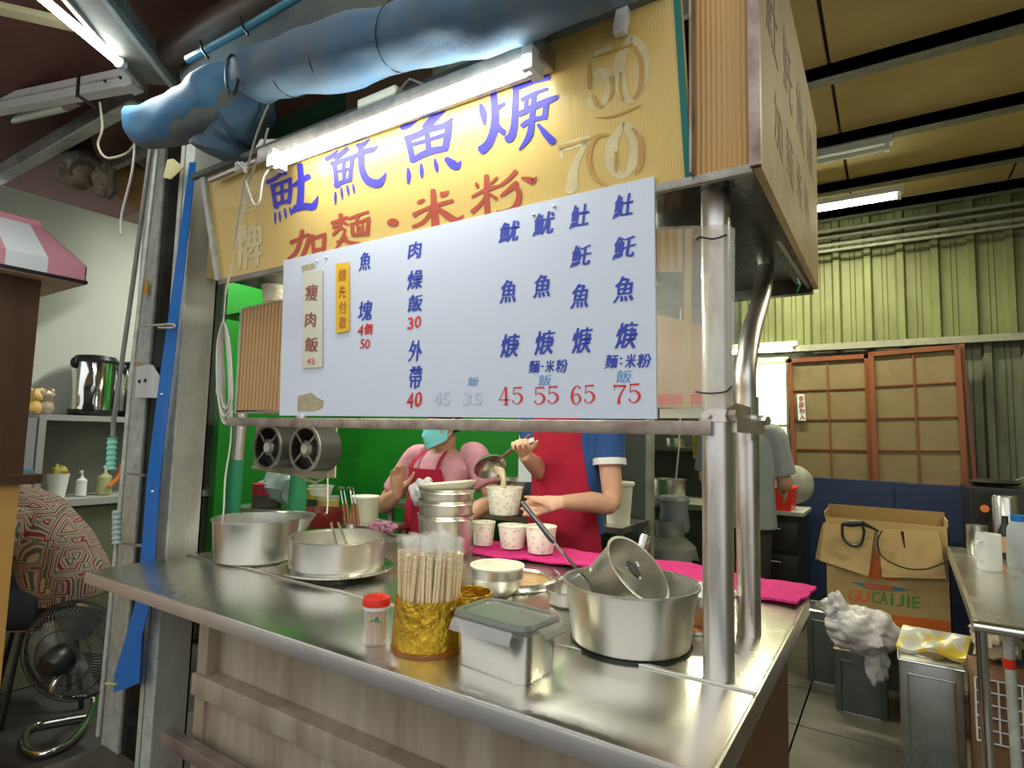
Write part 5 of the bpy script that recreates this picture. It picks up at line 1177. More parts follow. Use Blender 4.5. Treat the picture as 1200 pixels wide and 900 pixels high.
# ---- woman with the face mask
wx, wy = -1.60, 1.46
wax = Vector((1, -.25, 0)).normalized(); wfw = Vector((wax.y, -wax.x, 0))
wo = thing('person', 'helper in pink shirt, crimson apron and turquoise face mask at the left', 'person', (wx, wy, 0))
WH = at(519, 492, 'y', 1.40); WH.z -= .012
b = M(); sz = 1.175
wx = at(520, 540, 'y', 1.46).x; 
wSR, wSL = at(562, 535, 'y', 1.44), at(482, 536, 'y', 1.50)
wER, wWR = at(577, 585, 'y', 1.42), at(540, 612, 'y', 1.22)
wEL, wWL = at(450, 592, 'y', 1.42), at(466, 578, 'y', 1.28)
wSR.x -= .02; wSL.x += .03
loft(b, [((wx, wy, .72), wax, .16, .11), ((wx, wy, .85), wax, .165, .12), ((wx, wy, .96), wax, .15, .105), ((wx, wy, 1.08), wax, .155, .105), ((wx, wy, 1.15), wax, .145, .085), ((wx, wy, 1.20), wax, .09, .06), ((wx, wy, 1.23), wax, .055, .05)])
b.tube([(wx, wy, 1.18), (WH.x, WH.y+.03, WH.z-.06)], [.055, .05], 14)
head(b, WH, wfw+Vector((.1, 0, -.35)), .092)
limb(b, [wSR+Vector((-.05, .01, .0)), wSR, (wSR+wER)/2, wER, wER*.6+wWR*.4, wWR], [.05, .052, .044, .038, .040, .025])
limb(b, [wSL+Vector((.05, .01, .0)), wSL, (wSL+wEL)/2, wEL, wEL*.6+wWL*.4, wWL], [.05, .052, .046, .042, .042, .027])
hand(b, wWR, Vector((-1, -.3, -.1)), (0, .2, -1), curl=.5, size=.95, thumb=-1)
hand(b, wWL, Vector((.1, -.25, 1)), (.9, -.2, 0), curl=.35, size=1.0, thumb=1)
legs(b, (wx, wy, 0), wax, .085, None, r=.075, h=.78)
o = build('body', b, SKIN, wo, recalc=False); finish(o, .005, 3)
eyes(wo, WH, wfw+Vector((.1, 0, -.35)), .97)
build('hair', M().ell(WH+Vector((0, .014, .04)), (.082, .094, .09), n=24, m=16).ell(WH+Vector((0, .09, .0)), (.05, .045, .05)), HAIR, wo)
st_ = M(); loft(st_, [((wx, wy, .74), wax, .175, .125), ((wx, wy, .96), wax, .165, .12), ((wx, wy, 1.06), wax, .172, .118), ((wx, wy, 1.13), wax, .200, .100), ((wx, wy, 1.175), wax, .185, .080), ((wx, wy+.01, 1.205), wax, .12, .065), ((wx, wy+.01, 1.215), wax, .085, .055)])
sleeve(st_, wSR+Vector((-.05, .01, .0)), wSR, wER, .72, .064, .061); sleeve(st_, wSL+Vector((.05, .01, 0)), wSL, wEL, .72, .064, .061)
o = build('shirt', st_, SHIRTP, wo, recalc=False); finish(o, .008, 3)
tr2 = M(); legs(tr2, (wx, wy, 0), wax, .085, None, r=.085, h=.78); o = build('trousers', tr2, NAVY, wo, recalc=False); finish(o, .009, 2)
apron(wo, (wx, wy, 0), wax, [(.40, 1.5, .23, .19), (.75, 1.45, .225, .18), (.92, 1.2, .21, .165), (1.0, 1.0, .20, .155), (1.13, .72, .20, .15)])
for q, px0, px1 in ((-1, 500, 512), (1, 555, 556)):
    A_ = Vector((wx, wy, 0))+wax*q*.115+wfw*.125+Vector((0, 0, 1.12)); B_ = Vector((wx, wy, 0))+wax*q*.085+wfw*.05+Vector((0, 0, 1.215))
    build('apron_strap', M().beam(A_, (A_+B_)/2+wfw*.012, .022, .004, tuple(wfw)).beam((A_+B_)/2+wfw*.012, B_, .022, .004, tuple(wfw)), APRON, wo, smooth=False)
wf = (wfw+Vector((.1, 0, -.35))).normalized(); ws = wf.cross(Vector((0, 0, 1))).normalized(); wu = ws.cross(wf)
def maskf(u, v):
    a = (u*2-1)*1.25; zz = .012-v*.108; r1 = .080+.030*math.exp(-(a*1.9)**2)*math.exp(-((v-.35)*2.4)**2)+.002*math.sin(v*22)
    return WH+ws*math.sin(a)*.074+wf*(math.cos(a)*r1*1.12+.006)+Vector((0, 0, zz*(1-.25*abs(u*2-1)*(1 if v > .5 else -.2))))
mk = build('face_mask', M().grid(maskf, 24, 14, -.002, tuple(wf)), MASK, wo)
for q in (-1, 1): build('ear_loop', M().tube(smooth3([WH+ws*q*.070+wf*.03+Vector((0, 0, 0)), WH+ws*q*.083+Vector((0, 0, .012)), WH+ws*q*.083-wf*.005+Vector((0, 0, -.02)), WH+ws*q*.066+wf*.03+Vector((0, 0, -.06))]), .0014, 6), SHIRTW, mk)
pb = build('plastic_bag', M().ell(at(497, 578, 'y', 1.25), (.075, .05, .065), wob=.3, n=36, m=26, seed=4), mat('white_thin_bag', (.62, .62, .60), .4, alpha=.88, bump=.5, bs=20))
tag(pb, 'crumpled translucent white bag held by the masked helper', 'bag')

# ---- man in grey at the back
gx, gy = -.60, 3.15
gax = Vector((1, .05, 0)).normalized()
gm_ = thing('person', 'person in grey t-shirt with back turned, behind the right posts', 'person', (gx, gy, 0))
b = M()
loft(b, [((gx, gy, .80), gax, .17, .115), ((gx, gy, .95), gax, .165, .11), ((gx, gy, 1.15), gax, .165, .11), ((gx, gy, 1.30), gax, .18, .11), ((gx, gy, 1.38), gax, .14, .08), ((gx, gy, 1.42), gax, .06, .055)])
gh = Vector((gx-.02, gy+.04, 1.53)); b.tube([(gx, gy, 1.36), gh+Vector((0, -.01, -.05))], [.06, .052], 14); head(b, gh, (0, 1, -.2))
for q in (-1, 1):
    S_ = Vector((gx+q*.19, gy, 1.33)); E_ = Vector((gx+q*.24, gy+.06, 1.05)); W_ = Vector((gx+q*.20, gy+.26, .98))
    limb(b, [S_-Vector((q*.05, 0, 0)), S_, (S_+E_)/2, E_, E_*.6+W_*.4, W_], [.055, .058, .048, .043, .043, .027]); hand(b, W_, (0, 1, -.1), (-q, 0, -.4), curl=.4, thumb=-q)
legs(b, (gx, gy, 0), -gax, .09, None, h=.85); o = build('body', b, SKIN, gm_, recalc=False); finish(o, .007, 3)
eyes(gm_, gh, (0, 1, -.2))
build('hair', M().ell(gh+Vector((0, -.012, .035)), (.084, .098, .096), n=24, m=16), HAIR, gm_)
st_ = M(); loft(st_, [((gx, gy, .76), gax, .205, .145), ((gx, gy, .95), gax, .195, .135), ((gx, gy, 1.15), gax, .19, .13), ((gx, gy, 1.30), gax, .20, .125), ((gx, gy, 1.385), gax, .155, .09), ((gx, gy, 1.42), gax, .075, .068)])
for q in (-1, 1): sleeve(st_, Vector((gx+q*.14, gy, 1.33)), Vector((gx+q*.19, gy, 1.33)), Vector((gx+q*.24, gy+.06, 1.05)), .8, .074, .080)
o = build('shirt', st_, SHIRTG, gm_, recalc=False); finish(o, .009, 3)
tr2 = M(); legs(tr2, (gx, gy, 0), -gax, .09, None, r=.098, h=.88); loft(tr2, [((gx, gy, .74), gax, .18, .125), ((gx, gy, .9), gax, .17, .12)]); o = build('trousers', tr2, TROU, gm_, recalc=False); finish(o, .01, 2)

# table, red crate and wok beside him
bt = thing('black_cabinet', 'black metal drawer cabinet behind the blue board, under the red crate', 'cabinet', (-.52, 3.9, 0))
build('body', M().box((-.72, 3.62, 0), (-.32, 4.05, .80)), BLACK, bt, smooth=False, bevel=.004)
build('top', M().box((-.74, 3.60, .80), (-.30, 4.07, .825)), SHELFM, bt, smooth=False)
for z in (.12, .34, .56):
    d_ = build('drawer', M().box((-.70, 3.605, z), (-.34, 3.62, z+.19)), BLACK, bt, bevel=.003); build('handle', M().tube([(-.60, 3.60, z+.15), (-.60, 3.575, z+.15), (-.44, 3.575, z+.15), (-.44, 3.60, z+.15)], .005, 6), CHROME, d_)
rcb = thing('red_crate', 'bright red plastic crate on the black cabinet beside the person in grey', 'crate', (-.44, 3.75, .825))
q0, q1 = at(893, 575, 'y', 3.65), at(925, 568, 'y', 3.65)
def tub(lo, hi, th, fl):
    (a, b2, c2), (d, e, f) = lo, hi; m = M()
    o1 = [(a+fl, b2+fl, c2), (d-fl, b2+fl, c2), (d-fl, e-fl, c2), (a+fl, e-fl, c2)]; o2 = [(a, b2, f), (d, b2, f), (d, e, f), (a, e, f)]
    i2 = [(a+th, b2+th, f), (d-th, b2+th, f), (d-th, e-th, f), (a+th, e-th, f)]; i1 = [(a+fl+th, b2+fl+th, c2+th), (d-fl-th, b2+fl+th, c2+th), (d-fl-th, e-fl-th, c2+th), (a+fl+th, e-fl-th, c2+th)]
    rows = [o1, o2, i2, i1]; vs = [p for r in rows for p in r]; fs = [(i*4+j, i*4+(j+1) % 4, i*4+4+(j+1) % 4, i*4+4+j) for i in range(3) for j in range(4)]+[(3, 2, 1, 0), (12, 13, 14, 15)]
    return m.add(vs, fs)
build('body', tub((q0.x, 3.62, .825), (q0.x+.20, 3.88, .985), .006, .015), REDP, rcb, smooth=False, bevel=.003)
build('rim', M().tube([(q0.x, 3.62, .98), (q0.x+.2, 3.62, .98), (q0.x+.2, 3.88, .98), (q0.x, 3.88, .98), (q0.x, 3.62, .98)], .006, 8), REDP, rcb)
bgx = build('plastic_bag', M().ell((q0.x+.07, 3.78, 1.02), (.07, .05, .08), wob=.6, n=24, m=16, seed=9), BAGM); tag(bgx, 'white plastic bag spilling from the red crate', 'bag')
wk = build('frying_pan', M().lathe([(0, .0), (.09, -.008), (.14, -.03), (.145, -.03), (.09, .002), (0, .01)], (-.42, 4.0, .99), 28, mtx=Matrix.Rotation(math.radians(80), 3, 'X')), GALVD); tag(wk, 'large round dull pan standing upright against the bright window', 'pan')

# ================================================================ LEFT SIDE
# two galvanised columns with a blue vinyl strip between
c2 = thing('steel_column', 'wide rust streaked galvanised column right of the blue strip', 'column', (-1.9, .28, 0))
xr_ = -1.835; yA = at(197, 633, 'x', xr_).y; yB = at(234, 633, 'x', xr_).y
xl_ = at(180, 633, 'y', yA).x
build('web', M().box((xr_-.006, yA, 0), (xr_, yB, 2.62)), RUSTG, c2, smooth=False)
build('front_flange', M().box((xl_, yA-.006, 0), (xr_, yA, 2.62)), GALV, c2, smooth=False)
build('back_flange', M().box((xl_, yB-.006, 0), (xr_, yB, 2.62)), RUSTG, c2, smooth=False)
build('lip', M().box((xl_, yA, 0), (xl_+.006, yA+.02, 2.62)).box((xl_+.03, yA-.009, 0), (xl_+.034, yA-.006, 2.62)), GALVD, c2, smooth=False)
c1 = thing('steel_column', 'narrow pale galvanised column left of the blue strip', 'column', (-2.1, .35, 0))
y1 = .36; xa = at(153, 450, 'y', y1).x; xb = at(172, 450, 'y', y1).x; xc_ = at(186, 450, 'y', y1).x
build('front_flange', M().box((xa, y1, 0), (xb, y1+.006, 2.62)), GALV, c1, smooth=False)
build('web', M().box((xb-.006, y1+.006, 0), (xb, y1+.15, 2.62)), GALVD, c1, smooth=False)
build('back_flange', M().box((xa, y1+.15, 0), (xb+.05, y1+.156, 2.62)), GALVD, c1, smooth=False)
build('side_plate', M().box((xb, y1+.012, 0), (xc_+.06, y1+.018, 2.62)), DARKM, c1, smooth=False)
bp3 = struct('trim_2', M().box((xa-.02, .20, -.001), (xr_+.03, .56, .012)), GALVD)
pq = [(222, 190), (229, 190), (214, 330), (200, 450), (187, 560), (181, 640), (178, 700), (166, 745), (163, 800), (150, 806), (133, 812), (134, 790), (148, 745), (160, 700), (166, 640), (172, 560), (186, 450), (203, 330)]
bv = thing('blue_strip', 'long blue vinyl strip hanging between the two galvanised columns', 'strip', at(180, 640, 'y', .19).to_tuple())
build('vinyl', M().prism([at(x, y, 'y', .20) for x, y in pq], (0, .003, 0)), BLUEV, bv, smooth=False)
for x, y in ((190, 462), (179, 576)): build('rivet', M().ell(at(x, y, 'y', .198), .006, n=10, m=6), CHROME, bv)
build('tie', M().tube([at(124, 801, 'y', .195), at(136, 802, 'y', .195)], .004, 8), mat('yellow_tie', (.6, .5, .1), .5), bv)
rtie = build('rope_tie', M().tube(smooth3([at(166, 382, 'y', .19), at(185, 381, 'y', .185), at(202, 380, 'y', .185), at(203, 384, 'y', .185), at(186, 384, 'y', .185)]), .004, 6), ROPE); tag(rtie, 'tan cord tied around the blue strip at mid height', 'rope')
vr = thing('side_pipe', 'thin vertical steel pipe in front of the narrow column', 'pipe', at(113, 860, 'y', .25).to_tuple())
build('pipe', M().tube([at(184, 176, 'y', .27), at(153, 450, 'y', .27), at(140, 600, 'y', .27), at(115, 862, 'y', .27)], .0085, 10), GALV, vr)
build('bracket', M().beam(at(144, 637, 'y', .27), at(178, 641, 'y', .27), .008, .008), GALVD, vr, smooth=False)
build('bracket', M().beam(at(150, 555, 'y', .27), at(170, 557, 'y', .27), .008, .008), GALVD, vr, smooth=False)
build('spring_grip', M().tube([at(137, 598+3*k, 'y', .262) for k in range(14)], [.014+.004*(k % 2) for k in range(14)], 10), mat('pale_green_coil', (.40, .5, .45), .5), vr)
cr2 = thing('awning_crank', 'thin grey awning crank rod with a mint green ribbed grip', 'crank', at(131, 545, 'y', .12).to_tuple())
build('rod', M().tube([at(178, 165, 'y', .12), at(156, 330, 'y', .12), at(133, 495, 'y', .12), at(132, 512, 'y', .12)], .0075, 10), GALVD, cr2)
build('grip', M().tube([at(131.5-.15*k, 513+3.1*k, 'y', .12) for k in range(13)], [.016, .012, .016, .012, .016, .012, .016, .012, .016, .012, .016, .013, .017], 12), MINT, cr2)
for k, q in enumerate((((165, 128), (160, 150), (155, 200), (143, 250), (142, 275)), ((117, 120), (120, 150), (115, 170), (125, 185), (148, 180), (160, 165)))):
    o = build('dangling_cable', M().tube(smooth3([at(x, y, 'y', .05) for x, y in q]), .004, 6), CORDW if k == 0 else ROPE); tag(o, ['white cord dangling in front of the pale wall, left of the columns', 'brown wire looping under the white lamp housing at upper left'][k], 'cord')
sq = thing('switch_box', 'white plug box taped to the narrow column at mid height', 'box', at(168, 445, 'y', .33).to_tuple())
build('box', M().prism([at(x, y, 'y', .33) for x, y in ((160, 430), (173, 427), (181, 440), (180, 466), (158, 466))], (0, .02, 0)), WHITEP, sq, smooth=False)
for x, y in ((164, 447), (171, 446)): build('outlet', M().cyl(at(x, y, 'y', .328), at(x, y, 'y', .332), .008, n=10), BLACK, sq)
for k, (x, y) in enumerate(((171, 336), (162, 432))):
    o = build('orange_tag', M().prism([at(x-2, y-9, 'y', .34), at(x+2, y-8, 'y', .34), at(x+1, y+9, 'y', .34), at(x-3, y+8, 'y', .34)], (0, .003, 0)), mat('orange_tag%d' % k, (.6, .3, .03), .5), smooth=False); tag(o, ['upper', 'lower'][k]+' small orange tag on the narrow column', 'tag')
yt = build('paper_scrap', M().prism([at(x, y, 'y', .2) for x, y in ((196, 187), (203, 186), (215, 196), (200, 210), (191, 208))], (0, .002, 0)), mat('yellowed_paper', (.5, .45, .22), .7), smooth=False); tag(yt, 'yellowed paper scrap stuck high on the columns', 'paper')
br = build('column_board', M().prism([at(x, y, 'y', .30) for x, y in ((250, 205), (262, 210), (262, 330), (241, 326))], (0, .004, 0)), CARD, smooth=False); tag(br, 'strip of brown board between the wide column and yellow sign', 'board')

# pink-striped kiosk at the far left
XK = -2.5
kk = thing('kiosk', 'kiosk with pink and white striped roof, brown post and orange panel', 'kiosk', (XK-.2, -.1, 0))
post_a = at(0, 440, 'x', XK); post_b = at(38, 440, 'x', XK); topy = post_b.y
zt_k = at(30, 556, 'x', XK+.02).z
build('post', M().box((XK-.10, topy-.16, zt_k), (XK, topy, 1.86)), DWOOD, kk, smooth=False)
build('counter', M().box((XK-.5, -.9, zt_k-.035), (XK+.03, at(50, 555, 'x', XK+.03).y, zt_k)), DWOOD, kk, smooth=False)
build('front_panel', M().box((XK-.02, -.9, 0), (XK, at(20, 600, 'x', XK).y, zt_k-.035)), ORNGP, kk, smooth=False)
build('side_panel', M().box((XK-.5, at(20, 600, 'x', XK).y-.02, 0), (XK-.02, at(20, 600, 'x', XK).y, zt_k-.035)), ORNGP, kk, smooth=False)
e1 = at(100, 333, 'x', XK+.08); e0 = at(0, 316, 'x', XK+.08); g1 = at(100, 312, 'x', XK+.08); r1 = at(47, 267, 'x', XK-.15); 
zb_, zv = e1.z, g1.z; ye = e1.y; yr = r1.y; zr_ = r1.z+.01
n_s = 9; y_s = [ye-.125*k for k in range(n_s)]
for k in range(n_s-1):
    a, b2 = y_s[k], y_s[k+1]; ma = PINKV if k % 2 == 0 else SHIRTW
    ra, rb2 = min(a, yr), min(b2, yr)
    build('roof_stripe', M().add([(XK+.08, a, zb_+.012), (XK+.08, b2, zb_+.012), (XK+.08, b2, zv), (XK+.08, a, zv), (XK-.15, ra if k else yr, zr_), (XK-.15, rb2, zr_)], [(0, 1, 2, 3), (3, 2, 5, 4)]), ma, kk, smooth=False, recalc=False)
build('roof_end', M().prism([(XK+.08, ye, zb_+.012), (XK+.08, ye, zv), (XK-.15, yr, zr_), (XK-.45, yr, zr_), (XK-.6, ye, zv), (XK-.6, ye, zb_+.012)], (0, -.004, 0)), PINKV, kk, smooth=False)
build('roof_edge', M().box((XK+.076, ye-1.1, zb_), (XK+.084, ye+.004, zb_+.013)).box((XK-.6, ye-.002, zb_), (XK+.084, ye+.006, zb_+.013)), BLACK, kk, smooth=False)
build('soffit', M().box((XK-.6, ye-1.1, zb_-.004), (XK+.07, ye-.002, zb_)), mat('peach_soffit', (.62, .42, .25), .6), kk, smooth=False)
build('roof_ridge', M().tube([(XK-.15, yr-1, zr_), (XK-.15, yr, zr_)], .016, 10), PINKV, kk)

# shelf along the pale wall
XS = -3.42
lsh = thing('wall_unit', 'grey shelf unit along the pale wall holding the hot water urns', 'shelf', (-3.55, .8, 0))
zs1 = at(100, 487, 'x', XS).z; zs2 = at(100, 583, 'x', XS).z; ys0, ys1 = at(47, 487, 'x', XS).y, 1.6
build('upper_shelf', M().box((-3.7, ys0, zs1-.03), (XS, ys1, zs1)), SHELFM, lsh, smooth=False)
build('lower_shelf', M().box((-3.7, ys0, zs2-.035), (XS+.05, ys1, zs2)), SHELFM, lsh, smooth=False)
build('end_panel', M().box((-3.7, ys0, zs2), (XS, ys0+.03, zs1-.03)), SHELFM, lsh, smooth=False)
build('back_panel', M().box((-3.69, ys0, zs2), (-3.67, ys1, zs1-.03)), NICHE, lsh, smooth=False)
build('base', M().box((-3.69, ys0-.2, 0), (XS, ys1, zs2-.035)), mat('olive_grey', (.17, .18, .11), .7, var=.2, vs=4), lsh, smooth=False)
def urn(px, py_, wpx, hpx, label):
    c = at(px, py_, 'x', -3.55); fw = (c-CAMP).dot(_F); r = wpx/2/FPX*fw*.80; h = hpx/FPX*fw; c.z = zs1
    t = thing('water_urn', label, 'urn', c.to_tuple(), 'hot water urns')
    build('body', M().lathe([(0, .03), (r, .03), (r, h*.86), (r*.97, h*.88), (0, h*.88)], c, 36), CHROME, t)
    build('base', M().lathe([(0, 0), (r*.95, 0), (r*1.03, .012), (r*1.03, .035), (0, .035)], c, 36), BLACK, t)
    build('lid', M().lathe([(0, h*.86), (r*1.03, h*.86), (r*1.04, h*.9), (r*.9, h*.97), (r*.3, h), (0, h)], c, 36), BLACK, t)
    for q in (-1, 1): build('handle_lug', M().ell(c+Vector((.02, q*r*1.02, h*.84)), (.02, .02, .03)), BLACK, t)
    d = Vector((.8, -.45, 0)).normalized(); build('tap', M().box((-.03, -.015, 0), (.03, .02, .11)).cyl((0, -.02, .02), (0, -.045, .01), .016, n=10), BLACK, t, smooth=False) if False else build('tap', M().tube([c+d*r+Vector((0, 0, h*.42)), c+d*(r+.03)+Vector((0, 0, h*.36)), c+d*(r+.035)+Vector((0, 0, h*.2)), c+d*(r)+Vector((0, 0, h*.12))], [.03, .024, .02, .03], 10), BLACK, t)
urn(107, 487, 56, 72, 'shiny hot water urn with black lid on the grey shelf'); urn(152, 487, 30, 66, 'second hot water urn, mostly hidden behind the crank rod and pipe')
def yellow_toy(px, py, ma, label, k):
    c = at(px, py, 'x', -3.5); c.z = zs1; t = thing('ornament', label, 'ornament', c.to_tuple())
    build('body', M().ell(c+Vector((0, 0, .035)), (.035, .04, .036), wob=.3, seed=k), ma, t); build('head', M().ell(c+Vector((0, 0, .095)), (.03, .035, .033), wob=.4, seed=k+3), ma, t)
    for q in (-1, 1): build('ear', M().ell(c+Vector((0, q*.025, .122)), (.012, .012, .016)), ma, t)
yellow_toy(40, 484, GLOBE, 'small yellow ornament on the shelf end, leftmost', 1); yellow_toy(52, 484, mat('gilded', (.55, .45, .33), .35, .4), 'small pale gilded ornament right of the yellow one', 2)
pbx = thing('clear_cabinet', 'clear plastic box with blue tape left of the shelf unit', 'box', (-3.5, .35, zs2))
build('body', M().box((-3.6, ys0-.16, zs2-.04), (XS, ys0-.01, zs1-.02)), mat('hazy_plastic', (.45, .47, .46), .2, alpha=.6), pbx, smooth=False)
build('blue_tape', M().box((-3.605, ys0-.165, zs2+.10), (XS+.005, ys0-.005, zs2+.16)), BLUEL, pbx, smooth=False)
def shelf_item(name, label, px, w_, hpx, ma, kind, capm=WHITEP):
    c = at(px, 572, 'x', -3.5); fw = (c-CAMP).dot(_F); h = hpx/FPX*fw; r = w_/2/FPX*fw*.85; c.z = zs2; t = thing(name, label, kind, c.to_tuple())
    if kind == 'bottle':
        build('body', M().lathe([(0, 0), (r, .004), (r, h*.62), (r*.35, h*.72), (r*.3, h*.78), (0, h*.78)], c, 20), ma, t); build('pump', M().cyl(c+Vector((0, 0, h*.76)), c+Vector((0, 0, h)), r*.18).beam(c+Vector((0, 0, h*.97)), c+Vector((.03, -.02, h*.95)), .01, .01), capm, t)
    else:
        build('body', M().lathe([(r*.7, 0), (r, h), (r*.94, h), (r*.62, .008), (0, .008), (0, 0)], c, 24), ma, t); build('contents', M().ell(c+Vector((0, 0, h)), (r*.8, r*.8, .045), wob=.4), mat('contents_'+name, (.35, .3, .05), .6), t)
shelf_item('pump_bottle', 'white pump bottle on the lower grey shelf', 95, 13, 30, WHITEP, 'bottle'); shelf_item('pump_bottle', 'yellowish sanitizer bottle on the lower shelf behind the mint grip', 122, 18, 34, mat('yellowish', (.5, .52, .25), .3, alpha=.8), 'bottle')
shelf_item('plastic_basket', 'white plastic basket with greens on the lower grey shelf', 67, 26, 28, WHITEP, 'basket')
rg = build('orange_hose', M().tube(smooth3([at(142, 545, 'x', -3.45), at(139, 558, 'x', -3.45), at(128, 570, 'x', -3.45)]), .012, 8), ORGL); tag(rg, 'short orange hose on the lower shelf behind the crank grip', 'hose')

# seated customer in the patterned shirt
sx, sy = -3.10, .34
ps = thing('person', 'seated person in maroon and green geometric shirt, bent forward, dark trousers', 'person', (sx, sy, 0))
ps.rotation_euler = (0, 0, -.8)
b = M(); s0 = Vector((sx, sy, 0))
b.tube([s0+Vector((0, .10, .50)), s0+Vector((-.0, .07, .65)), s0+Vector((-.02, -.04, .84)), s0+Vector((-.03, -.16, .96))], [.12, .12, .10, .06], 18)
hh = s0+Vector((-.05, -.44, 1.0)); head(b, hh, (0, -1, -.4)); b.tube([s0+Vector((-.03, -.16, .96)), hh+Vector((0, .03, -.02))], [.06, .055], 12)
for q in (-1, 1):
    S_ = s0+Vector((q*.14, -.10, .86)); E_ = s0+Vector((q*.2, -.14, .68)); W_ = s0+Vector((q*.1, -.36, .72)); limb(b, [S_, (S_+E_)/2, E_, W_], [.050, .044, .04, .026]); hand(b, W_, (0, -1, 0), (-q, 0, 0), curl=.6, thumb=q)
    H_ = s0+Vector((q*.09, .06, .48)); K_ = s0+Vector((q*.12, -.36, .47)); A_ = s0+Vector((q*.12, -.26, .08)); limb(b, [H_, (H_+K_)/2, K_, (K_+A_)/2, A_], [.085, .078, .058, .052, .036])
o = build('body', b, SKIN, ps, recalc=False); finish(o, .009, 2); eyes(ps, hh, (0, -1, -.4))
build('hair', M().ell(hh+Vector((0, .02, .035)), (.085, .098, .092)), HAIR, ps)
b = M(); b.tube([s0+Vector((0, .13, .50)), s0+Vector((0, .12, .58)), s0+Vector((-.0, .05, .72)), s0+Vector((-.02, -.06, .86)), s0+Vector((-.03, -.20, .95))], [.17, .175, .165, .14, .10], 22, wob=.08)
for q in (-1, 1): b.tube([s0+Vector((q*.09, -.09, .90)), s0+Vector((q*.15, -.10, .83)), s0+Vector((q*.19, -.13, .71))], [.085, .085, .075], 14)
o = build('shirt', b, PATT, ps, recalc=False); finish(o, .01, 3)
b = M()
for q in (-1, 1):
    H_ = s0+Vector((q*.09, .08, .49)); K_ = s0+Vector((q*.12, -.36, .48)); A_ = s0+Vector((q*.12, -.26, .14)); limb(b, [H_, (H_+K_)/2, K_, (K_+A_)/2, A_], [.105, .09, .072, .068, .055])
o = build('trousers', b, NAVY, ps, recalc=False); finish(o, .01, 2)
for q in (-1, 1): build('shoe', M().ell(s0+Vector((q*.12, -.30, .045)), (.05, .12, .045)), BLACK, ps)
sx -= .02; sy -= .08
stl = thing('stool', 'wooden topped stool with bent black legs under the seated person', 'stool', (sx, sy+.1, 0))
build('seat', M().lathe([(0, .39), (.17, .39), (.175, .405), (.165, .42), (0, .42)], (sx, sy+.12, 0), 28), mat('yellow_wood', (.45, .30, .12), .4), stl)
for k in range(4):
    a = k*math.pi/2+.6; p = Vector((sx+.13*math.cos(a), sy+.12+.13*math.sin(a), .39)); p2 = Vector((sx+.2*math.cos(a), sy+.12+.2*math.sin(a), 0)); build('leg', M().tube([p, p+(p2-p)*.3+Vector((0, 0, .02)), p2], .011, 8), BLACK, stl)

# floor fan
fc_ = at(88, 762, 'y', .34); 
ff = thing('floor_fan', 'large black floor fan seen from behind on a bent chrome tube base', 'fan', (fc_.x, .34, 0))
fax = Vector((.50, -.72, -.08)).normalized()   # back of the fan points to the camera side
fm = Vector((0, 0, 1)).rotation_difference(fax).to_matrix(); FR = .205
cg = M()
for rr, zz in ((FR, 0), (FR*.97, .03), (FR*.80, .055), (FR*.55, .07), (FR*.30, .078), (FR, -.01), (FR*.6, -.055)):
    cg.tube([fc_+fm @ Vector((rr*math.cos(t), rr*math.sin(t), zz)) for t in [2*math.pi*k/36 for k in range(37)]], .0022 if rr < FR else .004, 5, False)
sp_w = M()
for k in range(72):
    t = 2*math.pi*k/72; d = lambda r, z: fc_+fm @ Vector((r*math.cos(t), r*math.sin(t), z))
    sp_w.tube([d(.04, .080), d(FR*.55, .070), d(FR*.85, .052), d(FR, .0), d(FR*.8, -.045), d(.05, -.065)], .0011, 4, False)
build('cage', cg, mat('cage_black', (.02, .02, .02), .35), ff); x = build('cage_wires', sp_w, mat('cage_wire', (.20, .20, .20), .3, .6), ff); x['kind'] = 'stuff'
build('motor', M().lathe([(0, .15), (.03, .148), (.052, .12), (.058, .06), (.05, .03), (0, .03)], fc_+fm @ Vector((0, 0, .01)), 24, mtx=fm), BLACK, ff)
build('motor_label', M().box((-.02, -.004, -.008), (.02, .004, .008)), SHIRTW, ff).location = (fc_+fax*.14+Vector((0, 0, .05)))-worg(ff)
for k in range(3):
    a0_ = k*2*math.pi/3
    def fb(u, v, a0_=a0_):
        r = .04+v*.14; th = a0_+(u-.5)*(1.25-.2*v); return fc_+fm @ Vector((r*math.cos(th), r*math.sin(th), -.01+(u-.5)*.05))
    build('blade', M().grid(fb, 10, 8, .002, tuple(fax)), mat('fan_blade%d' % k, (.10, .12, .11), .25, alpha=.85), ff)
cb0 = fc_+fax*.07+Vector((0, 0, -.05))
g0 = [at(108, 815, 'z', .10), at(103, 843, 'z', .05), at(78, 872, 'z', .018), at(45, 884, 'z', .018), at(28, 872, 'z', .018), at(38, 852, 'z', .018), at(75, 843, 'z', .018), at(104, 838, 'z', .018)]
build('stand', M().tube(smooth3([cb0, cb0+Vector((0.0, -.02, -.08))]+g0), .0135, 12), CHROME, ff)

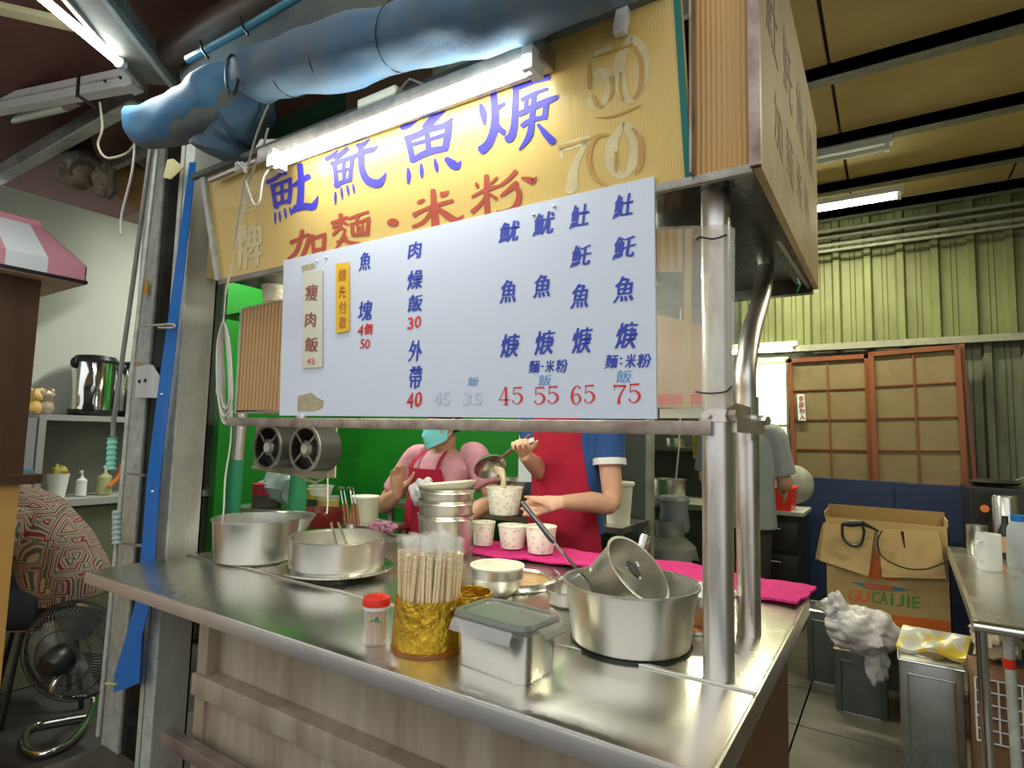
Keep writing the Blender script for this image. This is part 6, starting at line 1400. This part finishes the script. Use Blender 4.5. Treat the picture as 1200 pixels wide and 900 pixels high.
# ================================================================ AWNING AND BEAMS OVERHEAD
aw = struct('ceiling_awning', M().box((-6.5, -1.5, 2.72), (-1.05, 1.0, 2.76)), BROWNAWN)
struct('ceiling_side_room', M().box((-6, 1.0, 2.72), (-1.9, 2.6, 2.78)), mat('ochre_boards', (.30, .17, .06), .7, var=.3, vs=2))
def member(name, label, p0, p1, wd, ht, ma, cat='beam', up=(0, 0, 1)):
    o = build(name, M().beam(p0, p1, wd, ht, up), ma, smooth=False, bevel=.003); return tag(o, label, cat)
g = thing('roof_beam', 'grey galvanised channel beam overhead carrying the lit white tube', 'beam', at(130, 40, 'z', 2.55).to_tuple())
b0, b1 = at(95, -20, 'z', 2.55), at(185, 92, 'z', 2.55)
build('channel', M().beam(b0, b1, .15, .05), GALVD, g, smooth=False, bevel=.003); dd = (b1-b0).normalized(); sd_ = dd.cross(Vector((0, 0, 1)))
build('flange', M().beam(b0+sd_*.055-Vector((0, 0, .03)), b1+sd_*.055-Vector((0, 0, .03)), .018, .012), GALV, g, smooth=False); build('flange', M().beam(b0-sd_*.06-Vector((0, 0, .03)), b1-sd_*.06-Vector((0, 0, .03)), .014, .012), GALV, g, smooth=False)
t1 = thing('awning_light', 'bright bare tube light along the overhead channel beam, top left', 'light', at(100, 35, 'z', 2.5).to_tuple())
ta, tb_ = at(40, -10, 'z', 2.50), at(139, 73, 'z', 2.50)
build('tube', M().cyl(ta, tb_, .013, n=12), TUBE, t1); build('socket', M().cyl(tb_, tb_+(tb_-ta).normalized()*.02, .017, n=12), WHITEP, t1)
area('awning_tube_light', ((ta+tb_)/2-Vector((0, 0, .03))).to_tuple(), (0, 0, math.radians(40)), .8, .03, 3, (.96, 1, .98))
t2 = thing('lamp_housing', 'long white unlit lamp housing strapped below the awning at upper left', 'light', at(80, 110, 'y', .05).to_tuple())
h0, h1 = at(-40, 131, 'y', .0), at(157, 93, 'y', .12)
build('housing', M().beam(h0, h1, .05, .07), WHITEP, t2, smooth=False, bevel=.004); build('ridge', M().beam(h0+Vector((0, -.027, 0)), h1+Vector((0, -.027, 0)), .004, .006), GALV, t2, smooth=False)
build('end_cap', M().beam(at(149, 96, 'y', .11), at(160, 92, 'y', .125), .055, .075), WHITEP, t2, smooth=False)
m0 = at(103, 105, 'y', .05); build('strap', M().beam(m0+Vector((0, -.032, .055)), m0+Vector((.005, -.032, -.045)), .022, .004, (0, 1, 0)).beam(m0+Vector((.005, -.03, -.04)), m0+Vector((.03, .02, -.07)), .022, .004), BLACK, t2, smooth=False)
for x, y in ((123, 95), (141, 91)): build('screw', M().ell(at(x, y, 'y', .07), .006, n=8, m=6), DARKM, t2)
t3 = thing('lamp_tube', 'dim pale tube hanging below the white lamp housing', 'light', at(40, 130, 'y', .12).to_tuple())
build('tube', M().cyl(at(-40, 153, 'y', .12), at(78, 124, 'y', .12), .022, n=12), TUBED, t3); build('cap', M().cyl(at(78, 124, 'y', .12), at(92, 118, 'y', .12), .022, .018, n=12), RAILM, t3)
member('cross_batten', 'pale yellow printed batten under the brown awning, top left corner', at(-30, 3, 'z', 2.62), at(84, 29, 'z', 2.62), .05, .02, mat('printed_batten', (.62, .56, .32), .5, c2=(.35, .35, .28), vs=20, mix_lo=.2, mix_hi=.35))
gbm = thing('diagonal_beam', 'large weathered steel beam sloping down to the left below the lamps', 'beam', at(80, 170, 'y', .2).to_tuple())
d0, d1 = at(-30, 222, 'y', .25), at(170, 107, 'y', .25)
build('web', M().beam(d0, d1, .02, .11, (0, 0, 1)), GALVD, gbm, smooth=False); build('flange', M().beam(d0+Vector((0, -.02, -.058)), d1+Vector((0, -.02, -.058)), .05, .010), GALV, gbm, smooth=False)
member('wood_block', 'brown board seen behind the columns under the awning', at(95, 175, 'y', .6), at(185, 235, 'y', .6), .05, .20, mat('ochre_ply', (.42, .24, .08), .6, var=.2, vs=4), 'board')
member('white_batten', 'pale batten crossing behind the columns near the wall top', at(118, 200, 'y', .5), at(180, 172, 'y', .5), .03, .05, SHELFM, 'batten')
bpz = build('awning_pipe', M().tube([at(195, 62, 'y', .12), at(250, 30, 'y', .12), at(330, -12, 'y', .12)], [.045, .045, .045], 16), BROWNP); tag(bpz, 'thick brown roller pipe along the edge of the awning', 'pipe')
build('end_cap', M().ell(at(188, 60, 'y', .12), .02), WHITEP, bpz)
lbp = thing('blue_pole', 'light blue pole tied along the rolled tarp', 'pole', at(280, 40, 'y', .08).to_tuple())
build('pole', M().tube([at(220, 70, 'y', .08), at(285, 35, 'y', .08), at(352, -5, 'y', .08)], .011, 10), LBLUE, lbp)
for x, y in ((238, 60), (285, 32)): build('tie', M().tube([at(x-3, y-12, 'y', .065), at(x, y, 'y', .062), at(x+6, y+8, 'y', .065)], .004, 6), BLACK, lbp)
gt = build('rolled_tarp', M().tube(smooth3([at(228, 88, 'y', .22), at(270, 70, 'y', .22), at(350, 35, 'y', .22), at(430, 5, 'y', .22), at(540, -40, 'y', .22)]), [.05]*4+[.075]*4+[.095]*20, 20, wob=.25)if False else M().tube([at(225, 92, 'y', .22), at(265, 70, 'y', .22), at(350, 30, 'y', .22), at(450, -5, 'y', .22), at(560, -45, 'y', .22)], [.05, .075, .09, .095, .09], 20, wob=.25), GREYT); tag(gt, 'grey-green canvas roll above the blue tarp', 'tarp')
bt_ = thing('blue_tarp', 'rolled faded blue tarp tied along the front above the sign', 'tarp', at(440, 60, 'y', .05).to_tuple())
pth = smooth3([at(x, y, 'y', .05) for x, y in ((284, 84), (300, 86), (340, 79), (420, 57), (500, 34), (600, 2), (720, -40))], 6)
nr_ = len(pth); rr_l = [.018+.052*min(1, (i/7))+.006*math.sin(i*.5) for i in range(nr_)]
build('roll', M().tube(pth, rr_l, 28, wob=.16), BLUET, bt_)
pth = smooth3([at(x, y, 'y', .05) for x, y in ((280, 82), (262, 95), (232, 118), (200, 138), (166, 146))], 5)
build('gathered_end', M().tube(pth, [.018+.042*min(1, i/7) for i in range(len(pth))], 24, wob=.2), BLUEL, bt_)
pth = smooth3([at(x, y, 'y', .07) for x, y in ((276, 100), (258, 118), (225, 140), (190, 152), (168, 152))], 5)
build('under_fold', M().tube(pth, [.03+.025*min(1, i/6) for i in range(len(pth))], 24, wob=.2), GREYT, bt_)
pth = smooth3([at(x, y, 'y', .13) for x, y in ((300, 100), (290, 125), (272, 150), (262, 172), (258, 186))], 5)
build('hanging_end', M().tube(pth, [.05+.010*math.sin(i*.4)+.03*min(1, i/10) for i in range(len(pth)-2)]+[.06, .03], 24, wob=.3), BLUET, bt_)
build('knot_cord', M().tube([at(272+12*math.cos(t)*.6, 88+24*math.sin(t), 'y', -.02+.02*math.cos(t)) for t in [k*.5 for k in range(14)]], .004, 6), BLACK, bt_)
for k, (x, y) in enumerate(((345, 78), (392, 66), (470, 42))): 
    c_ = at(x, y, 'y', .05); dv = (at(x+20, y-6, 'y', .05)-c_).normalized(); e1_ = dv.cross(Vector((0, 0, 1))).normalized(); e2_ = e1_.cross(dv)
    build('cord', M().tube([c_+dv*.02*math.sin(t)+(e1_*math.cos(t)+e2_*math.sin(t))*.068 for t in [j*math.pi/12 for j in range(25)]], .0012, 5), DARKM, bt_)
# flexible duct at the left
du = thing('flexible_duct', 'ribbed foil duct with a grimy cloth sleeve hanging under the steel beam', 'duct', at(105, 180, 'y', .45).to_tuple())
dp = smooth3([at(x, y, 'y', .33) for x, y in ((92, 122), (84, 150), (90, 178), (102, 200))], 8)
build('hose', M().tube(dp, [.068+.008*(i % 2) for i in range(len(dp))], 18), RUBDUCT, du)
build('cloth_sleeve', M().ell(at(92, 205, 'y', .33), (.12, .08, .065), wob=.25, n=44, m=30, seed=2).ell(at(124, 213, 'y', .33), (.04, .05, .08), wob=.3, n=30, m=20, seed=3), DUCTC, du)
build('pipe', M().tube([at(-20, 195, 'y', .3), at(60, 150, 'y', .3), at(105, 118, 'y', .3)], .03, 12), GALVD, du)

# above the sign: green, brown and pale panels and the wire mesh
def pan(label, q, ma, y=.75, cat='panel'):
    o = build('plywood_sheet', M().prism([at(a, b2, 'y', y) for a, b2 in q], (0, .01, 0)), ma, smooth=False); return tag(o, label, cat)
pan('dark green panel above the left end of the sign', ((312, 180), (312, 60), (405, 60), (405, 180)), mat('dark_green_panel', (.02, .09, .04), .6, var=.3, vs=4))
pan('dull brown board above the sign light, right of the green panel', ((405, 150), (405, 30), (507, 30), (507, 150)), mat('dull_brown_board', (.22, .14, .08), .6, var=.2, vs=4))
pan('pale board wedge above the sign, right of the brown board', ((507, 130), (507, 30), (525, 52), (575, 92), (560, 130)), mat('pale_wedge', (.32, .34, .22), .6, var=.15, vs=4), .73)
pan('pale grey flap behind the left end of the sign light', ((299, 210), (299, 163), (360, 163), (330, 200)), SHELFM, .30)
struct('trim_3', M().box((-3.3, .78, 2.2), (-.02, .85, 3.28)), KDARK)
wm = thing('wire_mesh', 'grey welded wire mesh standing above the yellow sign', 'mesh', at(680, 40, 'y', .5).to_tuple())
m = M(); x0_, x1_ = at(563, 60, 'y', .5).x, .0
for k in range(26): x_ = x0_+(x1_-x0_)*k/25; m.tube([(x_, .5, 2.10), (x_, .5, 2.75)], .0018, 4, False)
for k in range(14): m.tube([(x0_, .5, 2.12+.045*k), (x1_, .5, 2.12+.045*k)], .0018, 4, False)
for k in range(7): m.tube([(x0_+.05*k, .55, 2.1), (x0_+.3+.05*k, .65, 2.55)], .0015, 4, False)
x = build('wires', m, GALV, wm); x['kind'] = 'stuff'

# ================================================================ RIGHT SIDE
def oil_can(x0, x1, yf, zt, dep, label, ma, group=None):
    t = thing('oil_can', label, 'can', ((x0+x1)/2, yf+dep/2, 0), 'square tins on the floor')
    build('body', M().box((x0, yf, 0), (x1, yf+dep, zt)), ma, t, bevel=.012)
    fr_ = M(); i_ = .028
    for a, b2 in (((x0+i_, .05), (x1-i_, .05)), ((x1-i_, .05), (x1-i_, zt-.05)), ((x1-i_, zt-.05), (x0+i_, zt-.05)), ((x0+i_, zt-.05), (x0+i_, .05))): fr_.tube([(a[0], yf, a[1]), (b2[0], yf, b2[1])], .004, 8)
    build('pressed_frame', fr_, ma, t)
    build('rim', M().tube([(x0, yf, zt-.004), (x1, yf, zt-.004), (x1, yf+dep, zt-.004), (x0, yf+dep, zt-.004), (x0, yf, zt-.004)], .005, 8), CHROME, t)
    build('lid', M().lathe([(0, .008), (.05, .008), (.055, .004), (.055, 0), (0, 0)], ((x0+x1)/2, yf+dep/2, zt), 28), STEELB, t); return t
can_x0, can_x1 = at(1054, 800, 'y', 1.95).x, at(1130, 800, 'y', 1.95).x
zc = at(1090, 778, 'y', 1.95).z
oil_can(can_x0, can_x1, 1.95, zc, can_x1-can_x0, 'large square tin at the front right, with a snack packet on top', TIN)
cx0, cx1 = at(978, 800, 'y', 2.45).x, at(1040, 800, 'y', 2.45).x
oil_can(cx0, cx1, 2.45, at(1000, 763, 'y', 2.45).z, .22, 'dark square tin under the crumpled plastic bag', TIND)
cx2, cx3 = at(945, 730, 'y', 2.75).x, at(985, 730, 'y', 2.75).x
oil_can(cx2, cx3, 2.75, at(960, 716, 'y', 2.75).z, .22, 'dull square tin behind the plastic bag, beside the cart', TIND)
bg_ = build('plastic_bag', M().ell(at(1008, 738, 'y', 2.35), (.145, .12, .10), wob=.24, n=64, m=44, seed=11).ell(at(980, 713, 'y', 2.35), (.05, .05, .07), wob=.4, n=36, m=24, seed=13).ell(at(1028, 775, 'y', 2.33), (.045, .04, .09), wob=.4, n=36, m=24, seed=15), BAGM)
tag(bg_, 'crumpled translucent white and mauve plastic bag on the dark tin', 'bag')
# carton
yb_ = 2.85
cn = thing('cardboard_box', 'open cardboard carton printed with orange and green lettering, in front of the blue board', 'box', (.15, 3.0, .4))
fq = [at(x, y, 'y', yb_) for x, y in ((967, 655), (1112, 670), (1115, 742), (968, 705))]
xL, xR = fq[0].x, fq[1].x+.005; zTop = at(1040, 612, 'y', yb_).z; zBot = .30; dB = .24
CP = Plane((0, yb_, 0), (0, -1, 0))
w_ = .005
build('front', M().box((xL, yb_, zBot), (xR, yb_+w_, zTop)), CARD, cn, smooth=False); build('back', M().box((xL, yb_+dB, zBot), (xR, yb_+dB+w_, zTop+.05)), CARDI, cn, smooth=False)
build('side', M().box((xL, yb_, zBot), (xL+w_, yb_+dB, zTop+.03)), CARDI, cn, smooth=False); build('side', M().box((xR-w_, yb_, zBot), (xR, yb_+dB, zTop+.03)), CARDI, cn, smooth=False)
build('bottom', M().box((xL, yb_, zBot), (xR, yb_+dB, zBot+w_)), CARDI, cn, smooth=False)
def cpz(x, y, d=0): p = CP.p(x, y, d); return p
fl1 = [cpz(966, 612, .004), cpz(1025, 620, .004), cpz(1018, 673, .05), cpz(962, 655, .05)]; fl2 = [cpz(1028, 620, .004), cpz(1100, 622, .004), cpz(1108, 676, .05), cpz(1034, 674, .05)]
for q in (fl1, fl2): build('flap', M().prism(q, (0, -.004, 0)), CARD, cn, smooth=False)
build('side_flap', M().prism([cpz(966, 612, 0), cpz(962, 655, .03), cpz(956, 655, .0), cpz(961, 622, -.1)], (-.003, 0, 0)), CARDI, cn, smooth=False)
lm = Sheet()
for ch, x, ma in (('G', 1000, 0), ('U', 1013, 0)): glyph(lm, ch, x, 698+(x-1000)*.08, 12, 13, CP, slope=.07, bold=.05)
letters('c', lm, ORANGE, cn); lm = Sheet()
for k, ch in enumerate('CAIJIE'): glyph(lm, ch, 1026+k*9.6, 700+k*1.2, 9 if ch not in 'I' else 3, 14, CP, slope=.07, bold=.05)
letters('c', lm, GREENP, cn)
build('print_band', M().prism([cpz(968, 712, .001), cpz(1113, 728, .001), cpz(1115, 760, .001), cpz(968, 760, .001)], (0, -.0008, 0)), ORANGE, cn, smooth=False)
build('print_ribbon', M().prism([cpz(x, y, .001) for x, y in ((996, 681), (1010, 683), (1050, 687), (1066, 692), (1050, 693), (1015, 690))], (0, -.0008, 0)), BLUEP, cn, smooth=False)
build('print_ribbon', M().prism([cpz(x, y, .0025) for x, y in ((1012, 684), (1046, 687), (1046, 692), (1016, 689))], (0, -.0006, 0)), ORANGE, cn, smooth=False)
build('print_motif', M().prism([cpz(x, y, .001) for x, y in ((1025, 640), (1033, 672), (1030, 680), (1018, 677), (1021, 660))], (0, -.0008, 0)), ORANGE, cn, smooth=False)
build('print_motif', M().prism([cpz(x, y, .001) for x, y in ((1034, 670), (1056, 673), (1052, 680), (1038, 680))], (0, -.0008, 0)), ORANGE, cn, smooth=False)
# strap/cable and black object hung on the carton
ck = thing('headset_cable', 'black cable with a thick loop hanging over the carton flaps', 'cable', cpz(1010, 630, .06).to_tuple())
build('loop', M().tube(smooth3([cpz(x, y, .062) for x, y in ((988, 612), (989, 628), (998, 637), (1009, 636), (1013, 622), (1010, 612))]), .007, 8), BLACK, ck)
build('grip', M().ell(cpz(1000, 612, .062), (.05, .018, .018), mtx=Matrix.Rotation(-.15, 3, 'Y')).tube([cpz(1010, 611, .062), cpz(1030, 621, .05)], [.012, .004], 8), BLACK, ck)
build('cord', M().tube(smooth3([cpz(x, y, .062) for x, y in ((1034, 620), (1029, 632), (1034, 650), (1060, 663), (1085, 664), (1106, 657), (1135, 650))]), .0035, 6), BLACK, ck)
build('tab', M().tube([cpz(1057, 621, .06), cpz(1060, 640, .06)], [.008, .003], 6), BLACK, ck)
crt = thing('stand_crate', 'dark crate holding the cardboard carton above the floor', 'crate', ((xL+xR)/2, yb_+.12, 0)); build('body', M().box((xL+.02, yb_+.02, 0), (xR-.02, yb_+dB, zBot-.002)), KDARK, crt, smooth=False, bevel=.004)
sn = build('snack_packet', M().grid(lambda u, v: at(1058+u*82-v*8, 735+u*14+v*24, 'y', 2.12-.10*v)+Vector((0, 0, .012*math.sin(u*9)*math.sin(v*5)+.01)), 30, 12, -.012, (0, 0, 1)), SNACK); tag(sn, 'crumpled yellow snack wrapper lying on the front tin', 'packet')
# steel table at the right edge
TZ = .80; tA = at(1143, 727, 'z', TZ); tF = at(1118, 660, 'z', TZ)
tt = thing('steel_table', 'steel table with pipe rail at the right edge of the picture', 'table', (tA.x+.5, tA.y+.5, 0))
dirT = (tF-tA); dirT.z = 0; dirT.normalize(); prT = Vector((dirT.y, -dirT.x, 0)); L_ = 1.5
build('top', M().prism([tA, tA+prT*.9, tA+prT*.9+dirT*L_, tA+dirT*L_], (0, 0, -.03)), TOPS, tt, smooth=False)
build('edge', M().beam(tA+Vector((0, 0, -.012)), tA+dirT*L_+Vector((0, 0, -.012)), .012, .035), STEELB, tt, smooth=False)
build('rail', M().tube([tA+Vector((-.005, 0, -.015)), tA+prT*.9+Vector((0, 0, -.015))], .016, 14), CHROME, tt)
for k, (u_, v_, ln) in enumerate(((.012, .01, .8), (.10, .30, .8), (.88, .02, .8), (.88, .9, .8))):
    p = tA+prT*u_+dirT*v_; build('leg', M().tube([p+Vector((0, 0, -.03)), Vector((p.x+.01, p.y, 0))], .0145, 14), GALV if k else CHROME, tt)
build('leg_wrap', M().tube([tA+prT*.10+dirT*.30+Vector((0, 0, -.17)), tA+prT*.10+dirT*.30+Vector((.0, 0, -.20))], .0165, 12), REDP, tt)
def mug(px, pyb, wpx, hpx, label, ma, z=TZ, hdl=True):
    c = at(px, pyb, 'z', z); fw = (c-CAMP).dot(_F); r = wpx/2/FPX*fw*.85; h = hpx/FPX*fw
    t = thing('mug', label, 'mug', c.to_tuple()); build('body', M().lathe([(0, .002), (r*.9, .0), (r, .006), (r, h), (r*.93, h), (r*.9, .008), (0, .008)], c, 28), ma, t)
    if hdl: s_ = Vector((-.6, -.7, 0)).normalized(); build('handle', M().tube(smooth3([c+s_*r+Vector((0, 0, h*.8)), c+s_*(r+.025)+Vector((0, 0, h*.75)), c+s_*(r+.025)+Vector((0, 0, h*.35)), c+s_*r+Vector((0, 0, h*.25))]), .005, 8), ma, t)
    return t
mug(1160, 668, 28, 42, 'white mug with a small dark red mark on the steel table', WHITEP); mug(1146, 650, 24, 34, 'steel tumbler behind the white mug', STEELB, hdl=False)
m_ = bpy.data.objects['mug']
bpb = thing('sauce_bottle', 'dark bottle with a peach label beside the white mug', 'bottle', at(1180, 655, 'z', TZ).to_tuple()); c = worg(bpb)
build('body', M().lathe([(0, 0), (.026, 0), (.028, .01), (.028, .12), (.012, .16), (.012, .19), (0, .19)], c, 20), BLACK, bpb); build('label', M().lathe([(.0285, .03), (.0285, .10)], c, 20), mat('peach_label', (.6, .33, .2), .5), bpb)
jg = thing('grey_jug', 'tall grey plastic jug at the right edge of the steel table', 'jug', at(1196, 665, 'z', TZ).to_tuple()); c = worg(jg); build('body', M().lathe([(0, 0), (.04, 0), (.045, .02), (.04, .16), (.025, .19), (0, .19)], c, 20), mat('grey_plastic', (.35, .38, .38), .4), jg); build('cap', M().lathe([(0, .19), (.026, .19), (.026, .215), (0, .215)], c, 16), BLUEV, jg)
ck2 = thing('gas_stove', 'black gas cooker with a round burner behind the steel table', 'stove', (.86, 3.2, .0))
qx0, qx1 = at(1136, 600, 'y', 3.3).x, at(1230, 600, 'y', 3.3).x; qz0, qz1 = .60, at(1160, 572, 'y', 3.3).z
build('body', M().box((qx0, 3.3, 0), (qx1, 3.75, qz1)), BLACK, ck2, smooth=False, bevel=.006)
build('burner', M().lathe([(0, .0), (.10, 0), (.12, .015), (.09, .03), (0, .035)], at(1166, 568, 'y', 3.5), 28), BLACK, ck2); build('panel', M().box((qx0+.02, 3.29, qz1-.16), (qx1-.02, 3.3, qz1-.03)), DARKM, ck2, smooth=False)
build('knob', M().cyl(at(1154, 596, 'y', 3.29), at(1154, 596, 'y', 3.265), .02, n=16), ORGL, ck2)
build('rack_arm', M().tube([at(1140, 567, 'y', 3.5), at(1166, 572, 'y', 3.5), at(1200, 560, 'y', 3.5)], .006, 6), STEELB, ck2)
stj = thing('steel_canister', 'tall shiny steel canister beside the black cooker', 'canister', at(1180, 630, 'y', 3.1).to_tuple()); c = worg(stj); build('body', M().lathe([(0, -.3), (.055, -.3), (.055, .20), (.05, .21), (0, .21)], c, 24), STEEL, stj)
bsk = thing('wire_shelf_basket', 'white wire basket on the floor under the steel table', 'basket', at(1190, 840, 'y', 1.75).to_tuple()); c = worg(bsk); m = M()
for k in range(6):
    m.tube([c+Vector((-.1, 0, .04*k-.1)), c+Vector((.2, 0, .04*k-.1))], .003, 5); m.tube([c+Vector((-.1+.06*k, 0, -.1)), c+Vector((-.1+.06*k, 0, .1))], .003, 5)
x = build('wires', m, WHITEP, bsk); x['kind'] = 'stuff'; build('stand', M().box((c.x-.1, c.y+.01, 0), (c.x+.2, c.y+.25, c.z+.1)), mat('brown_bin', (.2, .1, .05), .6), bsk, smooth=False)
gb2 = build('paper_bag', M().ell(at(1172, 758, 'y', 1.9)+Vector((0, .1, 0)), (.07, .07, .07), wob=.6, n=24, m=16, seed=21), mat('paper_beige', (.5, .42, .28), .7)); tag(gb2, 'crumpled beige paper bag behind the table legs', 'bag')
gt2 = build('green_ribbon', M().tube([at(934, 326, 'y', .9), at(937, 334, 'y', .9), at(934, 342, 'y', .9)], [.006, .009, .004], 8, flat=.4), GTAPE); tag(gt2, 'scrap of green tape hanging at the sign box corner', 'tape')
